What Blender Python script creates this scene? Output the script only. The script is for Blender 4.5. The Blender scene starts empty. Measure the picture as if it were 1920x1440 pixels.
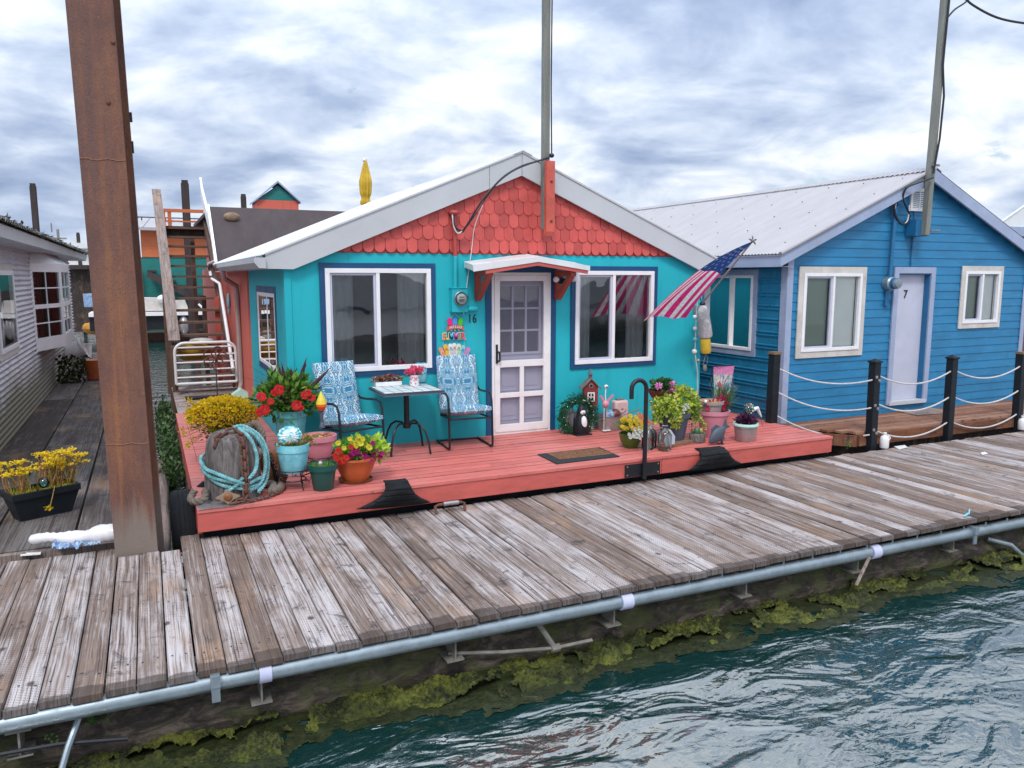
import bpy, math, random
from mathutils import Vector as V, Matrix
R=math.radians
random.seed(7)
S=bpy.context.scene
COL=S.collection
# ---------------------------------------------------------------- camera
CAMH=2.40; YAW=25.0; PITCH=7.82; FPX=1459.0
cam=bpy.data.objects.new('camera',bpy.data.cameras.new('camera')); COL.objects.link(cam)
cam.data.sensor_width=36; cam.data.lens=36*FPX/1920; cam.data.clip_end=3000; cam.data.clip_start=.05
cam.location=(0,0,CAMH); cam.rotation_euler=(R(90-PITCH),0,R(-YAW))
S.camera=cam
# pixel of the photograph + a known real plane -> the place of a thing in metres
_cy,_sy,_cp,_sp=math.cos(R(YAW)),math.sin(R(YAW)),math.cos(R(PITCH)),math.sin(R(PITCH))
_f=V((_sy*_cp,_cy*_cp,-_sp)); _r=V((_cy,-_sy,0)); _u=_r.cross(_f); _C=V((0,0,CAMH))
def _ray(x,y): return _f+_r*((x-960)/FPX)-_u*((y-720)/FPX)
def pz(x,y,z): d=_ray(x,y); return _C+d*((z-CAMH)/d.z)
def py(x,y,Y): d=_ray(x,y); return _C+d*(Y/d.y)
def px(x,y,X): d=_ray(x,y); return _C+d*(X/d.x)
def ppm(p): return FPX/((V(p)-_C).dot(_f))
# ---------------------------------------------------------------- light
SUN_EL,SUN_AZ=52,-150      # azimuth: degrees from +Y towards +X (behind the viewer, to the left)
S.view_settings.view_transform='Standard'; S.view_settings.look='None'; S.view_settings.exposure=0.36; S.view_settings.gamma=1
sun=bpy.data.objects.new('sun',bpy.data.lights.new('sun','SUN')); COL.objects.link(sun)
sun.data.energy=1.5; sun.data.angle=R(14); sun.data.color=(1,.95,.88)
sd=V((math.sin(R(SUN_AZ))*math.cos(R(SUN_EL)),math.cos(R(SUN_AZ))*math.cos(R(SUN_EL)),math.sin(R(SUN_EL))))
sun.rotation_euler=sd.to_track_quat('Z','Y').to_euler()
W=bpy.data.worlds.new('World'); S.world=W; W.use_nodes=True
nt=W.node_tree; nt.nodes.clear()
def N(t,typ,**kw):
    n=t.nodes.new(typ)
    for k,v in kw.items(): setattr(n,k,v)
    return n
def L(t,a,b): t.links.new(a,b)
def mth(t,op,a,b=None,c=None):
    n=N(t,'ShaderNodeMath',operation=op)
    for i,q in enumerate((a,b,c)):
        if q is None: continue
        if isinstance(q,(int,float)): n.inputs[i].default_value=q
        else: L(t,q,n.inputs[i])
    return n.outputs[0]
def ramp(t,fac,stops,interp='LINEAR'):
    n=N(t,'ShaderNodeValToRGB'); n.color_ramp.interpolation=interp
    e=n.color_ramp.elements
    while len(e)<len(stops): e.new(0.5)
    for k,(p,c) in enumerate(stops):
        e[k].position=p; e[k].color=(c if hasattr(c,'__len__') else (c,c,c))+((1,) if (not hasattr(c,'__len__') or len(c)==3) else ())
    if fac is not None: L(t,fac,n.inputs[0])
    return n.outputs[0]
def mixc(t,fac,a,b,mode='MIX'):
    n=N(t,'ShaderNodeMix',data_type='RGBA',blend_type=mode,clamp_factor=True)
    for s,q in ((n.inputs[0],fac),(n.inputs[6],a),(n.inputs[7],b)):
        if isinstance(q,(int,float)): s.default_value=q if s==n.inputs[0] else (q,q,q,1)
        elif isinstance(q,tuple): s.default_value=q if len(q)==4 else q+(1,)
        else: L(t,q,s)
    return n.outputs[2]
def noise(t,vec,scale,detail=4,rough=.55,dist=0,out=0):
    n=N(t,'ShaderNodeTexNoise'); n.inputs['Scale'].default_value=scale; n.inputs['Detail'].default_value=detail
    n.inputs['Roughness'].default_value=rough; n.inputs['Distortion'].default_value=dist
    if vec is not None: L(t,vec,n.inputs['Vector'])
    return n.outputs[out]
def mapping(t,vec,sc=(1,1,1),loc=(0,0,0),rot=(0,0,0)):
    n=N(t,'ShaderNodeMapping'); n.inputs['Scale'].default_value=sc; n.inputs['Location'].default_value=loc; n.inputs['Rotation'].default_value=rot
    L(t,vec,n.inputs['Vector']); return n.outputs[0]
# sky: Nishita above, a broken deck of stratocumulus below it
tc=N(nt,'ShaderNodeTexCoord').outputs['Generated']
sx=N(nt,'ShaderNodeSeparateXYZ'); L(nt,tc,sx.inputs[0])
zz=mth(nt,'MAXIMUM',sx.outputs[2],0.0)
den=mth(nt,'ADD',zz,0.30)
cb=N(nt,'ShaderNodeCombineXYZ'); L(nt,mth(nt,'DIVIDE',sx.outputs[0],den),cb.inputs[0]); L(nt,mth(nt,'DIVIDE',sx.outputs[1],den),cb.inputs[1])
uv=mapping(nt,cb.outputs[0],sc=(1,1,1),loc=(3.1,1.7,0),rot=(0,0,R(25)))
uvs=mapping(nt,uv,sc=(1.15,1.35,1),rot=(0,0,R(-14)))
big=noise(nt,uvs,.80,3,.5,.35)
med=noise(nt,uvs,2.35,8,.53,.35)
fine=noise(nt,uvs,6,5,.55,.3)
cl=mth(nt,'ADD',mth(nt,'MULTIPLY',big,.40),mth(nt,'ADD',mth(nt,'MULTIPLY',med,.48),mth(nt,'MULTIPLY',fine,.12)))
cc=ramp(nt,cl,[(.36,(.27,.35,.53)),(.425,(.38,.47,.65)),(.475,(.53,.62,.78)),(.52,(.71,.78,.885)),(.565,(.90,.935,.98)),(.61,(1.03,1.03,1.02))])
lift=mth(nt,'ADD',.85,mth(nt,'MULTIPLY',mth(nt,'POWER',zz,1.5),1.15))
hz=ramp(nt,zz,[(0,1),(.10,0)])
cc=mixc(nt,mth(nt,'MULTIPLY',hz,.35),cc,(.70,.80,.97))
cm=N(nt,'ShaderNodeVectorMath',operation='SCALE'); L(nt,cc,cm.inputs[0]); L(nt,lift,cm.inputs['Scale'])
sky=N(nt,'ShaderNodeTexSky',sky_type='NISHITA'); sky.sun_disc=False; sky.sun_elevation=R(SUN_EL); sky.sun_rotation=R(SUN_AZ)
bs=N(nt,'ShaderNodeBackground'); L(nt,sky.outputs[0],bs.inputs[0]); bs.inputs[1].default_value=.1
bc=N(nt,'ShaderNodeBackground'); L(nt,cm.outputs[0],bc.inputs[0]); bc.inputs[1].default_value=1.0
gap=noise(nt,mapping(nt,uvs,loc=(5.2,8.1,0)),2.6,6,.6,.3)
cov=ramp(nt,gap,[(.30,.25),(.36,1.0)])
mx=N(nt,'ShaderNodeMixShader'); L(nt,cov,mx.inputs[0]); L(nt,bs.outputs[0],mx.inputs[1]); L(nt,bc.outputs[0],mx.inputs[2])
wo=N(nt,'ShaderNodeOutputWorld'); L(nt,mx.outputs[0],wo.inputs[0])
# ---------------------------------------------------------------- mesh helper
class MB:
    def __init__(s): s.v=[];s.f=[];s.m=[];s.c=[];s.r=[];s.mi=0;s.col=(1,1,1);s.rnd=0.0
    def add(s,vs,fs):
        b=len(s.v); s.v+= [tuple(q) for q in vs]
        for f in fs: s.f.append([b+i for i in f]); s.m.append(s.mi); s.c.append(s.col); s.r.append(s.rnd)
        return s
    def box(s,x0,x1,y0,y1,z0,z1,T=None):
        vs=[(x,y,z) for x in (x0,x1) for y in (y0,y1) for z in (z0,z1)]
        if T: vs=[T(*q) for q in vs]
        return s.add(vs,[(0,1,3,2),(4,6,7,5),(0,4,5,1),(2,3,7,6),(0,2,6,4),(1,5,7,3)])
    def bar(s,a,b,w,h,up=(0,0,1)):
        a,b=V(a),V(b); d=(b-a).normalized(); sd_=d.cross(V(up))
        if sd_.length<1e-4: sd_=d.cross(V((1,0,0)))
        sd_.normalize(); u_=sd_.cross(d)
        vs=[p+sd_*(i*w/2)+u_*(j*h/2) for p in (a,b) for i in (-1,1) for j in (-1,1)]
        return s.add(vs,[(0,1,3,2),(4,6,7,5),(0,4,5,1),(2,3,7,6),(0,2,6,4),(1,5,7,3)])
    def ext(s,poly,fn):
        """poly: 2D outline; fn(u,w,k) -> 3D for the two caps k=0,1"""
        n=len(poly); vs=[fn(u,w,0) for u,w in poly]+[fn(u,w,1) for u,w in poly]
        return s.add(vs,[list(range(n)),list(range(2*n-1,n-1,-1))]+[(i,(i+1)%n,n+(i+1)%n,n+i) for i in range(n)])
    def tube(s,pts,r,n=8,closed=False,caps=True):
        pts=[V(p) for p in pts]; m=len(pts); rr=r if hasattr(r,'__len__') else [r]*m
        up=None; rings=[]
        for i in range(m):
            if closed: d=pts[(i+1)%m]-pts[i-1]
            else: d=pts[min(i+1,m-1)]-pts[max(i-1,0)]
            d.normalize()
            if up is None:
                up=d.orthogonal().normalized()
            else:
                up=(up-d*up.dot(d))
                up=up.normalized() if up.length>1e-5 else d.orthogonal().normalized()
            w=d.cross(up)
            rings.append([pts[i]+(up*math.cos(a)+w*math.sin(a))*rr[i] for a in [2*math.pi*k/n for k in range(n)]])
        vs=[q for g in rings for q in g]; fs=[]
        for i in range(m if closed else m-1):
            j=(i+1)%m
            for k in range(n): fs.append((i*n+k,i*n+(k+1)%n,j*n+(k+1)%n,j*n+k))
        if caps and not closed: fs+= [list(range(n-1,-1,-1)),list(range((m-1)*n,m*n))]
        return s.add(vs,fs)
    def lathe(s,prof,c=(0,0,0),n=28,M=None,sq=None):
        vs=[];fs=[]
        for r,z in prof:
            for k in range(n):
                a=2*math.pi*k/n; p=V((r*math.cos(a),r*math.sin(a),z))
                if M: p=M@p
                vs.append(p+V(c))
        for i in range(len(prof)-1):
            for k in range(n): fs.append((i*n+k,i*n+(k+1)%n,(i+1)*n+(k+1)%n,(i+1)*n+k))
        return s.add(vs,fs)
    def ell(s,c,rx,ry=None,rz=None,n=14,m=9,M=None,jit=0):
        ry=rx if ry is None else ry; rz=rx if rz is None else rz
        vs=[];fs=[]
        for i in range(m+1):
            t=math.pi*i/m
            for k in range(n):
                a=2*math.pi*k/n; p=V((rx*math.sin(t)*math.cos(a),ry*math.sin(t)*math.sin(a),-rz*math.cos(t)))
                if jit: p*=1+random.uniform(-jit,jit)
                if M: p=M@p
                vs.append(p+V(c))
        for i in range(m):
            for k in range(n): fs.append((i*n+k,i*n+(k+1)%n,(i+1)*n+(k+1)%n,(i+1)*n+k))
        return s.add(vs,fs)
    def grid(s,fn,nu,nv,cf=None,closed=False):
        b=len(s.v); s.v+=[tuple(fn(i/nu,j/nv)) for i in range(nu+1) for j in range(nv+1)]
        for i in range(nu):
            for j in range(nv):
                s.f.append([b+i*(nv+1)+j,b+(i+1)*(nv+1)+j,b+(i+1)*(nv+1)+j+1,b+i*(nv+1)+j+1])
                s.m.append(s.mi); s.c.append(cf((i+.5)/nu,(j+.5)/nv) if cf else s.col); s.r.append(s.rnd)
        return s
    def leaf(s,p,d,nrm,l,w,fold=.15):
        p,d,nrm=V(p),V(d).normalized(),V(nrm); sd_=d.cross(nrm)
        if sd_.length<1e-3: sd_=d.orthogonal()
        sd_.normalize(); nn=sd_.cross(d)
        m=p+d*(l*.45)
        return s.add([p,m+sd_*(w/2)+nn*(fold*w),p+d*l,m-sd_*(w/2)+nn*(fold*w)],[(0,1,2),(0,2,3)])
    def build(s,name,mats,parent=None,loc=None,smooth=True,ang=38,bevel=0,solid=0,sub=0):
        o0=V((0,0,0))
        if parent is not None:
            q=parent
            while q is not None: o0+=q.location; q=q.parent
        elif loc is not None: o0=V(loc)
        me=bpy.data.meshes.new(name); me.from_pydata([tuple(V(q)-o0) for q in s.v],[],s.f); 
        if not isinstance(mats,(list,tuple)): mats=[mats]
        for m in mats: me.materials.append(m)
        me.polygons.foreach_set('material_index',s.m)
        ca=me.attributes.new('fc','FLOAT_COLOR','FACE'); fl=[]
        for c in s.c: fl+= [c[0],c[1],c[2],1]
        ca.data.foreach_set('color',fl)
        ra=me.attributes.new('rnd','FLOAT','FACE'); ra.data.foreach_set('value',[float(q) for q in s.r])
        if smooth:
            me.polygons.foreach_set('use_smooth',[True]*len(me.polygons)); me.set_sharp_from_angle(angle=R(ang))
        me.update()
        o=bpy.data.objects.new(name,me); COL.objects.link(o)
        if parent is not None: o.parent=parent
        elif loc is not None: o.location=o0
        if solid:
            k=o.modifiers.new('solid','SOLIDIFY'); k.thickness=solid; k.offset=0
        if bevel:
            k=o.modifiers.new('bevel','BEVEL'); k.width=bevel; k.segments=2; k.limit_method='ANGLE'; k.angle_limit=R(50)
        if sub:
            k=o.modifiers.new('sub','SUBSURF'); k.levels=sub; k.render_levels=sub
        return o
def tag(o,label,cat,group=None,kind=None):
    if label: o['label']=label
    if cat: o['category']=cat
    if group: o['group']=group
    if kind: o['kind']=kind
    return o
def struct(o): o['kind']='structure'; return o
def empty(name,loc,label=None,cat=None,group=None):
    o=bpy.data.objects.new(name,None); COL.objects.link(o); o.location=V(loc); o.empty_display_size=.2
    return tag(o,label,cat,group)
def dup(o,parent=None):
    c=o.copy(); COL.objects.link(c)
    if parent is not None: c.parent=parent
    for ch in list(o.children): dup(ch,c)
    return c
def inst(o,parent,loc,rot=(0,0,0),sc=1):
    """a further copy of a small part, same mesh, under the same thing"""
    c=o.copy(); COL.objects.link(c); c.parent=parent; c.location=V(loc); c.rotation_euler=rot; c.scale=(sc,sc,sc) if not hasattr(sc,'__len__') else sc
    return c
def rc(c,a=.12):
    k=1+random.uniform(-a,a); return tuple(max(0,min(1,q*k*(1+random.uniform(-a*.4,a*.4)))) for q in c)
def text(body,size,ext,T,fn='text',off=0.0):
    """lettering as mesh: list of (verts, faces); T maps (u,w,n) to the world"""
    cu=bpy.data.curves.new(fn,'FONT'); cu.body=body; cu.size=size; cu.extrude=ext; cu.offset=off; cu.align_x='CENTER'; cu.align_y='CENTER'; cu.resolution_u=3
    ob=bpy.data.objects.new(fn,cu); COL.objects.link(ob)
    dg=bpy.context.evaluated_depsgraph_get(); me=bpy.data.meshes.new_from_object(ob.evaluated_get(dg))
    vs=[T(q.co.x,q.co.y,q.co.z) for q in me.vertices]; fs=[list(p.vertices) for p in me.polygons]
    bpy.data.objects.remove(ob); bpy.data.curves.remove(cu); bpy.data.meshes.remove(me)
    return vs,fs
# ---------------------------------------------------------------- materials
def newmat(name):
    m=bpy.data.materials.new(name); m.use_nodes=True; t=m.node_tree; t.nodes.clear()
    o=N(t,'ShaderNodeOutputMaterial'); b=N(t,'ShaderNodeBsdfPrincipled'); L(t,b.outputs[0],o.inputs[0])
    return m,t,b,o
def objc(t): return N(t,'ShaderNodeTexCoord').outputs['Object']
def attr(t,n,fac=False):
    a=N(t,'ShaderNodeAttribute',attribute_name=n); return a.outputs['Fac' if fac else 'Color']
def setc(t,s,c):
    if isinstance(c,tuple): s.default_value=c+(1,) if len(c)==3 else c
    else: L(t,c,s)
def bump(t,b,h,st=.3,dist=.02):
    n=N(t,'ShaderNodeBump'); n.inputs['Strength'].default_value=st; n.inputs['Distance'].default_value=dist
    L(t,h,n.inputs['Height']); L(t,n.outputs[0],b.inputs['Normal']); return n
def shinglemat():
    m,t,b,o=newmat('coral_shingle_paint'); P=objc(t); rn=attr(t,'rnd',True); c=(.62,.092,.080)
    n1=noise(t,P,5,6,.65); col=ramp(t,n1,[(.3,tuple(q*.86 for q in c)),(.7,tuple(min(1,q*1.1) for q in c))]); col=mixc(t,1.0,col,ramp(t,rn,[(0,(.70,.70,.72)),(.5,(.95,.95,.95)),(1,(1.0,1.12,1.12))]),'MULTIPLY')
    st=noise(t,mapping(t,P,sc=(6,6,1.2)),1.3,7,.7); col=mixc(t,ramp(t,st,[(.56,0),(.75,.45)]),col,(.36,.05,.045)); ch=noise(t,P,32,4,.7); col=mixc(t,ramp(t,ch,[(.70,0),(.71,.9)]),col,(.62,.42,.38))
    setc(t,b.inputs['Base Color'],col); b.inputs['Roughness'].default_value=.55; bump(t,b,mth(t,'ADD',n1,noise(t,mapping(t,P,sc=(60,60,6)),1,4)),.3,.006); return m
def paint(name,c,rough=.5,var=.12,vs=3.0,bs=60,bst=.12,dirt=None,dirtamt=.3,metal=0,useattr=False,stretch=(1,1,1),chips=None,spec=.5):
    """a plain surface with uneven tone, slight relief and, if asked, grime or bare chips"""
    m,t,b,o=newmat(name); P=mapping(t,objc(t),sc=stretch)
    base=attr(t,'fc') if useattr else None
    n1=noise(t,P,vs,6,.6); 
    lo=tuple(q*(1-var) for q in c); hi=tuple(min(1,q*(1+var)) for q in c)
    col=ramp(t,n1,[(.3,lo),(.7,hi)])
    if base is not None: col=mixc(t,1.0,base,ramp(t,n1,[(.3,1-var),(.7,1.0)]),'MULTIPLY')
    if dirt:
        n2=noise(t,P,vs*2.3,8,.68,.4); col=mixc(t,mth(t,'MULTIPLY',ramp(t,n2,[(.5,0),(.72,1)]),dirtamt),col,dirt)
    if chips:
        n3=noise(t,mapping(t,P,loc=(4,2,9)),vs*9,5,.7); col=mixc(t,ramp(t,n3,[(.70,0),(.715,1)]),col,chips)
    setc(t,b.inputs['Base Color'],col)
    rr=ramp(t,noise(t,P,vs*4,4),[(.3,max(.02,rough-.08)),(.7,min(1,rough+.1))]); L(t,rr,b.inputs['Roughness'])
    b.inputs['Metallic'].default_value=metal; b.inputs['Specular IOR Level'].default_value=spec
    if bst: bump(t,b,noise(t,P,bs,3,.6),bst,.01)
    return m
def leafmat(name,trans=.3,rough=.5):
    m,t,b,o=newmat(name); c=mixc(t,1.0,attr(t,'fc'),ramp(t,noise(t,objc(t),30,3),[(.3,.72),(.7,1.1)]),'MULTIPLY')
    setc(t,b.inputs['Base Color'],c); b.inputs['Roughness'].default_value=rough; b.inputs['Specular IOR Level'].default_value=.3
    tr=N(t,'ShaderNodeBsdfTranslucent'); L(t,c,tr.inputs[0]); mx=N(t,'ShaderNodeMixShader'); mx.inputs[0].default_value=trans
    L(t,b.outputs[0],mx.inputs[1]); L(t,tr.outputs[0],mx.inputs[2]); L(t,mx.outputs[0],o.inputs[0]); return m
MAT={}
def weathered(name,cols,along='y',pale=(.52,.49,.505),paleamt=1.0,dots=True,endY=None,rough=.85):
    """bare planks: grain along the board, bleached and stained patches, knots, anti-slip incisions"""
    m,t,b,o=newmat(name); oc=objc(t); rn=attr(t,'rnd',True)
    sh=N(t,'ShaderNodeCombineXYZ'); L(t,mth(t,'MULTIPLY',rn,37.0),sh.inputs[0]); L(t,mth(t,'MULTIPLY',rn,91.0),sh.inputs[1])
    va=N(t,'ShaderNodeVectorMath',operation='ADD'); L(t,oc,va.inputs[0]); L(t,sh.outputs[0],va.inputs[1]); P=va.outputs[0]
    if along=='x': P=mapping(t,P,rot=(0,0,R(90)))
    wob=noise(t,mapping(t,P,sc=(1.5,1.1,1)),2.0,2); 
    g0=N(t,'ShaderNodeVectorMath',operation='ADD'); L(t,P,g0.inputs[0]); wv=N(t,'ShaderNodeCombineXYZ'); L(t,mth(t,'MULTIPLY',wob,.022),wv.inputs[0]); L(t,wv.outputs[0],g0.inputs[1])
    grain=noise(t,mapping(t,g0.outputs[0],sc=(84,1.2,4)),1,5,.70,.12)
    grain2=noise(t,mapping(t,g0.outputs[0],sc=(30,.8,4)),1,4,.6,.2)
    blot=noise(t,mapping(t,P,sc=(2.6,.75,1)),1.6,8,.66,.5)
    col=ramp(t,grain2,[(.25,cols[0]),(.5,cols[1]),(.75,cols[2])])
    tone=mixc(t,.72,(.5,.5,.5),ramp(t,rn,[(0,(.33,.27,.24)),(.35,(.52,.47,.45)),(.7,(.42,.38,.37)),(1,(.66,.63,.63))]))
    col=mixc(t,1.0,col,tone,'MULTIPLY'); col=mixc(t,1.0,col,2.0,'MULTIPLY')
    fib=noise(t,mapping(t,g0.outputs[0],sc=(48,.55,4),loc=(6,2,0)),1,4,.6,.2)
    pm=mth(t,'ADD',mth(t,'MULTIPLY',blot,.40),mth(t,'ADD',mth(t,'MULTIPLY',grain,.26),mth(t,'ADD',mth(t,'MULTIPLY',fib,.30),mth(t,'MULTIPLY',mth(t,'SUBTRACT',rn,.55),.10))))
    col=mixc(t,mth(t,'MULTIPLY',ramp(t,pm,[(.45,0),(.565,.80)]),paleamt),col,pale)
    # stains
    st=noise(t,mapping(t,P,sc=(4,3.2,1),loc=(7,3,1)),1.4,9,.75,.6)
    col=mixc(t,ramp(t,st,[(.56,0),(.66,.8)]),col,(.035,.03,.034))
    # warm tan / rusty tint
    wn=noise(t,mapping(t,P,sc=(2,.9,1),loc=(1,8,2)),1.1,4,.6)
    col=mixc(t,ramp(t,wn,[(.55,0),(.68,.35)]),col,(.40,.24,.14))
    # dark grain lines
    col=mixc(t,ramp(t,grain,[(.36,.80),(.47,0)]),col,(.045,.034,.034))
    # knots
    vo=N(t,'ShaderNodeTexVoronoi'); vo.inputs['Scale'].default_value=1; L(t,mapping(t,P,sc=(2.4,1.7,1)),vo.inputs['Vector'])
    col=mixc(t,ramp(t,vo.outputs['Distance'],[(.035,.85),(.075,0)]),col,(.05,.03,.025))
    if endY is not None:
        s3=N(t,'ShaderNodeSeparateXYZ'); L(t,oc,s3.inputs[0]); ed=mth(t,'ADD',s3.outputs[1],mth(t,'MULTIPLY',mth(t,'SUBTRACT',mth(t,'ADD',blot,rn),.9),.10))
        col=mixc(t,ramp(t,ed,[(.085,.72),(.10,0)]),col,(.05,.038,.035))
    s2=N(t,'ShaderNodeSeparateXYZ'); L(t,P,s2.inputs[0])
    h=mth(t,'ADD',mth(t,'MULTIPLY',grain,.6),mth(t,'MULTIPLY',blot,.25))
    if dots:
        fx=mth(t,'SINE',mth(t,'MULTIPLY',s2.outputs[0],2*math.pi/.016)); row=mth(t,'FLOOR',mth(t,'DIVIDE',s2.outputs[0],.016))
        fy=mth(t,'SINE',mth(t,'ADD',mth(t,'MULTIPLY',s2.outputs[1],2*math.pi/.030),mth(t,'MULTIPLY',row,2.0)))
        dm=mth(t,'MULTIPLY',ramp(t,mth(t,'MULTIPLY',mth(t,'MAXIMUM',fx,0),mth(t,'MAXIMUM',fy,0)),[(.35,0),(.6,1)]),ramp(t,noise(t,mapping(t,P,sc=(2,1,1),loc=(3,3,3)),1.1,3),[(.42,.15),(.56,.95)]))
        col=mixc(t,mth(t,'MULTIPLY',dm,.85),col,(.05,.038,.038)); h=mth(t,'SUBTRACT',h,mth(t,'MULTIPLY',dm,.4))
    setc(t,b.inputs['Base Color'],col); b.inputs['Roughness'].default_value=rough; b.inputs['Specular IOR Level'].default_value=.25
    bump(t,b,h,.55,.006); return m
MAT['dockwood']=weathered('bleached_dock_planks',[(.118,.092,.080),(.21,.170,.150),(.325,.280,.252)],endY=0)
MAT['darkwood']=weathered('old_dark_planks',[(.035,.03,.03),(.065,.056,.055),(.10,.088,.084)],pale=(.32,.30,.29),paleamt=.42,dots=False)
MAT['brownwood']=weathered('brown_stained_planks',[(.15,.062,.035),(.25,.11,.062),(.32,.16,.10)],pale=(.42,.33,.28),paleamt=.45,dots=False)
MAT['brownwoodx']=weathered('brown_stained_deck',[(.15,.062,.035),(.25,.11,.062),(.32,.16,.10)],along='x',pale=(.42,.33,.28),paleamt=.45,dots=False)
MAT['graywood']=weathered('grey_bare_wood',[(.22,.19,.18),(.32,.28,.27),(.42,.38,.37)],pale=(.5,.47,.47),paleamt=.5,dots=False,along='y')
MAT['polewood']=paint('weathered_green_grey_post',(.20,.21,.19),.8,.25,2.5,40,.3,(.10,.09,.07),.5,stretch=(6,6,.6))
MAT['treadwood']=paint('stair_brown_wood',(.13,.075,.055),.7,.3,5,60,.3,(.05,.03,.03),.5,stretch=(1,6,6))
def deckpaint(name,c):
    m,t,b,o=newmat(name); oc=objc(t); rn=attr(t,'rnd',True)
    P=oc; n1=noise(t,mapping(t,P,sc=(1.2,3,3)),2,7,.65,.3)
    col=ramp(t,n1,[(.3,tuple(q*.82 for q in c)),(.68,tuple(min(1,q*1.12) for q in c))])
    col=mixc(t,1.0,col,ramp(t,rn,[(0,.86),(1,1.08)]),'MULTIPLY')
    wr=noise(t,mapping(t,P,sc=(3,9,3),loc=(3,1,4)),1.7,9,.75,.5)
    col=mixc(t,ramp(t,wr,[(.57,0),(.70,.6)]),col,(.28,.10,.085))
    sc_=noise(t,mapping(t,P,sc=(9,28,9),loc=(3,1,4)),1.0,6,.7,.3)
    col=mixc(t,ramp(t,sc_,[(.62,0),(.67,.75)]),col,(.12,.06,.05))
    fade=noise(t,mapping(t,P,sc=(.6,.8,.6),loc=(1,6,2)),1.2,4,.6)
    col=mixc(t,ramp(t,fade,[(.45,0),(.7,.3)]),col,(.72,.36,.34))
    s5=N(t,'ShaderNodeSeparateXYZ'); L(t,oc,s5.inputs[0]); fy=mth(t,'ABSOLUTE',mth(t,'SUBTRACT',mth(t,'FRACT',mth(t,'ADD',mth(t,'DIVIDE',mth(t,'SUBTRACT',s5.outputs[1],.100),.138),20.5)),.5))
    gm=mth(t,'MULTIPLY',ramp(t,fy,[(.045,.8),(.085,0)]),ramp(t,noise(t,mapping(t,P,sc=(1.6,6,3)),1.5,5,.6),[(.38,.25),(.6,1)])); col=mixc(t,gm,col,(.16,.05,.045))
    setc(t,b.inputs['Base Color'],col); b.inputs['Roughness'].default_value=.5; b.inputs['Specular IOR Level'].default_value=.4
    bump(t,b,mth(t,'ADD',noise(t,mapping(t,P,sc=(4,40,40)),1,4,.6),wr),.25,.006); return m
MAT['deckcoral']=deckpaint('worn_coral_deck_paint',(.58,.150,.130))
MAT['fascia']=paint('coral_fascia_paint',(.52,.105,.088),.5,.16,2.0,70,.15,(.22,.06,.05),.4,chips=(.16,.07,.06),stretch=(1,1,4))
def stucco(name,c):
    m,t,b,o=newmat(name); P=objc(t)
    n1=noise(t,P,1.1,6,.6); col=ramp(t,n1,[(.3,tuple(q*.90 for q in c)),(.7,tuple(min(1,q*1.06) for q in c))])
    st=noise(t,mapping(t,P,sc=(5,5,.5)),1.2,7,.7); col=mixc(t,ramp(t,st,[(.54,0),(.78,.48)]),col,tuple(q*.62 for q in c))
    s4=N(t,'ShaderNodeSeparateXYZ'); L(t,P,s4.inputs[0]); jx=mth(t,'ABSOLUTE',mth(t,'SUBTRACT',mth(t,'FRACT',mth(t,'ADD',mth(t,'MULTIPLY',mth(t,'ADD',s4.outputs[0],mth(t,'MULTIPLY',noise(t,mapping(t,P,sc=(0,0,3)),1,2),.006)),1/1.22),20.37)),.5))
    col=mixc(t,mth(t,'MULTIPLY',ramp(t,jx,[(.0018,.5),(.0035,0)]),ramp(t,noise(t,P,2.5,3),[(.4,.2),(.6,1)])),col,tuple(q*.45 for q in c))
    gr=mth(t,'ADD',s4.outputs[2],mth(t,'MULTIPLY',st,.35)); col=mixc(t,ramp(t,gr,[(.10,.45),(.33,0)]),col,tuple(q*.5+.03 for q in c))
    sp=noise(t,P,23,3,.6); col=mixc(t,ramp(t,sp,[(.745,0),(.76,.6)]),col,tuple(min(1,q*1.2+.15) for q in c))
    setc(t,b.inputs['Base Color'],col); b.inputs['Roughness'].default_value=.62; b.inputs['Specular IOR Level'].default_value=.35
    h=mth(t,'ADD',noise(t,P,75,4,.6),mth(t,'MULTIPLY',noise(t,mapping(t,P,sc=(1,1,16)),3,4),.7)); bump(t,b,h,.28,.006); return m
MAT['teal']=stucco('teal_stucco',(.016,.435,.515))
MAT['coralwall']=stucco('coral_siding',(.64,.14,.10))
MAT['shingle']=shinglemat(); MAT['shingle0']=paint('coral_shingle_paint',(.62,.092,.080),.5,.12,4,60,.2,(.35,.05,.04),.35,chips=(.75,.5,.46))
MAT['navy']=paint('dark_blue_trim',(.004,.062,.17),.5,.12,3,60,.12,chips=(.25,.4,.5))
MAT['white']=paint('white_vinyl',(.80,.80,.83),.4,.04,3,40,.04,(.45,.40,.36),.16)
MAT['whitedoor']=paint('white_screen_door_paint',(.80,.79,.80),.5,.05,3,40,.08,(.40,.30,.25),.25,chips=(.42,.33,.3))
MAT['barge']=paint('pale_grey_metal_trim',(.50,.52,.55),.4,.05,1.2,30,.03,(.30,.30,.31),.14)
MAT['bargeblue']=paint('lavender_grey_paint',(.31,.37,.52),.5,.12,2,40,.1,(.2,.25,.4),.35)
MAT['redwood']=paint('brick_red_brackets',(.34,.055,.035),.5,.2,5,60,.15)
MAT['coralpost']=paint('coral_post_paint',(.55,.10,.07),.5,.2,4,60,.15,(.25,.05,.04),.4)
MAT['doorlav']=paint('lavender_grey_door',(.52,.52,.65),.45,.08,2,50,.05)
MAT['doorgrey']=paint('pale_lavender_door',(.50,.52,.64),.45,.06,2,120,.1,(.3,.3,.4),.2)
MAT['black']=paint('black_metal',(.011,.013,.017),.42,.3,6,60,.1,spec=.4)
MAT['blackplastic']=paint('black_plastic',(.010,.014,.019),.5,.25,6,60,.1,spec=.3)
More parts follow.
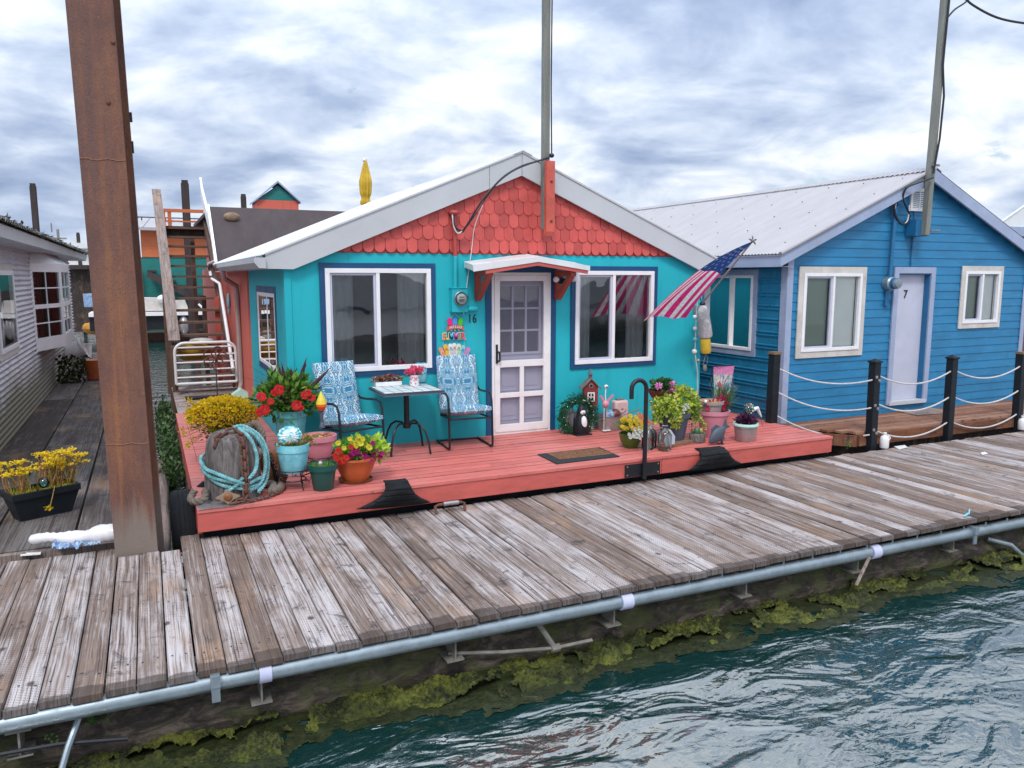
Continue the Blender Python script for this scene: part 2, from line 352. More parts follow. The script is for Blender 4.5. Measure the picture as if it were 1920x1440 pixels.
MAT['wire']=paint('black_cable',(.012,.014,.022),.5,.2,8,60,0)
MAT['wirew']=paint('white_cable',(.62,.62,.64),.5,.1,8,60,0)
MAT['roofmetal']=paint('grey_corrugated_metal',(.37,.36,.385),.42,.07,1.2,40,.05,(.26,.25,.26),.22,metal=0,stretch=(1,3,1))
MAT['roofwhite']=paint('white_roof_metal',(.68,.70,.72),.4,.06,1.2,40,.05,(.3,.3,.3),.25)
MAT['brownroof']=paint('brown_roll_roofing',(.060,.048,.052),.85,.2,1.6,200,.3,(.11,.045,.05),.35,stretch=(2.5,1,1))
MAT['galv']=paint('galvanised_pipe',(.28,.34,.385),.42,.16,5,40,.06,(.20,.22,.23),.5,metal=.65)
MAT['pvcsleeve']=paint('pale_lavender_sleeve',(.46,.48,.66),.4,.08,5,40,.03)
MAT['steel']=paint('rusty_grey_steel',(.17,.165,.15),.65,.3,8,60,.3,(.16,.09,.05),.6)
MAT['blue']=paint('blue_lap_siding',(.014,.175,.365),.5,.18,1.3,110,.14,(.035,.26,.47),.45,useattr=False,stretch=(1,1,3),chips=(.35,.55,.72))
MAT['bluemetal']=paint('blue_metal_siding',(.018,.18,.33),.3,.12,1.5,60,.04,(.04,.3,.5),.3,spec=.8)
MAT['bluedark']=paint('blue_trim_paint',(.012,.13,.29),.5,.15,3,60,.1)
MAT['beigeframe']=paint('cream_window_trim',(.56,.53,.50),.5,.14,4,60,.12,(.35,.27,.2),.4)
MAT['graysiding0']=paint('pale_lavender_corrugated_metal',(.43,.42,.50),.4,.12,1.5,30,.05,(.16,.14,.10),.5,stretch=(1,.5,3))
MAT['terracotta']=paint('terracotta',(.46,.10,.025),.55,.15,5,60,.1,(.55,.3,.2),.2)
MAT['potteal']=paint('washed_teal_glaze',(.10,.42,.46),.35,.35,7,60,.08,(.35,.62,.64),.6)
MAT['potaqua']=paint('light_aqua_glaze',(.17,.52,.62),.35,.25,7,60,.08,(.45,.70,.75),.5)
MAT['potpink']=paint('pink_plastic',(.62,.24,.31),.42,.08,5,60,.04,(.4,.15,.2),.2)
MAT['potgreen']=paint('dark_green_plastic',(.004,.075,.062),.4,.12,5,60,.04)
MAT['potolive']=paint('olive_green_glaze',(.07,.13,.02),.3,.25,8,60,.06)
MAT['potgrey']=paint('slate_plastic',(.065,.085,.12),.5,.12,5,60,.04)
MAT['pottaupe']=paint('taupe_plastic',(.33,.27,.26),.5,.12,5,60,.04)
MAT['potmaroon']=paint('maroon_bowl',(.12,.028,.022),.4,.3,6,60,.06)
MAT['potsilver']=paint('dull_silver',(.36,.33,.34),.32,.1,5,40,.04,metal=.55)
MAT['mint']=paint('mint_plastic',(.45,.74,.64),.4,.06,5,60,.03)
MAT['concrete']=paint('rough_stone',(.14,.135,.125),.9,.6,30,70,.8,(.35,.34,.32),.6)
MAT['soil']=paint('soil',(.035,.025,.018),.95,.5,40,60,.8)
MAT['gravelmix']=paint('orange_gravel',(.42,.20,.10),.8,.5,60,70,.8,(.65,.5,.4),.6)
MAT['rubber']=paint('tyre_rubber',(.009,.011,.014),.7,.25,14,60,.25,(.04,.04,.04),.3,spec=.25)
MAT['palewood']=paint('scrap_wood',(.22,.115,.07),.75,.25,5,60,.25,stretch=(8,1,8))
MAT['rust']=paint('rusty_chain',(.115,.048,.035),.85,.45,14,60,.5,(.25,.10,.05),.5)
MAT['pulley']=paint('varnished_block',(.20,.075,.028),.4,.25,5,60,.12,stretch=(4,4,1))
MAT['brass']=paint('dull_brass',(.20,.13,.08),.5,.3,9,60,.2)
MAT['rope']=paint('turquoise_rope',(.14,.38,.41),.85,.4,14,300,.5,(.50,.60,.60),.8)
MAT['ropew']=paint('white_rope',(.52,.50,.50),.75,.15,20,300,.3)
MAT['oldrope']=paint('grey_old_rope',(.16,.13,.11),.9,.35,14,300,.5)
MAT['plasticwhite']=paint('white_plastic',(.76,.75,.76),.35,.07,4,40,.04,(.5,.45,.4),.25)
MAT['sheet']=paint('crumpled_plastic_sheet',(.72,.71,.74),.25,.10,5,25,.3,(.4,.38,.38),.25)
MAT['sheetblue']=paint('blue_printed_sheet',(.16,.27,.45),.25,.5,13,30,.4,(.7,.72,.76),.9)
MAT['petal']=leafmat('petals',.48,.55)
MAT['leaf']=leafmat('leaves',.3,.45)
MAT['col']=paint('coloured_enamel',(1,1,1),.4,.10,6,60,.03,useattr=True)
MAT['fabriccol']=leafmat('thin_cloth',.35,.7)
MAT['orangewall']=paint('orange_boards',(.52,.14,.05),.6,.15,3,50,.1,stretch=(1,1,5))
MAT['greenwall']=paint('dark_teal_boards',(.008,.17,.16),.6,.15,3,50,.1,stretch=(1,1,5))
MAT['darksteel']=paint('dark_pile_steel',(.035,.025,.026),.7,.4,3,40,.2,(.09,.04,.03),.5,stretch=(3,3,.5))
MAT['yellowcloth']=paint('yellow_canvas',(.55,.36,.03),.7,.2,6,60,.2)
MAT['mat']=paint('coir',(.28,.145,.085),.95,.55,150,180,.9,(.14,.07,.045),.6)
MAT['matedge']=paint('mat_rubber',(.018,.020,.026),.8,.3,30,120,.4)
MAT['curtain']=paint('sheer_curtain',(.86,.86,.86),.8,.06,4,60,.05)
MAT['blind']=paint('pale_roller_blind',(.40,.46,.40),.8,.04,2,60,.03)
MAT['room']=paint('dim_room',(.42,.42,.42),.9,.2,2,20,0)
def glass(name,ior=1.5,tint=(.86,.92,.92),rough=.0,refl=1.0,wave=.0):
    m,t,b,o=newmat(name); t.nodes.remove(b)
    tr=N(t,'ShaderNodeBsdfTransparent'); tr.inputs[0].default_value=tint+(1,)
    gl=N(t,'ShaderNodeBsdfGlossy'); gl.inputs['Roughness'].default_value=rough; gl.inputs[0].default_value=(refl,refl,refl,1)
    fr=N(t,'ShaderNodeFresnel'); fr.inputs[0].default_value=ior
    if wave:
        n=N(t,'ShaderNodeBump'); n.inputs['Strength'].default_value=wave; n.inputs['Distance'].default_value=.05
        L(t,noise(t,objc(t),1.6,2),n.inputs['Height']); L(t,n.outputs[0],gl.inputs['Normal'])
    mx=N(t,'ShaderNodeMixShader'); L(t,fr.outputs[0],mx.inputs[0]); L(t,tr.outputs[0],mx.inputs[1]); L(t,gl.outputs[0],mx.inputs[2]); L(t,mx.outputs[0],o.inputs[0]); return m
MAT['glass']=glass('window_glass',2.5,(.90,.93,.94),0,1,.06)
MAT['jar']=glass('clear_glassware',1.6,(.80,.84,.82),.03)
MAT['aquaglass']=glass('aqua_glass',1.7,(.35,.75,.82),.05)
def rustpile():
    m,t,b,o=newmat('rusty_pile_steel'); P=objc(t); s=N(t,'ShaderNodeSeparateXYZ'); L(t,P,s.inputs[0])
    n1=noise(t,mapping(t,P,sc=(2.6,2.6,1.1)),1.2,9,.72,.3)
    col=ramp(t,n1,[(.30,(.10,.045,.038)),(.46,(.165,.068,.044)),(.60,(.225,.095,.050)),(.78,(.31,.15,.085))])
    n2=noise(t,mapping(t,P,sc=(9,9,.35),loc=(2,5,1)),1.0,6,.6,.2); col=mixc(t,ramp(t,n2,[(.46,0),(.70,.62)]),col,(.075,.048,.055))
    n3=noise(t,mapping(t,P,sc=(16,16,.3),loc=(8,5,1)),1.0,4,.6,.2); col=mixc(t,ramp(t,n3,[(.62,0),(.72,.45)]),col,(.36,.14,.045))
    sp=noise(t,P,70,5,.75); col=mixc(t,ramp(t,sp,[(.36,.55),(.46,0)]),col,(.05,.03,.03)); col=mixc(t,ramp(t,sp,[(.62,0),(.72,.45)]),col,(.45,.30,.22))
    lowm=mth(t,'ADD',s.outputs[2],mth(t,'MULTIPLY',mth(t,'SUBTRACT',n2,.5),1.3)); col=mixc(t,ramp(t,lowm,[(.72,.85),(1.15,0)]),col,(.21,.175,.15))
    setc(t,b.inputs['Base Color'],col); b.inputs['Roughness'].default_value=.75; bump(t,b,mth(t,'ADD',n1,mth(t,'ADD',noise(t,P,60,5,.75),noise(t,P,9,4,.6))),.5,.010); return m
def siding():
    m,t,b,o=newmat('pale_corrugated_metal'); P=objc(t); s=N(t,'ShaderNodeSeparateXYZ'); L(t,P,s.inputs[0])
    n1=noise(t,mapping(t,P,sc=(1,.5,3)),1.5,7,.65,.4); col=ramp(t,n1,[(.3,(.47,.46,.51)),(.7,(.66,.65,.71))])
    st=noise(t,mapping(t,P,sc=(1,1.2,.7)),1.1,7,.7,.5); z=mth(t,'ADD',s.outputs[2],mth(t,'MULTIPLY',mth(t,'SUBTRACT',st,.5),1.6))
    col=mixc(t,ramp(t,mth(t,'MULTIPLY',z,.5),[(.26,.93),(.56,0)]),col,(.085,.078,.032)); col=mixc(t,ramp(t,st,[(.56,0),(.72,.5)]),col,(.16,.13,.10))
    setc(t,b.inputs['Base Color'],col); b.inputs['Roughness'].default_value=.5; bump(t,b,n1,.1,.01); return m
MAT['graysiding']=siding()
MAT['rustpile']=rustpile()
MAT['glassdim']=glass('side_window_glass',1.40,(.93,.95,.94),0,1,.04)
MAT['glassbay']=glass('bay_glass',1.22,(.5,.53,.53),0,1,.04)
MAT['birdred']=paint('barn_red_paint',(.20,.026,.024),.55,.3,14,60,.2,(.08,.03,.03),.5)
MAT['tarp']=paint('ochre_tarp',(.42,.19,.02),.7,.3,3,30,.3)
MAT['weld']=paint('weld_bead',(.21,.10,.065),.8,.3,20,60,.2)
MAT['slime']=paint('dark_slime',(.016,.022,.007),.45,.5,9,50,.6,(.05,.055,.012),.7)
MAT['blindwhite']=paint('white_blind',(.85,.87,.85),.8,.05,2,60,.03)
MAT['blinddark']=paint('screened_blind',(.34,.40,.35),.8,.05,2,60,.03)
MAT['blindgreen']=paint('green_roller_blind',(.98,.72,.36),.8,.05,2,60,.03)
def stumpmat():
    m,t,b,o=newmat('old_stump_wood'); P=objc(t)
    g=noise(t,mapping(t,P,sc=(26,26,2.2)),1,7,.68,.5); col=ramp(t,g,[(.28,(.030,.026,.028)),(.45,(.11,.095,.095)),(.62,(.22,.195,.19)),(.8,(.33,.30,.29))])
    setc(t,b.inputs['Base Color'],col); b.inputs['Roughness'].default_value=.9; bump(t,b,g,.9,.03); return m
MAT['stump']=stumpmat()
def logmat():
    m,t,b,o=newmat('wet_mossy_log'); P=objc(t)
    g=noise(t,mapping(t,P,sc=(2.6,7,7)),1.6,9,.74,.8); col=ramp(t,g,[(.36,(.010,.008,.007)),(.5,(.045,.034,.026)),(.66,(.17,.13,.105))])
    ms=noise(t,P,3.0,8,.7,.4); col=mixc(t,ramp(t,ms,[(.5,0),(.62,.75)]),col,(.07,.085,.016))
    setc(t,b.inputs['Base Color'],col); b.inputs['Roughness'].default_value=.7; bump(t,b,mth(t,'ADD',g,ms),.8,.03); return m
MAT['log']=logmat()
def algaemat():
    m,t,b,o=newmat('green_algae'); P=objc(t); g=mth(t,'ADD',mth(t,'MULTIPLY',noise(t,P,6,5,.65,.4),.5),mth(t,'MULTIPLY',noise(t,P,42,4,.65,.3),.5))
    lf=ramp(t,noise(t,P,1.7,3,.6,.4),[(.38,(.28,.34,.3)),(.58,(1,1,1))])
    col=ramp(t,g,[(.37,(.008,.012,.002)),(.45,(.040,.050,.006)),(.52,(.115,.13,.013)),(.64,(.23,.245,.042))])
    col=mixc(t,1.0,col,lf,'MULTIPLY'); setc(t,b.inputs['Base Color'],col); b.inputs['Roughness'].default_value=.55; bump(t,b,noise(t,P,55,5,.7),1.0,.04); return m
MAT['algae']=algaemat()
def watermat():
    m,t,b,o=newmat('river_water'); P=objc(t)
    b.inputs['Base Color'].default_value=(.004,.028,.026,1); b.inputs['Roughness'].default_value=.03; b.inputs['IOR'].default_value=3.4
    n1=noise(t,mapping(t,P,sc=(1.0,1.9,1),rot=(0,0,R(20))),1.5,3,.5,.6); n2=noise(t,mapping(t,P,sc=(1,1.7,1),rot=(0,0,R(-15))),7.5,3,.55,.8); n3=noise(t,P,23,2,.5,.4)
    amp=ramp(t,noise(t,mapping(t,P,loc=(4,4,0)),.35,2),[(.35,.45),(.6,1.0)])
    h=mth(t,'ADD',mth(t,'MULTIPLY',n1,.55),mth(t,'MULTIPLY',amp,mth(t,'ADD',mth(t,'MULTIPLY',n2,.065),mth(t,'MULTIPLY',n3,.014))))
    bump(t,b,h,1.0,.095); return m
MAT['water']=watermat()
def fabric():
    m,t,b,o=newmat('blue_paisley_fabric'); P=objc(t)
    P=mapping(t,P,sc=(1,1,1)); s=N(t,'ShaderNodeSeparateXYZ'); L(t,P,s.inputs[0])
    # mirrored ogee lattice with scrolls inside
    ux=mth(t,'PINGPONG',mth(t,'ADD',s.outputs[0],5.0),.128); q=mth(t,'SUBTRACT',s.outputs[2],mth(t,'MULTIPLY',s.outputs[1],.9)); uz=mth(t,'PINGPONG',mth(t,'ADD',q,5.0),.185)
    c=N(t,'ShaderNodeCombineXYZ'); L(t,ux,c.inputs[0]); L(t,uz,c.inputs[1]); C_=c.outputs[0]
    vo=N(t,'ShaderNodeTexVoronoi'); vo.inputs['Scale'].default_value=17; vo.inputs['Randomness'].default_value=.8; L(t,C_,vo.inputs['Vector'])
    w=mth(t,'SINE',mth(t,'ADD',mth(t,'MULTIPLY',vo.outputs['Distance'],30.0),mth(t,'MULTIPLY',noise(t,C_,20,2),7.0)))
    col=ramp(t,noise(t,C_,24,4,.6),[(.3,(.025,.12,.26)),(.5,(.055,.24,.40)),(.7,(.17,.42,.54))])
    col=mixc(t,ramp(t,w,[(.55,0),(.80,.9)]),col,(.66,.72,.75))
    vo2=N(t,'ShaderNodeTexVoronoi'); vo2.inputs['Scale'].default_value=48; L(t,C_,vo2.inputs['Vector'])
    col=mixc(t,ramp(t,vo2.outputs['Distance'],[(.16,.9),(.24,0)]),col,(.48,.46,.22))
    # ogee outline
    og=mth(t,'ABSOLUTE',mth(t,'SUBTRACT',mth(t,'ADD',mth(t,'MULTIPLY',mth(t,'SINE',mth(t,'MULTIPLY',uz,math.pi/.185)),.055),.042),ux))
    col=mixc(t,mth(t,'MULTIPLY',ramp(t,og,[(.004,.9),(.0072,0)]),ramp(t,mth(t,'MULTIPLY',uz,5.4),[(.42,0),(.5,1)])),col,(.72,.76,.78))
    setc(t,b.inputs['Base Color'],col); b.inputs['Roughness'].default_value=.85; b.inputs['Specular IOR Level'].default_value=.15
    bump(t,b,noise(t,P,260,2),.15,.004); return m
MAT['fabric']=fabric()
M=MAT
# ---------------------------------------------------------------- water, docks
WZ=-.52
mb=MB(); mb.add([(-400,-300,WZ),(400,-300,WZ),(400,900,WZ),(-400,900,WZ)],[(0,1,2,3)]); struct(mb.build('water',M['water']))
DF,DB=4.87,7.50
# main dock
dock=struct(empty('dock',(3,DF,0)))
mb=MB(); x=-9.0; i=0; PITCH_=.1695
while x<19:
    w=PITCH_-random.uniform(.006,.014); mb.rnd=random.random()
    f=DF+random.uniform(-.009,.009); bk=DB+random.uniform(-.03,.03)
    if x<.05: bk=7.56+random.uniform(-.04,.05)
    if -.50<x<.04: bk=7.30+random.uniform(-.02,.02)
    if .04<x<.3: bk=7.72
    z0=random.uniform(-.004,.004); tilt=random.uniform(-.003,.003)
    n=1
    vs=[]; y0,y1=f,bk; ch=.008
    # board with eased edges
    prof=[(x+ch,z0),(x+w-ch,z0+tilt),(x+w,z0-ch),(x+w,z0-.042),(x,z0-.042),(x,z0-ch)]
    mb.ext(prof,lambda u,v,k,y0=y0,y1=y1:(u,(y0,y1)[k],v))
    mb.mi=1
    for jy in (5.15,6.1,7.0):
        for nx_ in (.25,.75):
            cx_,cy_=x+w*nx_+random.uniform(-.012,.012),jy+random.uniform(-.03,.03); zz_=max(z0,z0+tilt)+.0015
            mb.add([(cx_+.0075*math.cos(a),cy_+.0075*math.sin(a),zz_) for a in [k*1.0472 for k in range(6)]],[(0,1,2,3,4,5)])
    mb.mi=0
    x+=PITCH_; i+=1
mb.build('planks',[M['dockwood'],M['wire']],dock,smooth=False)
mb=MB()
for yy in (5.15,6.1,7.0): mb.box(-9,19,yy-.05,yy+.05,-.16,-.044)
mb.build('stringer',M['steel'],dock,smooth=False)
bx=[-.81+1.333*k for k in range(-2,11)]
for xb in bx:
    mb=MB(); y0,y1=4.93,7.1; zt,zb=-.165,-.33
    mb.box(xb-.065,xb+.065,y0,y1,zt-.012,zt); mb.box(xb-.065,xb+.065,y0,y1,zb,zb+.012); mb.box(xb-.006,xb+.006,y0+.003,y1-.003,zb+.0125,zt-.0125)
    mb.build('support_beam',M['steel'],dock,smooth=False)
# float logs under the dock
def log(name,a,b,r,label,seed,mat='log'):
    rs=random.Random(seed); mb=MB(); a,b=V(a),V(b); n=60; pts=[];rr=[]
    for k in range(n+1):
        t=k/n; p=a.lerp(b,t); pts.append(p+V((0,rs.uniform(-.012,.012),rs.uniform(-.012,.012)))); rr.append(r*(1+.08*math.sin(t*17+seed)+rs.uniform(-.03,.03)))
    mb.tube(pts,rr,18); o=mb.build(name,M[mat],None,loc=(a+b)/2,ang=80); tag(o,label,'log'); return o
log('float_log',(-9,5.38,-.46),(19,5.22,-.47),.27,'long dark mossy float log lying half sunk under the bleached dock edge',3)
log('float_log',(-9,6.6,-.5),(19,6.6,-.5),.28,'dark float log further back in the shade under the dock',5)
o=log('float_log',(-.01,7.5,-.30),(.05,12.4,-.36),.075,'slim weathered tan log floating between the side dock and the coral deck',9,'graywood')
# algae along the log at the waterline
import mathutils.noise as mn
mb=MB(); x0,x1,y0,y1=-2.2,10,4.50,5.30; nx,ny=900,66
def alg(x,y):
    edge=4.78+.20*mn.noise(V((x*.75,3.3,0)))+.14*mn.noise(V((x*2.7,1.3,0)))+.06*mn.noise(V((x*9,7,0)))+(.10 if x<.6 else 0)*-1-.02*x
    a=min(1,(y-edge)/.10) if y>edge else -1
    b=mn.noise(V((x*2.2,y*4.6,5)))+.5*mn.noise(V((x*7,y*9,2)))
    return a,b
hh={}
for i in range(nx+1):
    for j in range(ny+1):
        x=x0+(x1-x0)*i/nx; y=y0+(y1-y0)*j/ny; a,b=alg(x,y)
        ok=a>0 and b>-.22+.5*max(0,(y-5.12)/.2)+(.16 if x>1.9 else 0)
        h=WZ+.004+.075*max(0,a)*(.45+.8*mn.noise(V((x*5,y*7,1)))+.45*mn.noise(V((x*17,y*17,9)))+.35*mn.noise(V((x*42,y*42,4))))
        hh[i,j]=(ok,(x+.006*mn.noise(V((x*30,y*30,0))),y,h))
idx={}
for k,(ok,p) in hh.items(): 
    idx[k]=len(mb.v); mb.v.append(p)
for i in range(nx):
    for j in range(ny):
        q=[(i,j),(i+1,j),(i+1,j+1),(i,j+1)]
        if sum(hh[k][0] for k in q)>=3: mb.f.append([idx[k] for k in q]); mb.m.append(0); mb.c.append((1,1,1)); mb.r.append(0)
o=mb.build('algae',M['algae'],None,loc=(3,4.9,WZ),ang=80); tag(o,'bright green algae mats floating along the log at the waterline','algae',kind='stuff')
mb=MB(); nx,ny=460,44
for i in range(nx):
    for j in range(ny):
        xa,ya=x0+(x1-x0)*i/nx,4.36+.9*j/ny; dx,dy=(x1-x0)/nx,.9/ny
        a,b=alg(xa,ya+.13+.05*mn.noise(V((xa*3,1,7))))
        if a>0 and b>-.42: q=[(xa,ya),(xa+dx,ya),(xa+dx,ya+dy),(xa,ya+dy)]; mb.add([(u+.02*mn.noise(V((u*14,w*14,0))),w+.03*mn.noise(V((u*14,w*14,5))),WZ+.003+.012*max(0,mn.noise(V((u*11,w*11,3))))) for u,w in q],[(0,1,2,3)])
o=mb.build('algae',M['slime'],None,loc=(3,4.8,WZ),ang=80); tag(o,'dark slimy weed at the water surface in front of the bright algae mats','algae',kind='stuff')
# galvanised pipe under the dock edge
pa,pb=py(0,1358,4.915),py(1920,978,4.915); d=(pb-pa)/(pb.x-pa.x); pa=pa-d*(pa.x+9); pb=pa+d*28
t=empty('conduit_pipe',(3,4.915,-.1),'long galvanised pipe running under the front edge of the bleached dock','pipe')
mb=MB(); mb.tube([pa,pb],.056,20); mb.build('pipe',M['galv'],t)
for xx,ww in ((.545,.075),(3.27,.10),(6.02,.10),(8.9,.10)):
    mb=MB(); c=pa+d*(xx+9); mb.tube([c-d*ww/2*1,c+d*ww/2],.067,20); mb.build('sleeve',M['pvcsleeve'],t)
for xx in (.245,7.38):
    mb=MB(); c=pa+d*(xx+9); mb.tube([c-d*.028,c+d*.028],.064,16); mb.box(c.x-.028,c.x+.028,4.83,4.925,c.z+.0,c.z+.075); mb.box(c.x-.025,c.x+.025,4.843,4.857,c.z-.10,c.z-.002); mb.build('clamp',M['galv'],t)
mb=MB()
k=-1.2; hb0=None
while k<9.5:
    q=pa+d*(k+9)+V((0,-.01,.05))
    if hb0 is None:
        mb=MB(); mb.tube([q,q+V((0,0,.032))],.009,6); hb0=mb.build('hanger_bolt',M['galv'],t); q0_=q
    else: inst(hb0,t,q-q0_)
    k+=.339
# old dead pipe and sticks caught beneath
t=empty('drain_pipe',(2.6,4.95,-.4),'broken black drain pipe with a tee caught in the algae below the dock','pipe')
mb=MB(); A=py(985,1140,5.0);B=py(1040,1215,4.93);C2=py(840,1225,5.0);D2=py(1110,1200,4.9)
mb.tube([A,(A+B)/2+V((.01,0,.0)),B],.022,8); mb.tube([C2,(C2+B)/2+V((0,0,-.012)),B,D2],.014,8); mb.tube([B+V((-.03,0,0)),B+V((.04,0,0))],.03,8); mb.build('pipe',M['steel'],t)
mb=MB(); mb.tube([py(1630,1045,4.86),py(1605,1098,4.82)],.016,6); tag(mb.build('broken_stake',M['graywood'],None,loc=py(1605,1098,4.82)),'short broken wooden stake standing in the algae below the dock','stake')
t0=py(0,1392,4.95); 
mb=MB(); mb.tube([py(-60,1425,4.9),py(110,1395,4.93),py(240,1385,4.95)],.013,6); tag(mb.build('thin_cable',M['wire'],None,loc=t0),'thin grey cable lying in the moss below the left end of the dock','cable')
mb=MB(); mb.tube([py(150,1340,5.0),py(128,1400,4.9),py(115,1445,4.85)],.02,8); tag(mb.build('hanging_hose',M['galv'],None,loc=py(150,1340,5.0)),'short grey hose hanging from the dock into the water on the left','hose')
mb=MB(); mb.tube([py(1850,1010,5.0),py(1895,1022,4.9),py(1920,1045,4.85),py(1925,1100,4.8)],.026,10); tag(mb.build('hanging_hose',M['galv'],None,loc=py(1850,1010,5.0)),'grey hose bending down into the water beside the dock on the right','hose')
# small weeds sprouting from the log
def weed(px_,py_,Y,h,n,label,cols=((.10,.24,.05),(.06,.16,.03))):
    p=py(px_,py_,Y); mb=MB()
    for k in range(n):
        mb.col=rc(random.choice(cols),.25); q=p+V((random.uniform(-.6,.6)*h,random.uniform(-.15,.15)*h,random.uniform(0,1)*h))
        mb.leaf(q,V((random.uniform(-1,1),random.uniform(-1,.2),random.uniform(-.2,.9))),V((0,-.4,1)),h*.35,h*.2)
    tag(mb.build('weed_plant',M['leaf'],None,loc=p,smooth=False),label,'weed')
weed(183,1355,4.98,.10,34,'green leafy weed growing from the log under the left dock edge')
weed(1365,1133,5.0,.05,22,'small bright green tuft on the log under the middle of the dock')
weed(95,1395,4.95,.06,18,'low green sprig at the far left under the dock pipe')
weed(1590,840,7.62,.09,30,'green tuft growing in the gap beside the coral deck corner')
# side dock on the left
sdk=struct(empty('side_dock',(-1,7.8,0)))
mb=MB(); edges=[-6.2,-4.9,-3.6,-2.35,-1.30,-.72,-.12]
edges=[-4.6,-3.4,-2.3,-1.42,-.74,-.10]
for a,b in zip(edges,edges[1:]):
    yy=7.78
    while yy<28:
        l=random.choice((3.6,4.8,2.4)); mb.rnd=random.random(); e=min(yy+l,28)
        mb.box(a+.012,b-.012,yy+.006,e-.006,-.06,.02+random.uniform(-.004,.004)); yy=e
mb.build('planks',M['darkwood'],sdk,smooth=False)
mb=MB(); mb.box(-4.6,-.1,7.70,7.775,-.16,.012); mb.box(-4.6,-.1,7.78,28,-.4,-.062); mb.build('frame',M['graywood'],sdk,smooth=False)
# coral deck of the houseboat
dk=struct(empty('porch_deck',(.3,7.42,.3)))
DX0,DX1,DY0,WY=.30,8.17,7.42,9.40; DZ=.30
mb=MB(); y=DY0+.105; 
mb.rnd=.6; xs=DX0
for e in (3.3,5.42,8.17): mb.box(xs+.001,e-.002,DY0-.012,DY0+.10,DZ-.03,DZ+.001); xs=e; mb.rnd=random.random()
while y<WY+.02:
    w=.138; cuts=sorted([DX0+.02]+[random.uniform(1,7.6) for _ in range(2)]+[DX1-.01])
    if y+.05>WY: w=.03
    for a,b in zip(cuts,cuts[1:]):
        mb.rnd=random.random(); mb.box(a+.003,b-.003,y,y+w-.010,DZ-.03,DZ+random.uniform(-.002,.002))
    y+=w
    if w<.1: break
while y<13.0:
    mb.rnd=random.random(); mb.box(DX0+.12,1.465,y,y+.132,DZ-.03,DZ+random.uniform(-.002,.002)); y+=.138
mb.rnd=.5; mb.box(DX0,DX0+.115,DY0+.11,13.0,DZ-.03,DZ+.003)
y2=WY+.03
while y2<11.5:
    mb.rnd=random.random(); mb.box(7.5,DX1-.01,y2,y2+.132,DZ-.03,DZ+random.uniform(-.002,.002)); y2+=.138
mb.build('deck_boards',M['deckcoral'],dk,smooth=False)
mb=MB()
while y<16.2:
    mb.rnd=random.random(); mb.box(DX0+.03,1.465,y,y+.132,DZ-.03,DZ+random.uniform(-.002,.002)); y+=.138
mb.build('bare_boards',M['graywood'],dk,smooth=False)
mb=MB()
for a,b in ((DX0,5.42),(5.425,DX1)): mb.box(a,b,DY0,DY0+.045,.085,DZ-.031)
mb.box(DX0,DX0+.04,DY0+.046,13.0,.06,DZ-.031); mb.box(DX1-.04,DX1,DY0+.046,11.5,.06,DZ-.031)
mb.box(.14,DX0-.001,7.98,8.08,.10,.20)
mb.build('fascia_board',M['fascia'],dk,smooth=False,bevel=.006)
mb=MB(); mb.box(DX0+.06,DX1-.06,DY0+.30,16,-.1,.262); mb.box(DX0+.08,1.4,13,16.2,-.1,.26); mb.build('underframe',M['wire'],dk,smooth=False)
mb=MB(); 
for yy in (8.0,9.2,10.6,12,13.6,15): mb.tube([(DX0+.02,yy,-.45),(7.9,yy,-.45)],.3,14)
mb.build('float_logs',M['log'],dk)
mb=MB(); mb.add([(.31,7.40,DZ+.005),(.62,7.40,DZ+.005),(.98,7.52,DZ+.005),(.93,7.62,DZ+.005),(.6,7.66,DZ+.005),(.40,7.85,DZ+.005),(.31,7.85,DZ+.005)],[tuple(range(7))])
mb.build('metal_plate',M['potsilver'],dk,smooth=False)
# floating weeds and scum in the gap
mb=MB()
for k in range(2600):
    y=random.uniform(11.2,17.5); x=random.gauss(.17,.07)+.0; c=random.choice(((.05,.13,.03),(.10,.20,.06),(.03,.08,.02),(.20,.26,.14)))
    mb.col=rc(c,.3); mb.leaf((x,y,WZ+random.uniform(.0,.42)*random.random()+.1),(random.uniform(-1,1),random.uniform(-1,1),random.uniform(0,1.2)),(0,0,1),random.uniform(.05,.12),.045)
tag(mb.build('floating_weeds',M['leaf'],None,loc=(.18,14,WZ),smooth=False),'patch of leafy green water weeds between the rusty pile and the coral walkway','water weeds',kind='stuff')
mb=MB()
for k in range(900):
    y=random.uniform(8.7,11.4); x=random.uniform(.0,.34); c=random.choice(((.30,.33,.20),(.42,.44,.32),(.18,.22,.10)))
    mb.col=rc(c,.25); a=random.uniform(0,6.3); r=random.uniform(.02,.05)
    mb.add([(x+r*math.cos(a+q*1.57)*random.uniform(.6,1.2),y+r*1.6*math.sin(a+q*1.57),WZ+.006+.0004*k/90) for q in range(4)],[(0,1,2,3)])
tag(mb.build('pond_scum',M['leaf'],None,loc=(.2,10,WZ),smooth=False),'pale yellow green scum floating in the gap beside the coral deck','scum',kind='stuff')
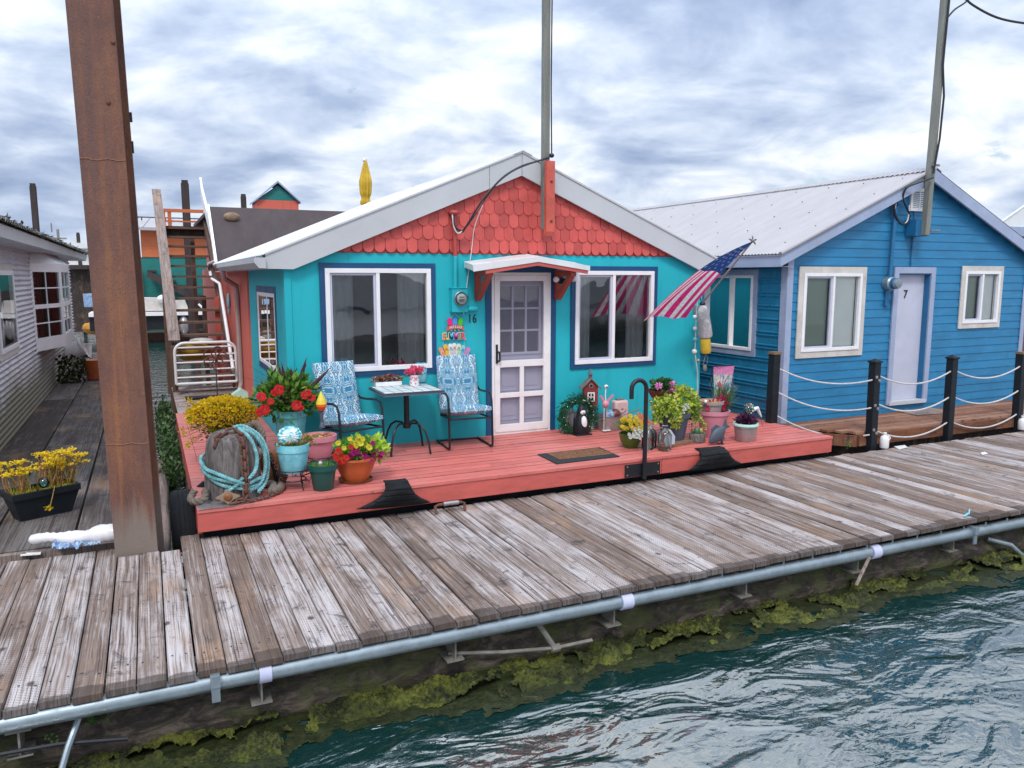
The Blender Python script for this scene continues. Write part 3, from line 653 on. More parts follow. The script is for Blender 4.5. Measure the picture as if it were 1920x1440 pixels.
# ---------------------------------------------------------------- building helpers
def wallcells(mb,T,u0,u1,w0,w1,holes,n0,n1):
    us=sorted({u0,u1,*[h[0] for h in holes],*[h[1] for h in holes]}); ws=sorted({w0,w1,*[h[2] for h in holes],*[h[3] for h in holes]})
    for a,b in zip(us,us[1:]):
        for c,d in zip(ws,ws[1:]):
            if any(h[0]<=(a+b)/2<=h[1] and h[2]<=(c+d)/2<=h[3] for h in holes): continue
            mb.box(a,b,c,d,n0,n1,T=lambda u,w,n:T(u,w,n))
def ring(mb,T,u0,u1,w0,w1,t,n0,n1,tb=None):
    """four butted boards round an opening"""
    tb=t if tb is None else tb
    mb.box(u0,u1,w1-t,w1,n0,n1,T=T); mb.box(u0,u1,w0,w0+tb,n0,n1,T=T); mb.box(u0,u0+t,w0+tb,w1-t,n0,n1,T=T); mb.box(u1-t,u1,w0+tb,w1-t,n0,n1,T=T)
def window(parent,T,u0,u1,w0,w1,trim,trimmat,framemat='white',ft=.055,mull=None,sash=0,muntin=None,curtain=None,blind=None,trimdepth=.022,depth=.0,name='window',gl='glass',nf=(-.05,.035),pn=-.012):
    """u right, w up, n outward from the wall face"""
    mb=MB()
    if trim: ring(mb,T,u0-trim,u1+trim,w0-trim,w1+trim,trim-.001,.001,trimdepth)
    if trim: win=mb.build(name,M[trimmat],parent,smooth=False,bevel=.002)
    fr=MB(); ring(fr,T,u0,u1,w0,w1,ft,*nf)
    if mull is not None: fr.box(mull-ft*.42,mull+ft*.42,w0+ft,w1-ft,nf[0]+.004,nf[1]-.004,T=T)
    if trim: fo=fr.build('frame',M[framemat],win,smooth=False,bevel=.003)
    else: win=fr.build(name,M[framemat],parent,smooth=False,bevel=.003)
    if sash:
        a,b=(u0+ft,mull-ft*.42) if sash>0 else (mull+ft*.42,u1-ft)
        sm=MB(); ring(sm,T,a+.002,b-.002,w0+ft+.002,w1-ft-.002,.026,-.03,.012); sm.build('sash',M['doorgrey'] if framemat=='white' else M[framemat],win,smooth=False)
    if muntin:
        nu,nw,region=muntin; a,b,c,d=region; mm=MB()
        for k in range(1,nu): uu=a+(b-a)*k/nu; mm.box(uu-.009,uu+.009,c,d,-.022,-.004,T=T)
        for k in range(1,nw): ww=c+(d-c)*k/nw; mm.box(a,b,ww-.009,ww+.009,-.021,-.005,T=T)
        mm.build('muntins',M[framemat],win,smooth=False)
    g=MB(); g.add([T(u0+ft*.5,w0+ft*.5,pn),T(u1-ft*.5,w0+ft*.5,pn),T(u1-ft*.5,w1-ft*.5,pn),T(u0+ft*.5,w1-ft*.5,pn)],[(0,1,2,3)]); g.build('pane',M[gl],win,smooth=False)
    if curtain:
        for a,b in curtain:
            c=MB(); n=max(8,int((b-a)*90))
            c.grid(lambda s,t:T(a+(b-a)*s,w0+.02+(w1-w0-.06)*t,-.16+.022*math.sin(s*(b-a)*75)*(1-.3*t)),n,2); c.build('curtain',M['curtain'],win)
    if blind:
        for a,b,lo,bm_ in blind:
            c=MB(); c.box(a,b,lo,w1-ft,-.075,-.070,T=T); c.build('blind',M[bm_],win,smooth=False)
    return win
def corrugated(mb,p00,du,dv,n,amp,nrm,seg=6,rib=None):
    """sheet: ribs run along dv, waves repeat along du"""
    p00,du,dv,nrm=V(p00),V(du),V(dv),V(nrm).normalized(); k=n*seg
    for s in (0,):
        vs=[]
        for i in range(k+1):
            h=amp*math.sin(2*math.pi*i/seg) if rib is None else amp*rib((i%seg)/seg)
            q=p00+du*(i/k)+nrm*h; vs+=[q,q+dv]
        mb.add(vs,[(2*i,2*i+2,2*i+3,2*i+1) for i in range(k)])
# ---------------------------------------------------------------- teal houseboat
HX0,HX1,HT=1.47,7.52,2.69
hb=empty('teal_houseboat',(4.5,9.4,.3),'small teal houseboat with coral scale shingles in its gable and a white screen door','houseboat')
TF=lambda u,w,n:(u,WY-n,w)           # front face
TS=lambda u,w,n:(HX0-n,u,w)          # left side
W1=(1.925,3.245,1.255,2.505); W2=(5.335,6.63,1.195,2.485); DR=(4.10,4.93,.325,2.44)
mb=MB(); wallcells(mb,TF,HX0,HX1,DZ,HT,[W1,W2,DR],-.10,0); 
W3=(10.28,11.98,1.18,2.19)
wallcells(mb,TS,WY+.101,13.0,DZ-.2,2.56,[W3],-.10,0)
mb.box(HX1-.1,HX1,WY+.101,16,DZ-.2,2.56)
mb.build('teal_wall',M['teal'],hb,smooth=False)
mb=MB(); wallcells(mb,TS,13.001,18,DZ-.2,2.56,[],-.10,.004); mb.box(HX0-.03,HX0+.05,12.99,13.09,DZ,2.55); mb.build('coral_side_wall',M['coralwall'],hb,smooth=False)
mb=MB(); mb.box(HX0-.018,HX0+.06,WY-.018,WY+.20,DZ,2.5); mb.build('corner_board',M['teal'],hb,smooth=False)
mb=MB(); mb.box(HX0+.1,HX1-.1,12.6,12.7,DZ,2.68); mb.box(HX0+.1,HX1-.1,WY+.1,12.6,DZ-.05,DZ-.01); mb.box(HX0+.1,HX1-.1,WY+.1,12.6,2.66,2.70); mb.build('room',M['room'],hb,smooth=False)
window(hb,TF,*W1,.065,'navy',mull=2.565,sash=1,curtain=[(2.0,2.30),(2.86,3.2)])
window(hb,TF,*W2,.065,'navy',mull=5.955,sash=1,curtain=[(5.38,5.66),(6.28,6.6)])
window(hb,TS,*W3,.09,'navy',mull=11.0,sash=0,ft=.05,gl='glassdim',nf=(-.03,.012),pn=.0035,trimdepth=.008)
# things on the inner sills, seen through the panes
def sillthing(pixel,mat,col,shape,name,label,cat):
    p=py(pixel[0],pixel[1],WY+.19); mb=MB(); mb.col=col; shape(mb,p); tag(mb.build(name,M[mat],None,loc=p),label,cat)
mb=MB(); mb.box(1.9,3.27,WY+.11,WY+.30,1.21,1.235); mb.box(5.3,6.66,WY+.11,WY+.30,1.15,1.175); mb.build('inner_sill',M['white'],hb,smooth=False)
def redblob(mb,p):
    for k in range(60): mb.leaf(p+V((random.gauss(0,.07),random.gauss(0,.02),.06+random.gauss(0,.03))),(random.uniform(-1,1),random.uniform(-1,0),random.uniform(-.3,1)),(0,-1,.3),.05,.04)
    mb.lathe([(.0,-.01),(.035,-.01),(.045,.05),(.04,.055)],p,12)
sillthing((743,690),'petal',(.62,.05,.06),redblob,'flower_vase','blurred red flowers behind the left window pane of the teal house','vase')
def giraffe(mb,p):
    # small striped figurine: legs, body, neck, head
    for dx in (-.025,.025): mb.tube([p+V((dx,0,0)),p+V((dx*.6,0,.07))],[.014,.010],7)
    mb.ell(p+V((0,0,.10)),.034,.03,.04); mb.tube([p+V((0,0,.12)),p+V((-.005,-.005,.17))],.012,7); mb.ell(p+V((-.008,-.01,.185)),.028,.022,.018); 
    for dx in (-.02,.01): mb.tube([p+V((dx,0,.195)),p+V((dx*1.4,0,.225))],.004,5)
sillthing((1183,672),'col',(.75,.75,.72),giraffe,'figurine','small white striped animal figurine on the right window sill','figurine')
sillthing((1205,668),'col',(.10,.22,.45),lambda mb,p:mb.lathe([(0,0),(.04,0),(.048,.05),(.035,.09),(.028,.10),(.034,.12)],p,16),'jar','blue and white jar standing on the right window sill','jar')
# gable with fish scale shingles
APX=(4.48,3.99); SLP=(APX[1]-2.655)/(APX[0]-1.25)
mb=MB(); mb.ext([(HX0,2.692),(HX1,2.692),(APX[0],APX[1]-.10)],lambda u,w,k:(u,WY-.0005+k*.06,w)); 
def gabletop(u): return APX[1]-abs(u-APX[0])*SLP
sw=.1385; rowh=.168
for r_ in range(9):
    zb=2.696+r_*rowh; off=(r_%2)*sw/2
    k=0; u=HX0-.05+off
    while u<HX1+.1:
        cu=u+sw/2+random.uniform(-.003,.003); hw=sw/2-.003
        if zb+.085<gabletop(cu)-.12 and HX0+.05<cu<HX1-.05:
            top=zb+.235; arc=[(cu+hw*math.cos(a),zb+hw+hw*math.sin(a)*(.95)) for a in [math.pi+math.pi*i/10 for i in range(11)]]
            tt=min(top,gabletop(cu)-.05); poly=arc+[(cu+hw,max(tt,zb+hw+.005)),(cu-hw,max(tt,zb+hw+.005))]
            j=random.uniform(-.003,.003); mb.rnd=random.random()
            mb.ext(poly,lambda u,w,k:(u,WY-.020+j+(w-zb)/.235*.014-(0 if k else .011),w))
        u+=sw
mb.build('gable_shingles',M['shingle'],hb,smooth=False)
# roof, barge boards, gutter
YB=9.30; YR=16.6
mb=MB(); 
for sgn in (-1,1):
    ex=3.27; p0=V((APX[0],YB-.02,APX[1]+.012)); dv=V((sgn*ex,0,-ex*SLP)); nrm=V((sgn*SLP,0,1))
    corrugated(mb,p0,(0,YR-YB,0),dv,44,.010,nrm)
    mb.add([p0+V((0,.02,-.02)),p0+dv+V((0,.02,-.02)),p0+dv+V((0,YR-YB,-.02)),p0+V((0,YR-YB,-.02))],[(0,1,2,3)])
roof=mb.build('roof',M['roofwhite'],hb,ang=60)
mb=MB(); mb.ext([(APX[0]-.13,APX[1]-.025),(APX[0],APX[1]+.03),(APX[0]+.13,APX[1]-.025),(APX[0]+.13,APX[1]-.035),(APX[0],APX[1]+.018),(APX[0]-.13,APX[1]-.035)],lambda u,w,k:(u,(YB-.03,YR)[k],w)); mb.build('ridge_cap',M['roofwhite'],roof,smooth=False)
for sgn in (-1,1):
    mb=MB(); e=APX[0]+sgn*3.23; ze=APX[1]-3.23*SLP; u1=e; c=sgn*.001
    poly=[(APX[0]+c,APX[1]),(u1,ze),(u1,ze-.155),(u1-sgn*.30,ze-.285+.30*SLP),(APX[0]+c,APX[1]-.285)]
    mb.ext(poly,lambda u,w,k:(u,(YB,YB+.03)[k],w)); mb.build('barge_board',M['barge'],roof,smooth=False,bevel=.004)
mb=MB()
for sgn in (-1,1):
    e=APX[0]+sgn*3.24
    mb.ext([(APX[0],APX[1]-.002),(e,APX[1]-.002-3.24*SLP),(e,APX[1]+.024-3.24*SLP),(APX[0],APX[1]+.024)],lambda u,w,k:(u,(YB-.016,YB-.002)[k],w))
mb.build('drip_edge',M['roofwhite'],roof,smooth=False)
mb=MB(); mb.box(4.02,4.025,YB-.003,YB-.0005,3.50,3.79); mb.build('joint_seam',M['steel'],roof,smooth=False)
mb=MB(); mb.box(HX0-.22,HX0-.001,WY+.03,16.5,2.50,2.515); mb.box(HX1+.001,HX1+.2,WY,16.5,2.50,2.515); mb.build('soffit',M['doorgrey'],roof,smooth=False)
gx=1.24; mb=MB(); prof=[(gx,2.62),(gx,2.50),(gx-.075,2.50),(gx-.125,2.56),(gx-.125,2.62),(gx-.118,2.62),(gx-.118,2.562),(gx-.07,2.508),(gx-.008,2.508),(gx-.008,2.62)]
mb.ext(prof,lambda u,w,k:(u,(YB-.05,14.4)[k],w)); mb.ext([(gx,2.62),(gx,2.50),(gx-.075,2.50),(gx-.125,2.56),(gx-.125,2.62)],lambda u,w,k:(u,(YB-.054,YB-.051)[k],w)); mb.build('gutter',M['barge'],roof,smooth=False)
mb=MB(); mb.tube([(gx-.06,14.0,2.5),(gx-.05,14.05,2.38),(HX0-.06,14.3,2.25),(HX0-.05,14.35,2.1),(HX0-.05,14.35,.55),(HX0-.10,14.25,.42)],.042,10)
mb.build('downpipe',M['pottaupe'],hb)
# door
mb=MB(); mb.box(4.00,4.079,.30,2.60,.001,.020,T=TF); mb.box(4.951,5.035,.30,2.60,.001,.020,T=TF); mb.box(4.08,4.95,2.462,2.60,.001,.019,T=TF); mb.build('door_trim',M['navy'],hb,smooth=False,bevel=.002)
mb=MB(); ring(mb,TF,4.08,4.95,.30,2.46,.035,.0,.03); 
a,b,c,d=4.116,4.914,.337,2.424
ring(mb,TF,a,b,c,d,.075,.004,.042,tb=.10); mb.box(a+.075,b-.075,1.21,1.30,.006,.041,T=TF); mb.box(a+.075,b-.075,.80,.865,.006,.040,T=TF); mb.box((a+b)/2-.03,(a+b)/2+.03,.437,.80,.007,.039,T=TF); mb.box((a+b)/2-.03,(a+b)/2+.03,.865,1.21,.007,.039,T=TF)
sd_=mb.build('screen_door',M['whitedoor'],hb,smooth=False,bevel=.003)
mb=MB(); mb.box(a+.01,a+.035,1.27,1.52,.043,.062,T=TF); mb.tube([TF(a+.05,1.30,.05),TF(a+.05,1.30,.085),TF(a+.05,1.42,.085),TF(a+.05,1.42,.05)],.012,8); mb.build('handle',M['black'],sd_)
def screenmat():
    m,t,b,o=newmat('insect_screen'); t.nodes.remove(b); tr=N(t,'ShaderNodeBsdfTransparent'); df=N(t,'ShaderNodeBsdfDiffuse'); df.inputs[0].default_value=(.26,.26,.34,1); mx=N(t,'ShaderNodeMixShader'); mx.inputs[0].default_value=.36
    L(t,tr.outputs[0],mx.inputs[1]); L(t,df.outputs[0],mx.inputs[2]); L(t,mx.outputs[0],o.inputs[0]); return m
M['screen']=screenmat()
mb=MB(); mb.add([TF(a+.05,c+.05,.012),TF(b-.05,c+.05,.012),TF(b-.05,d-.05,.012),TF(a+.05,d-.05,.012)],[(0,1,2,3)]); mb.build('mesh',M['screen'],sd_,smooth=False)
mb=MB(); q=(4.21,4.80,1.40,2.28)
wallcells(mb,TF,4.101,4.929,.326,2.438,[q],-.075,-.04)
for uu in (4.19,4.54):
    for w0,w1 in ((.48,.80),(.88,1.2)):
        ring(mb,TF,uu,uu+.30,w0,w1,.02,-.0395,-.03); mb.box(uu+.06,uu+.24,w0+.06,w1-.06,-.0395,-.032,T=TF)
ring(mb,TF,q[0]-.03,q[1]+.03,q[2]-.03,q[3]+.03,.03,-.0395,-.022)
idoor=mb.build('front_door',M['doorlav'],hb,smooth=False,bevel=.003)
mb=MB()
for k in (1,2): 
    uu=q[0]+(q[1]-q[0])*k/3; mb.box(uu-.012,uu+.012,q[2],q[3],-.055,-.026,T=TF); ww=q[2]+(q[3]-q[2])*k/3; mb.box(q[0],q[1],ww-.012,ww+.012,-.054,-.027,T=TF)
mb.build('muntins',M['doorlav'],idoor,smooth=False)
mb=MB(); mb.add([TF(q[0],q[2],-.05),TF(q[1],q[2],-.05),TF(q[1],q[3],-.05),TF(q[0],q[3],-.05)],[(0,1,2,3)]); mb.build('pane',M['glass'],idoor,smooth=False)
# canopy above the door
cano=[(3.70,2.56),(4.50,2.655),(5.30,2.56)]
YC=8.86
pL,pM,pR=py(888,497,YC),py(1010,482,YC),py(1106,499,YC); cx=(pL.x,pM.x,pR.x)
mb=MB(); mb.ext([(cx[0],pL.z-.075),(cx[0],pL.z),(cx[1],pM.z),(cx[2],pR.z),(cx[2],pR.z-.055),(cx[1],pM.z-.055)],lambda u,w,k:(u+(.09 if k else 0),(YC,WY-.022)[k],w+(.05 if k else 0)))
can=mb.build('door_canopy',M['roofwhite'],hb,smooth=False,bevel=.004)
mb=MB(); mb.ext([(cx[0]+.17,pL.z-.105),(cx[0]+.17,pL.z-.055),(cx[1],pM.z-.057),(cx[2]-.02,pR.z-.057),(cx[2]-.02,pR.z-.10),(cx[1],pM.z-.105)],lambda u,w,k:(u,(YC+.012,YC+.05)[k],w)); mb.build('valance',M['fascia'],can,smooth=False)
for xx in (3.87,5.04):
    mb=MB(); zt=2.47; mb.box(xx-.035,xx+.035,WY-.09,WY-.022,2.10,zt+.02); mb.box(xx-.034,xx+.034,YC+.06,WY-.091,zt-.06,zt+.015); mb.bar((xx,WY-.07,2.12),(xx,YC+.10,zt-.03),.066,.07); mb.build('bracket',M['redwood'],can,smooth=False,bevel=.003)
# lamp, meter, conduit, number
lp=empty('wall_lamp',TF(5.10,2.33,.03)); lp.parent=hb; lp.location=V(TF(5.10,2.33,.03))-hb.location
mb=MB(); mb.lathe([(0,0),(.05,0),(.055,.02),(.02,.035),(.0,.035)],TF(5.10,2.36,.001),16,M=Matrix.Rotation(R(90),4,'X')); 
for dx in (-.07,.09):
    mb.tube([TF(5.10,2.36,.04),TF(5.10+dx*.6,2.37,.10),TF(5.10+dx,2.34,.15)],[.012,.02,.035],10)
mb.build('lamp_body',M['blackplastic'],lp)
for p_ in ((1043,524),(1076,523)):
    mb=MB(); c=py(*p_,WY-.17); mb.ell(c,.040,.05,.040); mb.build('bulb',M['plasticwhite'],lp)
mm=MB(); mm.box(3.50,3.715,1.955,2.255,.001,.10,T=TF); mm.box(3.49,3.725,2.256,2.268,.001,.11,T=TF); meter=mm.build('meter_box',M['teal'],hb,smooth=False,bevel=.006)
mm=MB(); mm.lathe([(.092,0),(.092,.03),(.084,.035)],TF(3.612,2.13,.1),24,M=Matrix.Rotation(R(90),4,'X')); mm.build('meter_ring',M['galv'],meter)
mm=MB(); mm.lathe([(.083,0),(.083,.05),(.07,.075),(.0,.085)],TF(3.612,2.13,.1),24,M=Matrix.Rotation(R(90),4,'X')); mm.build('meter_glass',M['jar'],meter)
mm=MB(); mm.lathe([(0,.045),(.068,.045),(.068,.0)],TF(3.617,2.125,.1),24,M=Matrix.Rotation(R(90),4,'X')); dial=mm.build('meter_dial',M['plasticwhite'],meter)
mm=MB()
for k,z in enumerate((2.15,2.115,2.10)): mm.box(3.58,3.65,z-.004,z+.004,.146,.148,T=TF)
mm.build('dial_marks',M['black'],dial,smooth=False)
mm=MB(); mm.tube([TF(3.565,2.26,.05),TF(3.565,2.66,.05)],.028,10); mm.build('lower_conduit',M['teal'],hb)
mm=MB(); mm.tube([TF(3.565,2.661,.05),TF(3.555,3.18,.06)],.026,10); mm.ell(TF(3.545,3.20,.075),.065,.07,.035); mm.build('weatherhead',M['shingle'],hb)
mm=MB(); mm.box(3.72,3.88,1.93,2.11,.001,.012,T=TF); mm.tube([TF(3.735,1.975,.04),TF(3.745,1.995,.045),TF(3.86,1.995,.045),TF(3.87,1.995,.04)],[.03,.035,.035,.02],10); mm.tube([TF(3.80,2.01,.045),TF(3.80,2.08,.03)],.006,6); mm.build('junction_box',M['teal'],hb)
vs,fs=text('16',.155,.004,lambda u,w,n:TF(3.81+u*.85,1.862+w,.008-n)); mm=MB(); mm.add(vs,fs); mm.build('house_number',M['black'],hb,smooth=False)
# rear wing: brown pitched roof, flat terrace
mb=MB(); p0=V((1.30,16.53,2.66)); p1=V((1.30,17.85,3.87)); w=V((6.3,0,0)); mb.add([p0,p0+w,p1+w,p1],[(0,1,2,3)]); mb.add([p0-V((0,-.02,.06)),p0+w-V((0,-.02,.06)),p1+w-V((0,-.02,.06)),p1-V((0,-.02,.06))],[(0,1,2,3)])
mb.box(1.3,7.6,17.86,24,3.78,3.865); rr_=mb.build('rear_roof',M['brownroof'],hb,smooth=False)
mb=MB(); q=px(419,404,1.75); q=V((1.72,17.55,3.60)); mb.ell(q+V((-.02,-.05,.05)),.17,.06,.09,16,8); mb.build('dome_vent',M['brass'],rr_)
mb=MB(); mb.bar(p0+V((-.03,0,.0)),p1+V((-.03,0,0)),.05,.13); mb.build('rake_trim',M['white'],rr_,smooth=False)
mb=MB(); mb.box(HX0,7.5,16.55,24,DZ-.2,2.6); mb.box(1.6,7.5,17.9,24,2.6,3.77); mb.build('rear_wall',M['coralwall'],hb,smooth=False)
# ---------------------------------------------------------------- blue houseboat
BX0,BX1,BY,BZ=8.57,14.15,8.77,.22
RX,RZ=11.36,4.08; BS=.438
bh=empty('blue_houseboat',(11.4,8.77,.22),'blue lap sided houseboat with a pale lavender door numbered 7 and grey metal roof','houseboat')
BF=lambda u,w,n:(u,BY-n,w); BSd=lambda u,w,n:(BX0-n,u,w)
w1=(8.86,10.06,1.28,2.46); dr=(10.87,11.63,.36,2.46); w2=(12.47,13.38,1.62,2.50); ws=(9.46,10.62,1.25,2.43)
def broof(u): return RZ-.06-abs(u-RX)*BS
mb=MB(); lap=.134; z=BZ-.06
while z<RZ:
    for (u0,u1) in [(BX0,BX1)]:
        segs=[(u0,u1)]
        for h in (w1,dr,w2):
            if z+lap*.5>h[2] and z+lap*.5<h[3]:
                ns=[]
                for a,b in segs:
                    if h[0]>a and h[1]<b: ns+=[(a,h[0]),(h[1],b)]
                    else: ns.append((a,b))
                segs=ns
        for a,b in segs:
            zt=z+lap+.012; lim=lambda u:broof(u)+.05
            # clip against the roof slope
            hw=(RZ-.045-z-lap-.012)/BS; a2,b2=max(a,RX-hw),min(b,RX+hw)
            if b2-a2<.05: continue
            cuts=[a2]+([random.uniform(a2+.3,b2-.3)] if b2-a2>2 else [])+[b2]
            for c,d in zip(cuts,cuts[1:]):
                j=random.uniform(-.001,.001)
                mb.add([(c,BY-.016+j,z),(d-.002,BY-.016+j,z),(d-.002,BY-.004,zt),(c,BY-.004,zt),(c,BY,z),(d-.002,BY,z)],[(0,1,2,3),(0,4,5,1)])
    z+=lap
mb.build('lap_siding',M['blue'],bh,smooth=False)
mb=MB(); wallcells(mb,BF,BX0,BX1,BZ-.1,2.66,[w1,dr,w2],-.1,-.001); mb.ext([(BX0,2.661),(BX1,2.661),(BX1,broof(BX1)),(RX,RZ-.06),(BX0,broof(BX0))],lambda u,w,k:(u,BY+.001+k*.08,w)); 
mb.box(BX1-.1,BX1,BY+.101,17,BZ,2.66); mb.box(BX0+.1,BX1-.1,11.5,11.6,BZ,2.66); mb.box(BX0+.1,BX1-.1,BY+.1,11.5,BZ-.05,BZ-.01)
mb.build('wall_core',M['bluedark'],bh,smooth=False)
# ribbed metal side wall
mb=MB(); prof=[]; z=BZ-.2
while z<2.68:
    prof+=[(0,z),(0,z+.085),(.016,z+.092),(.016,z+.106),(0,z+.113),(0,z+.135),(.016,z+.142),(.016,z+.156),(0,z+.163)]; z+=.20
def sidepanel(y0,y1,z0,z1):
    pr=[(n,min(max(zz_,z0),z1)) for n,zz_ in prof if z0-.2<zz_<z1+.2]
    vs=[]; 
    for n,zz_ in pr: vs+=[(BX0-n,y0,zz_),(BX0-n,y1,zz_)]
    mb.add(vs,[(2*i,2*i+1,2*i+3,2*i+2) for i in range(len(pr)-1)])
sidepanel(BY+.11,ws[0],BZ-.2,2.68); sidepanel(ws[0],ws[1],BZ-.2,ws[2]); sidepanel(ws[0],ws[1],ws[3],2.68); sidepanel(ws[1],17,BZ-.2,2.68)
mb.build('ribbed_side_wall',M['bluemetal'],bh,ang=30)
mb=MB(); mb.ext([(BX0-.03,BY-.032),(BX0+.085,BY-.032),(BX0+.085,BY-.0165),(BX0-.003,BY-.0165),(BX0-.003,BY+.10),(BX0-.03,BY+.10)],lambda u,w,k:(u,w,(BZ-.04,2.66)[k])); mb.build('corner_board',M['bargeblue'],bh,smooth=False,bevel=.003)
mb=MB(); mb.box(BX1-.085,BX1+.02,BY-.032,BY-.0165,BZ-.04,2.68); mb.build('corner_board',M['bargeblue'],bh,smooth=False,bevel=.003)
T2=lambda u,w,n:(u,BY-.017-n,w)
window(bh,T2,*w1,.095,'beigeframe',mull=9.47,sash=1,blind=[(8.9,9.44,1.3,'blinddark'),(9.5,10.02,1.3,'blindwhite')],ft=.05,gl='glassdim')
window(bh,T2,*w2,.085,'beigeframe',mull=12.93,sash=1,blind=[(12.5,12.90,1.65,'blinddark'),(12.95,13.35,1.65,'blindwhite')],ft=.05,gl='glassdim')
window(bh,BSd,*ws,.09,'bargeblue',mull=9.98,blind=[(9.48,9.96,1.28,'blindgreen'),(10.0,10.6,1.28,'blinddark')],ft=.045,gl='glassdim')
mb=MB(); ring(mb,T2,dr[0]-.10,dr[1]+.10,dr[2]-.02,dr[3]+.10,.10,.001,.028,tb=.0005); mb.build('door_trim',M['bargeblue'],bh,smooth=False,bevel=.003)
mb=MB(); ring(mb,T2,dr[0],dr[1],dr[2],dr[3],.02,-.12,.0); mb.build('door_jamb',M['bluedark'],bh,smooth=False)
mb=MB(); mb.box(dr[0]+.02,dr[1]-.02,dr[2]+.03,dr[3]-.02,-.13,-.09,T=T2); fd=mb.build('front_door',M['doorgrey'],bh,smooth=False)
mb=MB(); mb.ell(T2(dr[0]+.075,1.32,-.06),.028); mb.build('knob',M['potsilver'],fd)
mb=MB(); mb.box(dr[0]-.05,dr[1]+.05,dr[2]-.03,dr[2]+.028,-.12,.05,T=T2); mb.build('threshold',M['barge'],bh,smooth=False)
vs,fs=text('7',.19,.006,lambda u,w,n:T2(11.18+u,2.12+w,-.083+n)); mb=MB(); mb.add(vs,fs); mb.build('door_number',M['darksteel'],bh,smooth=False)
# roof
mb=MB(); YF=BY-.17; YE=19.0
for sgn in (-1,1):
    ex=3.12; dv=V((sgn*ex,0,-ex*BS)); nrm=V((sgn*BS,0,1)); p0=V((RX,YF,RZ+.02))
    corrugated(mb,p0,(0,YE-YF,0),dv,150,.009,nrm,seg=4)
    mb.add([p0+V((0,.0,-.03)),p0+dv+V((0,.0,-.03)),p0+dv+V((0,YE-YF,-.03)),p0+V((0,YE-YF,-.03))],[(0,1,2,3)])
broofo=mb.build('roof',M['roofmetal'],bh,ang=70)
mb=MB()
for sgn in (-1,1):
    n=110
    for k in range(n):
        y=YF+(YE-YF)*k/n
        mb.add([(RX,y,RZ+.05),(RX,y+.085,RZ+.05),(RX+sgn*.16,y+.085,RZ+.05-.16*BS-.004),(RX+sgn*.16,y,RZ+.05-.16*BS-.004)],[(0,1,2,3)])
        mb.add([(RX+sgn*.16,y+.01,RZ+.05-.16*BS-.004),(RX+sgn*.16,y+.05,RZ+.05-.16*BS-.004),(RX+sgn*.185,y+.03,RZ+.02-.16*BS-.004)],[(0,1,2)])
mb.build('ridge_cap',M['roofmetal'],broofo,smooth=False)
mb=MB(); sc0=V((RX-.35,YF+.3,RZ+.034-.35*BS)); mb.ell(sc0,.012,.012,.008,6,4); scr=mb.build('roof_screw',M['steel'],broofo)
for k in range(1,100):
    y=YF+.3+(k//5)*.75; s_=(k%5)*.6+.35+random.uniform(-.02,.02); inst(scr,broofo,V((RX-s_,y,RZ+.034-s_*BS))-sc0)
for sgn in (-1,1):
    mb=MB(); e=RX+sgn*3.10
    mb.ext([(RX+sgn*.001,RZ+.005),(e,RZ+.005-3.1*BS),(e,RZ+.005-3.1*BS-.175),(RX+sgn*.001,RZ+.005-.185)],lambda u,w,k:(u,(YF,YF+.035)[k],w)); mb.build('barge_board',M['bargeblue'],broofo,smooth=False,bevel=.003)
mb=MB(); mb.tube([(RX+s_*0,YF-.01,RZ+.02) for s_ in (0,)]+[(RX-3.12,YF-.01,RZ+.02-3.12*BS)],.03,8); mb.build('rake_flashing',M['roofmetal'],broofo)
ze=RZ-3.1*BS; mb=MB(); mb.box(RX-3.10,RX-3.075,YF+.036,YE,ze-.175,ze+.0); mb.box(RX-3.075,BX0-.031,YF+.036,YE,ze-.172,ze-.165); mb.build('eave_board',M['bargeblue'],broofo,smooth=False)
# vent, conduit, meter, pole box
vm=MB(); ring(vm,T2,11.02,11.46,3.44,3.80,.05,.001,.03); vt=vm.build('gable_vent',M['white'],bh,smooth=False)
vm=MB(); 
for k in range(9): vm.box(11.075,11.225,3.50+k*.03,3.515+k*.03,.002,.018,T=T2); vm.box(11.245,11.40,3.50+k*.03,3.515+k*.03,.002,.018,T=T2)
vm.box(11.226,11.244,3.49,3.75,.002,.025,T=T2); vm.build('louvres',M['white'],vt,smooth=False)
mb=MB(); mb.tube([T2(10.66,3.50,.05),T2(10.63,2.42,.05)],.033,10); mb.ell(T2(10.67,3.55,.07),.05,.06,.05); cdt=mb.build('conduit',M['bluedark'],bh)
mb=MB(); mb.lathe([(.0,.0),(.105,.0),(.105,.10),(.085,.12),(.085,.20),(.07,.235),(0,.24)],T2(10.62,2.30,.0),20,M=Matrix.Rotation(R(90),4,'X')); m2=mb.build('meter',M['galv'],bh)
mb=MB(); mb.lathe([(.087,.135),(.087,.185)],T2(10.62,2.30,.0),20,M=Matrix.Rotation(R(90),4,'X')); mb.build('meter_ring',M['bluedark'],m2)
mb=MB(); mb.box(10.59,10.65,1.98,2.19,.001,.03,T=T2); mb.box(10.57,10.67,1.95,1.98,.001,.05,T=T2); mb.build('meter_bracket',M['bluedark'],bh,smooth=False)
mb=MB(); mb.box(10.96,11.24,3.04,3.30,.001,.20,T=T2); mb.build('pole_bracket_box',M['bluedark'],bh,smooth=False,bevel=.006)
mb=MB(); mb.tube([T2(11.14,3.44,.01),T2(11.14,3.30,.01)],.012,6); mb.tube([T2(11.14,3.03,.01),T2(11.14,2.575,.01)],.012,6); mb.build('thin_conduit',M['bluedark'],bh)
mb=MB(); mb.box(12.62,12.70,10.2,10.3,3.5,3.78); mb.build('stovepipe',M['darksteel'],bh,smooth=False)
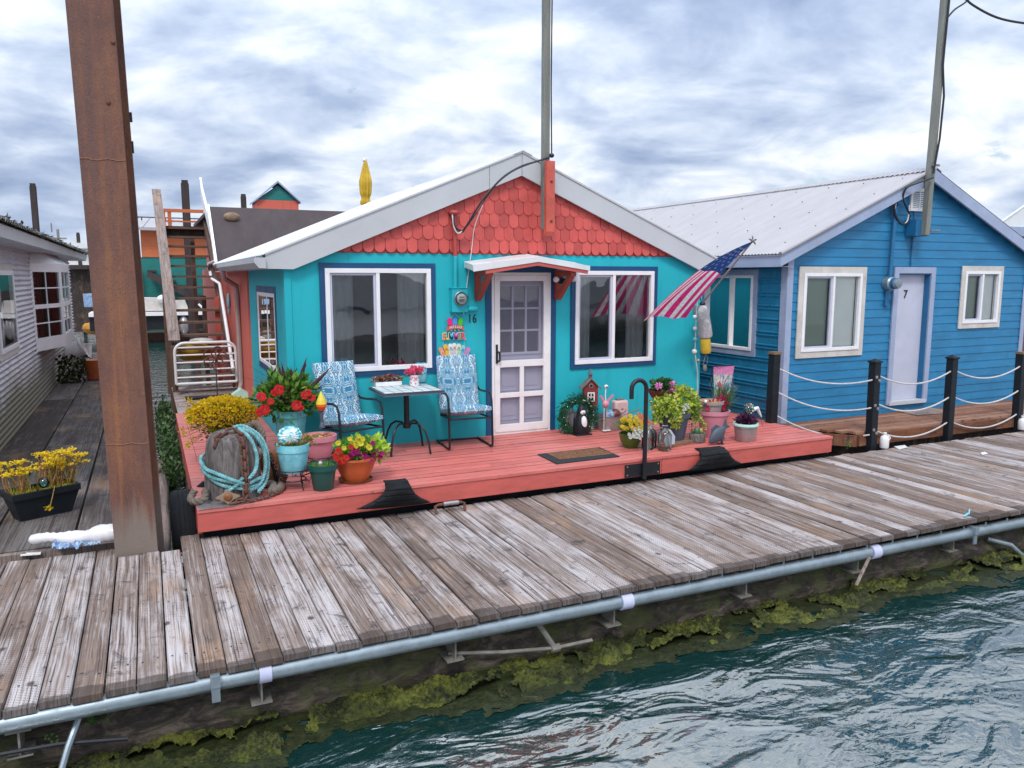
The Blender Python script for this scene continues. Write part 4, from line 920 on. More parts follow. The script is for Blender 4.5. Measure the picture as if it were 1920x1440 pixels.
# brown deck of the blue houseboat
bd=struct(empty('porch_deck',(9,7.75,.22)))
mb=MB(); y=7.74
while y<BY+1.9:
    a0=8.98 if y<8.70 else 8.05
    if y>BY-.15: a0,b0=8.0,8.54
    else: b0=19
    if y<8.7: a0=8.98-(y-7.74)*.93
    mb.rnd=random.random(); mb.box(a0,b0,y,y+.132,BZ-.03,BZ+random.uniform(-.002,.003)); y+=.138
mb.build('deck_boards',M['brownwoodx'],bd,smooth=False)
mb=MB(); mb.box(9.0,10.80,7.69,7.735,.03,BZ-.031); mb.box(10.90,12.46,7.69,7.735,.03,BZ-.031); mb.box(12.56,19,7.69,7.735,.03,BZ-.031); mb.bar((8.98,7.72,.10),(8.12,8.66,.10),.04,.16); mb.build('fascia_board',M['brownwoodx'],bd,smooth=False)
mb=MB(); mb.box(9.1,19,7.9,17,-.5,.18); mb.box(8.0,9.1,8.75,17,-.45,.16); mb.build('float',M['darkwood'],bd,smooth=False)
mb=MB(); mb.add([(10.95,8.30,BZ+.012),(11.75,8.22,BZ+.012),(11.78,8.66,BZ+.012),(11.0,8.72,BZ+.012)],[(0,1,2,3)]); o=mb.build('doormat',M['graywood'],None,loc=(11.3,8.5,BZ),smooth=False,solid=.012); tag(o,'tattered grey doormat in front of the pale lavender door','doormat')
# rope fence
rf=empty('rope_fence',(10.8,7.66,0),'black post fence strung with three white ropes in front of the blue houseboat','fence')
posts=[]
def post(b,t,w,cap,plates=False):
    b,t=V(b),V(t); mb=MB(); mb.bar(b,t,w,w,up=(0,1,0)); po=mb.build('post',M['blackplastic'],rf,smooth=False,bevel=.006)
    mb=MB(); d=(t-b).normalized()
    if cap: 
        mb.bar(t+V((0,0,.001)),t+V((0,0,.022)),w*1.22,w*1.22,up=(0,1,0)); mb.add([t+V((sx_*w*.61,sy_*w*.61,.0225)) for sx_,sy_ in ((-1,-1),(1,-1),(1,1),(-1,1))]+[t+V((0,0,.06))],[(0,1,4),(1,2,4),(2,3,4),(3,0,4)]); mb.build('cap',M['blackplastic'],po,smooth=False)
    else: mb.bar(t+V((0,0,.001)),t+V((0,0,.035)),w*1.15,w*1.15,up=(0,1,0)); mb.build('cap',M['brass'],po,smooth=False)
    if plates:
        mb=MB()
        for f in (.84,.80,.52,.48,.24,.20):
            q=b.lerp(t,f)+V((-.025 if f in(.84,.52,.24) else .03,-w/2-.001,0)); mb.lathe([(0,.018),(.013,.017),(.014,.008),(.024,.007),(.024,0)],q,10,M=Matrix.Rotation(R(90),4,'X'))
        mb.build('bolts',M['potsilver'],po)
    posts.append((b,t,w))
pA=(V((8.14,8.52,BZ-.3)),V((8.15,8.52,1.30)))
post(*pA,.12,False)
b1=py(1632,842,7.66); t1=py(1641,679,7.66); post((b1.x,7.66,-.03),(t1.x,7.66,1.215),.115,True,True)
b2=py(1775,825,7.66); t2=py(1786,673,7.66); post((b2.x,7.66,-.03),(t2.x,7.66,1.20),.115,True)
b3=py(1905,808,7.68); t3=py(1915,668,7.68); post((b3.x,7.68,-.03),(t3.x,7.68,1.20),.115,False)
post((b3.x+1.7,7.68,-.03),(b3.x+1.7,7.68,1.2),.115,True)
for (a,b) in zip(posts,posts[1:]):
    for fi,f in enumerate((.85,.53,.22)):
        za=a[0].z+(a[1].z-a[0].z)*f; zb=b[0].z+(b[1].z-b[0].z)*f
        if a is posts[0]: za=1.10-.345*fi; zb-=.05
        A=V((a[0].x+a[2]/2,a[0].y,za)); B=V((b[0].x-b[2]/2,b[0].y,zb)); sag=.13 if a is posts[0] else .15
        mb=MB(); n=20; mb.tube([A.lerp(B,k/n)+V((0,-.02,-sag*4*(k/n)*(1-k/n)+0)) for k in range(n+1)],.0115,7); mb.build('rope',M['ropew'],rf)
# white jugs on the dock against the posts
def jug(p,label,rot=0):
    t=empty('plastic_jug',p,label,'jug','white jugs at the fence posts'); mb=MB()
    mb.lathe([(0,0),(.055,0),(.062,.015),(.062,.13),(.05,.165),(.022,.185),(.022,.20)],p,18); mb.tube([V(p)+V((.045,-.035,.11)),V(p)+V((.055,-.05,.15)),V(p)+V((.03,-.03,.182))],.009,6); mb.build('bottle',M['plasticwhite'],t)
    mb=MB(); mb.lathe([(.026,.199),(.026,.222),(0,.224)],p,12); mb.build('cap',M['plasticwhite'],t); return t
jug((9.34,7.56,.004),'white plastic jug against the leaning bolted fence post'); jug((b3.x-.02,7.58,.004),'white plastic jug against the fence post at the right edge')
# deck railing and red wall of the next home at the right edge, its roof behind
t=empty('neighbour_house',(19,13,0),'house with a pale metal hip roof showing past the blue houseboat at the right edge','house')
mb=MB(); mb.ext([(21.6,14.3),(34,14.3),(40,19),(29,19)],lambda u,w,k:(u,w,(-.3,3.6)[k])); mb.build('wall',M['coralwall'],t,smooth=False)
mb=MB(); qa,qb=py(1868,424,14),py(1925,384,14); mb.ext([(qa.x,qa.z),(qb.x+3,qb.z+(qb.z-qa.z)/(qb.x-qa.x)*3),(qb.x+8,qa.z)],lambda u,w,k:(u+8*k,14+5*k,w))
for k in range(8): mb.tube([(qa.x+k*.96,14+k*.6,qa.z+.02),(qb.x+3+k*.96,14+k*.6,qb.z+.02+(qb.z-qa.z)/(qb.x-qa.x)*3)],.03,5)
mb.build('roof',M['roofwhite'],t,smooth=False)
mb=MB(); mb.box(qa.x-.1,34,13.93,13.99,qa.z-.25,qa.z); mb.build('fascia',M['bargeblue'],t,smooth=False)
t=empty('wooden_railing',(15.6,9.4,.2),'brown wooden railing with a dark cap rail behind the last fence post','railing')
mb=MB(); mb.box(14.75,19,9.45,9.57,1.50,1.60); mb.build('cap_rail',M['darkwood'],t,smooth=False)
mb=MB(); mb.box(14.8,14.9,9.46,9.56,.2,2.6); mb.box(14.95,19,9.50,9.54,.3,1.45); mb.build('panel',M['treadwood'],t,smooth=False)
# ---------------------------------------------------------------- grey houseboat on the left
GX=-1.95; gh=empty('grey_houseboat',(GX,18,.02),'pale grey houseboat clad in corrugated metal with a white bay window','houseboat')
mb=MB(); per=.086; z=.02; prof=[]
while z<2.86: 
    for q in range(6): prof.append((.022*math.sin(2*math.pi*q/6),z+per*q/6))
    z+=per
gw=(12.4,15.15,1.15,2.58); gw=(13.1,14.75,1.3,2.5)
def gp(y0,y1,z0,z1):
    pr=[p for p in prof if z0<=p[1]<=z1]; vs=[]
    for n,zz_ in pr: vs+=[(GX+n,y0,zz_),(GX+n,y1,zz_)]
    mb.add(vs,[(2*i,2*i+1,2*i+3,2*i+2) for i in range(len(pr)-1)])
gp(10.5,gw[0],0,3);gp(gw[0],gw[1],0,gw[2]+.04);gp(gw[0],gw[1],gw[3]-.04,3);gp(gw[1],25.5,0,3)
mb.build('corrugated_wall',M['graysiding'],gh,ang=60)
mb=MB(); mb.box(-8,GX-.03,25.40,25.5,0,2.9); mb.box(-8,GX-.03,10.5,10.6,0,2.9); mb.box(GX-.9,GX-.8,10.7,25.3,0,2.85); mb.build('wall_core',M['room'],gh,smooth=False)
GT=lambda u,w,n:(GX+n,u,w)
window(gh,GT,*gw,.10,'beigeframe',mull=None,ft=.07,curtain=[(gw[0]+.1,gw[1]-.1)],gl='glassdim',nf=(-.03,.040),pn=.030)
mb=MB()
for yy in (11.3,): 
    for k in range(1): mb.box(GX+.02,GX+.026,yy-.006,yy+.006,.05,2.8)
# bay window: two angled faces and a front
BXo=-1.56
bayp=[(GX,17.05),(BXo,18.35),(BXo,20.2),(GX,21.3)]
bay=None
def baypanel(i,par,muntins):
    (xa,ya),(xb,yb)=bayp[i],bayp[i+1]; A=V((xa,ya,0)); d=V((xb-xa,yb-ya,0)); ln=d.length; d.normalize(); nn=V((d.y,-d.x,0))
    T=lambda u,w,n:tuple(A+d*u+nn*n+V((0,0,w)))
    return T,ln
mb=MB(); pl=[(x,y) for x,y in bayp]; 
for z0,z1 in ((1.00,1.14),(2.60,2.66)): mb.ext(pl,lambda u,w,k:(u,w,(z0,z1)[k]))
bay=mb.build('bay_window',M['white'],gh,smooth=False)
for i in range(3):
    T,ln=baypanel(i,bay,True); fr=MB(); ring(fr,T,0,ln,1.141,2.599,.10,-.06,0); fr.box(.10,ln-.10,1.80,1.88,-.05,-.003,T=T); fo=fr.build('bay_frame',M['white'],bay,smooth=False)
    g=MB(); g.add([T(.05,1.2,-.03),T(ln-.05,1.2,-.03),T(ln-.05,2.55,-.03),T(.05,2.55,-.03)],[(0,1,2,3)]); g.build('pane',M['glassbay'],bay,smooth=False)
    g=MB(); g.box(ln/2-.012,ln/2+.012,1.24,2.5,-.028,-.012,T=T); 
    for ww in (1.52,2.19): g.box(.1,ln-.1,ww-.012,ww+.012,-.027,-.013,T=T)
    g.build('muntins',M['white'],bay,smooth=False)
mb=MB(); mb.box(GX+.03,BXo-.10,18.9,20.3,1.15,2.59); mb.box(GX+.03,GX+.10,17.5,20.9,1.15,2.59); mb.build('dark_backing',M['wire'],bay,smooth=False)  # black blocks added behind the panes in place of a dim interior
mb=MB(); tp=[(x,y,2.661) for x,y in bayp]; mb.add(tp+[(GX,17.6,3.0),(GX,20.6,3.0)],[(0,1,4),(1,2,5,4),(2,3,5)]); mb.add([(x,y,.999) for x,y in bayp],[(0,1,2,3)]); mb.build('bay_hood',M['roofwhite'],bay,smooth=False)
# roof with rough dark edge
mb=MB(); mb.ext([(-1.52,2.87),(-1.50,3.02),(-1.53,3.02),(-1.55,2.87)],lambda u,w,k:(u,(8,25.7)[k],w)); mb.box(GX,-1.551,8,25.7,2.86,2.88); groof_f=mb.build('fascia_board',M['barge'],gh,smooth=False)
mb=MB(); p0=V((-1.42,8,3.05)); corrugated(mb,p0,(0,17.8,0),(-4.2,0,1.5),110,.024,(.34,0,1),seg=4); mb.add([(-1.47,8,3.022),(-1.47,25.8,3.022),(-5.6,25.8,4.48),(-5.6,8,4.48)],[(0,1,2,3)]); mb.build('roof',M['concrete'],gh,ang=70)
mb=MB()
for k in range(900):
    y=random.uniform(8,25.7); p=V((-1.43-random.random()**2*.3,y,3.06+random.uniform(0,.03))); mb.col=rc((.06,.055,.045),.4); mb.leaf(p,(random.uniform(-.4,1),random.uniform(-1,1),random.uniform(-.6,.3)),(0,0,1),random.uniform(.04,.10),.04)
mb.build('moss_edge',M['leaf'],gh,smooth=False)
mb=MB(); mb.bar((GX+.02,21.6,2.35),(GX+.02,25,2.35),.05,.05); mb.bar((GX+.3,24.6,2.3),(GX,24.6,1.95),.05,.05); mb.build('bracket_pipe',M['steel'],gh,smooth=False)
# ---------------------------------------------------------------- rusty H pile beside the dock
hp=empty('rusty_pile',(-.24,7.42,-.5),'tall rusty steel H beam pile rising between the side dock and the coral deck','pile')
mb=MB(); PX0,PX1,PY=-.450,-.108,7.36
ca_,sa_=math.cos(R(-8.5)),math.sin(R(-8.5))
def PT(x,y,z): dx,dy=x-PX0,y-PY; return (PX0+dx*ca_-dy*sa_+.070*(1-z/4.5),PY+dx*sa_+dy*ca_,z)
mb.box(PX0,PX1,PY,PY+.022,-.6,7.5,T=PT); mb.box((PX0+PX1)/2-.012,(PX0+PX1)/2+.012,PY+.0225,PY+.3475,-.6,7.5,T=PT); mb.box(PX0,PX1,PY+.348,PY+.37,-.6,7.5,T=PT); mb.build('beam',M['rustpile'],hp,smooth=False,bevel=.004)
for zz_ in (3.35,.98):
    mb=MB(); pts=[PT(PX0+.003+(PX1-PX0-.006)*k/16,PY-.001,zz_+.006*math.sin(k*.8)+.003*math.sin(k*2.7)) for k in range(17)]; mb.tube(pts,.005,6); mb.build('weld_seam',M['weld'],hp)
mb=MB()
for xx,zz_ in ((-.13,4.27),(-.20,3.80)): mb.ell(PT(xx,PY-.003,zz_),.018,.012,.018)
mb.build('bolt_holes',M['rust'],hp)
mb=MB(); mb.box(PX1+.001,PX1+.02,PY+.35,PY+.37,3.72,3.80,T=PT); mb.box(PX1+.001,PX1+.013,PY+.35,PY+.37,3.46,3.56,T=PT); mb.build('burr',M['darksteel'],hp,smooth=False)
# ---------------------------------------------------------------- poles and cables
def mast(x,y,z0,z1,w,label,name='utility_pole',tilt=0):
    t=empty(name,(x,y,z0),label,'pole'); mb=MB(); mb.bar((x,y,z0),(x+tilt,y,z1),w,w,up=(0,1,0)); mb.build('mast',M['polewood'],t,smooth=False,bevel=.008); return t
a=py(1025,300,9.22); m1=mast(4.775,9.22,3.02,8.2,.088,'square weathered pole with a coral lower half standing on the teal houseboat gable')
bm=[o for o in m1.children][0]
mb=MB(); x=4.805; mb.box(x-.072,x+.052,9.10,9.165,2.98,3.88); mb.ext([(9.10,2.98),(9.165,2.98),(9.13,2.93)],lambda u,w,k:(x-.072+.124*k,u,w-.0)); cs=mb.build('coral_splice',M['coralpost'],m1,smooth=False,bevel=.006)
mb=MB(); 
for zz_ in (3.62,3.12): mb.ell((x+.0,9.095,zz_),.018,.012,.018)
mb.build('bolts',M['rust'],cs)
x=4.765; mb=MB(); mb.tube([(x+.05,9.15,8.2),(x+.058,9.15,6),(x+.052,9.15,4.8),(x+.06,9.14,3.98)],.009,6); mb.ell((x+.055,9.13,3.95),.035,.03,.03); mb.build('riser_cable',M['wire'],m1)
m2_=mast(11.13,8.52,3.05,8.6,.098,'square weathered pole standing in front of the blue houseboat gable',tilt=.11)
mb=MB(); x=11.15; pts=[py(1780,0,8.44),py(1768,120,8.44),py(1770,180,8.44),py(1762,260,8.44),py(1750,325,8.44)]; mb.tube([pts[0]+V((0,0,1.2))]+pts,.016,7); mb.build('riser_cable',M['wire'],m2_)
mb=MB(); mb.box(x-.065,x+.1,8.44,8.458,4.10,4.13); mb.tube([(x,8.44,3.12),(x+.16,8.40,3.12)],.012,6); mb.build('bolts',M['steel'],m2_)
def cable(pts,r,mat,label,name='power_cable'):
    # smooth through the points
    P=[V(p) for p in pts]; out=[]
    for i in range(len(P)-1):
        p0,p1,p2,p3=P[max(i-1,0)],P[i],P[i+1],P[min(i+2,len(P)-1)]
        for k in range(6):
            t=k/6; out.append(.5*((2*p1)+(p2-p0)*t+(2*p0-5*p1+4*p2-p3)*t*t+(3*p1-p0-3*p2+p3)*t**3))
    out.append(P[-1]); mb=MB(); mb.tube(out,r,6); o=mb.build(name,M[mat],None,loc=P[0]); tag(o,label,'cable'); return o
Yc=9.12
cable([py(1030,295,9.10),py(1005,303,9.08),py(975,313,9.1),py(940,335,Yc),py(905,375,Yc),py(880,415,Yc+.1),py(868,432,9.28),py(858,430,9.28),py(852,422,9.27),py(850,402,9.3)],.013,'wire','black cable bundle swooping from the coral pole to the weatherhead on the shingled gable')
cable([py(1030,297,9.10),py(1000,305,9.06),py(960,322,9.1),py(925,352,Yc),py(893,400,Yc),py(875,425,Yc+.1),py(866,436,9.28),py(853,430,9.27),py(851,405,9.3)],.008,'wire','thinner black cable running just under the bundle to the shingled gable')
cable([py(905,385,9.2),py(890,425,9.33),py(884,470,9.36),py(876,530,9.37),py(872,560,9.37),py(869,590,9.37)],.006,'wirew','thin white wire hanging down the gable beside the meter box')
cable([py(848,400,9.3),py(851,425,9.27),py(858,437,9.27),py(866,434,9.28)],.009,'wirew','short white wire looping below the weatherhead on the shingled gable')
cable([py(1750,333,8.42),py(1735,338,8.42),py(1715,345,8.5),py(1700,352,8.55),py(1693,370,8.6),py(1700,390,8.62),py(1706,405,8.66),py(1700,418,8.66),py(1690,420,8.66),py(1680,405,8.66),py(1675,380,8.68)],.016,'wire','black cable looping from the pole beside the louvred vent of the blue houseboat')
cable([py(1692,350,8.62),py(1685,370,8.66),py(1678,392,8.68),py(1682,410,8.66),py(1692,421,8.66),py(1702,412,8.66),py(1705,385,8.64)],.010,'wirew','white cable loop hanging on the blue gable beside the vent')
cable([py(1775,35,8.5),py(1790,18,8.5),py(1808,6,8.5),py(1820,-5,8.5)],.014,'wire','short black line running from the tall pole up out of the picture')
cable([py(1805,-8,8.5),py(1825,10,8.5),py(1870,33,8.5),py(1925,44,8.5),py(2000,50,8.5)],.018,'wire','thick black power line sagging to the right at the top corner of the picture')
# ---------------------------------------------------------------- stair, gate, spinner
st=empty('outdoor_stair',(.85,15.6,.3),'open wooden stair with a grey board rail climbing beside the coral wall','stairs')
n=14
for k in range(n):
    f=k/(n-1); y=15.1+f*5.1; z=.62+f*2.95; mb=MB(); mb.box(.42,1.33,y,y+.27,z-.045,z); mb.build('tread',M['treadwood'],st,smooth=False)
mb=MB(); mb.bar((.39,14.95,.50),(.39,20.4,3.66),.05,.25,up=(0,0,1)); mb.bar((1.36,14.95,.50),(1.36,20.4,3.66),.05,.25); mb.build('stringer',M['treadwood'],st,smooth=False)
mb=MB(); mb.bar(py(327,640,15.7),py(293,356,21.5),.20,.045); mb.build('grey_rail_board',M['graywood'],st,smooth=False)
mb=MB(); mb.bar((1.30,17.3,3.16),(1.31,20.1,4.40),.05,.24); mb.bar((1.31,19.7,4.2),(1.31,20.3,4.72),.04,.06); mb.build('white_rail_board',M['white'],st,smooth=False)
mb=MB(); mb.tube([px(400,445,1.30),px(406,488,1.30),px(391,495,1.30),px(396,522,1.30),px(412,532,1.30),px(437,692,1.30)],.03,8); mb.build('white_pipe',M['white'],st)
for b6 in ((.33,.43,15.45,15.56,-.4,1.15),(.34,.44,18,18.1,-.4,2.3),(.33,.43,20.3,20.4,-.4,3.6)):
    mb=MB(); mb.box(*b6); mb.build('post',M['treadwood'],st,smooth=False)
for xx,yy in ((1.12,18.3),(1.30,17.2),(1.05,20.2)):
    mb=MB(); mb.box(xx-.045,xx+.045,yy-.045,yy+.045,-.2,2.0 if yy<20 else 3.3); mb.build('coral_post',M['coralpost'] if yy<18 else M['treadwood'],st,smooth=False)
mb=MB(); mb.box(.36,1.5,20.41,22.6,3.52,3.60); mb.box(.36,1.5,20.36,20.40,3.36,3.60); mb.build('landing',M['darkwood'],st,smooth=False)
mb=MB(); za,zb_,zc=py(340,392,22.4).z,py(340,398,22.4).z,py(340,432,22.4).z; xa,xb,xc,xd=py(305,400,22.4).x,py(382,400,22.4).x,py(314,400,22.4).x,py(321,400,22.4).x; mb.box(xa,xb,22.4,22.5,zb_,za); mb.box(xa,xb,22.42,22.48,zb_-.25,zb_-.21); mb.box(xc,xd,22.41,22.49,zc,zb_-.001); mb.box(xa,xa+.06,22.41,22.49,zc,zb_-.001);  mb.build('terrace_railing',M['orangewall'],st,smooth=False)
gt=empty('metal_gate',(.86,14.55,.55),'white tubular metal gate with rounded top corners closing the foot of the stair','gate')
mb=MB(); g0,g1,zb,zt=.375,1.37,.56,1.27; rr_=.16; pts=[(g0,14.55,zb),(g0,14.55,zt-rr_)]+[(g0+rr_-rr_*math.cos(a),14.55,zt-rr_+rr_*math.sin(a)) for a in [R(15*k) for k in range(1,6)]]+[(g0+rr_,14.55,zt),(g1-rr_,14.55,zt)]+[(g1-rr_+rr_*math.sin(a),14.55,zt-rr_+rr_*math.cos(a)) for a in [R(15*k) for k in range(1,6)]]+[(g1,14.55,zt-rr_),(g1,14.55,zb)]
mb.tube(pts,.024,8); mb.tube([(g0,14.55,zb),(g1,14.55,zb)],.024,8); mb.build('frame',M['plasticwhite'],gt)
for k in range(5): 
    mb=MB(); z=zb+.13*(k+.85); mb.tube([(g0,14.55,z),(g1,14.55,z)],.014,7); mb.build('rail',M['plasticwhite'],gt)
mb=MB(); mb.add([(.50,14.3,.335),(1.25,14.3,.335),(1.25,14.52,.335),(.5,14.52,.335)],[(0,1,2,3)]); o=mb.build('doormat',M['matedge'],None,loc=(.87,14.4,.33),smooth=False,solid=.02); tag(o,'plain black doormat lying below the white gate at the stair','doormat')
# yellow kayak and things behind the gate
t=empty('kayak',(1.05,16.6,.35),'yellow kayak lying behind the white gate under the stair','kayak'); mb=MB(); mb.tube([(.52,16.2,.95),(.62,16.4,.95),(.95,17.0,.95),(1.2,17.6,.95)],[.05,.17,.22,.10],12); mb.build('hull',M['yellowcloth'],t)
mb=MB(); mb.ell((.95,16.9,1.13),.24,.16,.06,14,6); mb.build('deck_cover',M['sheet'],t)
sp=empty('garden_spinner',(.87,11.0,.3),'dark red scrolled metal spinner on a thin rod behind the yellow flowers','spinner')
mb=MB(); c=py(404,672,11.0); mb.tube([(c.x+.0,11,.30),(c.x,11,c.z)],.008,6); mb.build('rod',M['darksteel'],sp)
mb=MB()
for k in range(5):
    a=2*math.pi*k/5; cc_=c+V((.085*math.cos(a),0,.085*math.sin(a))); mb.tube([cc_+V((.075*math.cos(b),.02*math.sin(b*2),.075*math.sin(b))) for b in [2*math.pi*q/18 for q in range(16)]],.009,5)
mb.build('scrolls',M['rust'],sp)
pf=empty('wall_figurine',px(428,565,1.43),'small pale fish plaque hanging on the coral side wall above the downpipe','plaque'); c=px(428,565,1.43); mb=MB(); mb.ell(c,.03,.10,.16,10,8); mb.ell(c+V((0,0,-.2)),.02,.06,.07,8,6); mb.build('plaque',M['potaqua'],pf)
mb=MB(); p=px(455,738,1.30); p=V((1.36,13.9,.30)); mb.ext([(-.13,.0),(.13,0),(.15,.12),(0,.22),(-.15,.12)],lambda u,w,k:(p.x+u,p.y-.1+.2*k,p.z+w)); tag(mb.build('mint_birdhouse',M['mint'],None,loc=p,smooth=False),'small mint painted house ornament at the foot of the downpipe','ornament')
# ---------------------------------------------------------------- roof terrace and background
um=empty('patio_umbrella',(4.85,19.0,3.86),'closed yellow patio umbrella standing on the roof terrace','umbrella')
b_=py(686,392,19.0); tp=py(683,300,19.0); mb=MB(); mb.tube([(b_.x,19,3.86),(b_.x,19,b_.z+.1)],.03,8); mb.build('pole',M['black'],um)
mb=MB(); h=tp.z-b_.z; nf=9
def umb(u,v):
    a=2*math.pi*u; prof=[(0,.08),(.12,.16),(.2,.10),(.3,.155),(.55,.175),(.8,.10),(1,.03)]
    for (v0,r0),(v1,r1) in zip(prof,prof[1:]):
        if v0<=v<=v1: r=r0+(r1-r0)*(v-v0)/(v1-v0); break
    r*=.78; r*=1+.22*math.cos(nf*a)*(1-v*.4)
    return (b_.x+r*math.cos(a)+.02*v,19+r*math.sin(a),b_.z+.02+h*v)
mb.grid(umb,54,22); mb.build('canopy',M['yellowcloth'],um)
mb=MB(); mb.ell((tp.x,19,tp.z),.04,.04,.05); mb.build('finial',M['plasticwhite'],um)
cu=empty('cupola',(3.3,22.4,3.8),'coral cupola with a teal gable end above the rear roof','cupola')
l,r_,a_=py(482,392,22),py(560,392,22),py(520,343,22); zm=py(482,374,22).z
mb=MB(); mb.ext([(l.x,3.8),(r_.x,3.8),(r_.x,zm),(l.x,zm)],lambda u,w,k:(u,22+1.0*k,w)); mb.build('wall',M['coralwall'],cu,smooth=False)
mb=MB(); mb.ext([(l.x,zm+.002),(r_.x,zm+.002),(a_.x,a_.z-.06)],lambda u,w,k:(u,22+1.0*k,w)); mb.build('gable',M['greenwall'],cu,smooth=False)
mb=MB()
for s_,e in ((1,r_.x+.05),(-1,l.x-.05)):
    mb.ext([(a_.x,a_.z),(e,zm-.06),(e,zm-.02),(a_.x,a_.z+.05)],lambda u,w,k:(u,21.9+1.2*k,w))
mb.build('roof',M['bargeblue'],cu,smooth=False)
t=empty('roof_vent',(5.4,20,3.86),'small grey and white vent pipes just above the left rake of the teal houseboat','vent'); q=py(770,360,20); mb=MB(); mb.tube([(q.x-.05,20,3.86),(q.x-.05,20,q.z)],.04,8); mb.tube([(q.x+.08,20,3.86),(q.x+.08,20,q.z+.02)],.05,8); mb.ell((q.x+.08,20,q.z+.04),.07,.07,.04); mb.tube([(q.x+.06,20,q.z+.05),(q.x+.06,20,q.z+.16)],.01,5); mb.build('pipes',M['potsilver'],t)
# far homes across the channel
BYK=42.0
fh=empty('two_tone_house',(2,42,0),'two storey orange and dark green floating home with a metal roof seen past the stair','house')
xl,xr=py(267,500,BYK).x,9.0; zt_,zm_,zb_=py(268,428,BYK).z,py(268,482,BYK).z,-.2
mb=MB(); mb.box(xl,xr,BYK,BYK+9,zm_,zt_); mb.build('upper_wall',M['orangewall'],fh,smooth=False)
mb=MB(); mb.box(xl-.25,xr,BYK+.05,BYK+9,zb_,zm_-.002); mb.build('lower_wall',M['greenwall'],fh,smooth=False)
mb=MB(); zr=py(300,410,BYK).z; zk=py(300,409,BYK+4).z; mb.add([(xl-1.2,BYK-.6,zt_),(xr,BYK-.6,zt_),(xr,BYK+4,zk),(xl-.6,BYK+4,zk)],[(0,1,2,3)]); 
for k in range(16): mb.tube([(xl-1.1+k*.6,BYK-.6,zt_+.02),(xl-.6+k*.55,BYK+4,zk+.02)],.03,5)
mb.box(xl-1.2,xr,BYK-.64,BYK-.6,zt_-.12,zt_+.02); mb.build('roof',M['roofmetal'],fh,smooth=False)
mb=MB(); z=py(300,408,BYK+2).z
for k in range(9): mb.tube([(xl-1+k*1.1,BYK+2,zt_+.5),(xl-1+k*1.1,BYK+2,z)],.03,5)
mb.tube([(xl-1.2,BYK+2,z),(xr,BYK+2,z)],.03,5); mb.build('roof_railing',M['darksteel'],fh)
mb=MB()
for k in range(12): mb.box(xl+.2+k*.42,xl+.6+k*.42,BYK-1.0,BYK+.04,zm_-.7-k*.24,zm_-.62-k*.24)
mb.bar((xl+.2,BYK-1,zm_-.8),(xl+5.2,BYK-1,zm_-3.7),.08,.3); mb.build('stair',M['darksteel'],fh,smooth=False)
mb=MB(); mb.box(xl-.34,xl-.16,BYK-.4,BYK-.2,-.3,zm_-.3); mb.build('orange_post',M['orangewall'],fh,smooth=False)
mb=MB(); mb.box(xl+2.9,xl+3.4,BYK-1.4,BYK-1.0,-.5,zm_-.1); mb.build('brown_post',M['treadwood'],fh,smooth=False)
mb=MB(); mb.box(xl-2,xr,BYK-2.2,BYK+9,-.6,-.21); mb.build('float',M['treadwood'],fh,smooth=False)
bt=empty('motorboat',(.3,39,-.4),'white motorboat with a beige cover moored in front of the two tone house','boat')
def bp(x,y): return py(x,y,38.5)
mb=MB(); A=bp(262,588);B=bp(422,590); zl=bp(300,618).z
mb.ext([(A.x-2,A.z-.05),(B.x,A.z-.12),(B.x-.5,zl+.0),(A.x-2,zl)],lambda u,w,k:(u,38.5+1.9*k,w)); mb.build('hull',M['blackplastic'],bt,smooth=False)
mb=MB(); mb.box(A.x-2,B.x+.05,38.3,40.5,A.z-.10,A.z+.06); mb.build('deck',M['plasticwhite'],bt,smooth=False)
mb=MB(); q0,q1=bp(268,585),bp(355,562); mb.ext([(q0.x,q0.z+.08),(bp(352,585).x,q0.z+.08),(bp(345,570).x,q1.z),(q0.x,q1.z+.05)],lambda u,w,k:(u,38.7+1.4*k,w)); mb.build('cabin_cover',M['beigeframe'],bt,smooth=False,bevel=.05)
mb=MB(); mb.ell(bp(310,560),.35,.4,.2); mb.tube([bp(296,590),bp(330,582)],.05,6); mb.tube([bp(372,570),bp(392,588)],.05,6); mb.build('fittings',M['plasticwhite'],bt)
mb=MB(); c=bp(345,610); mb.ell(c,.22,.3,.45); mb.build('outboard_motor',M['potsilver'],bt)
# piles sticking up far away
def pile(x,y0,y1,w,Y,label,mat='darksteel'):
    a,b=py(x,y0,Y),py(x,y1,Y); t=a.lerp(b,.5); W_=w/ppm(t); mb=MB(); mb.box(a.x-W_/2,a.x+W_/2,Y-W_/2,Y+W_/2,-.6,a.z); mb.box(a.x-W_*.62,a.x+W_*.62,Y-W_*.2,Y+W_*.2,-.6,a.z-.1); tag(mb.build('steel_pile',M[mat],None,loc=(a.x,Y,0),smooth=False),label,'pile','far steel piles')
pile(346,338,430,11,30,'dark rusty pile rising behind the terrace railing of the stair')
pile(61,344,430,9,34,'dark rusty pile rising above the roof of the grey houseboat')
pile(146,436,455,5,60,'small far dark pile just left of the big rusty pile')
pile(456,364,392,8,36,'dark pile top showing above the brown rear roof')
t=empty('far_house',(-4,60,0),'low white roofed house in the distance left of the rusty pile','house'); q=py(115,457,60); mb=MB(); mb.box(q.x-4,q.x+3.2,60,66,-.4,q.z-.3); mb.build('wall',M['plasticwhite'],t,smooth=False)
mb=MB(); mb.ext([(q.x-4.3,q.z-.3),(q.x+3.5,q.z-.3),(q.x+3.5,q.z),(q.x-4.3,q.z+.2)],lambda u,w,k:(u,59.5+7*k,w)); mb.build('roof',M['roofwhite'],t,smooth=False)
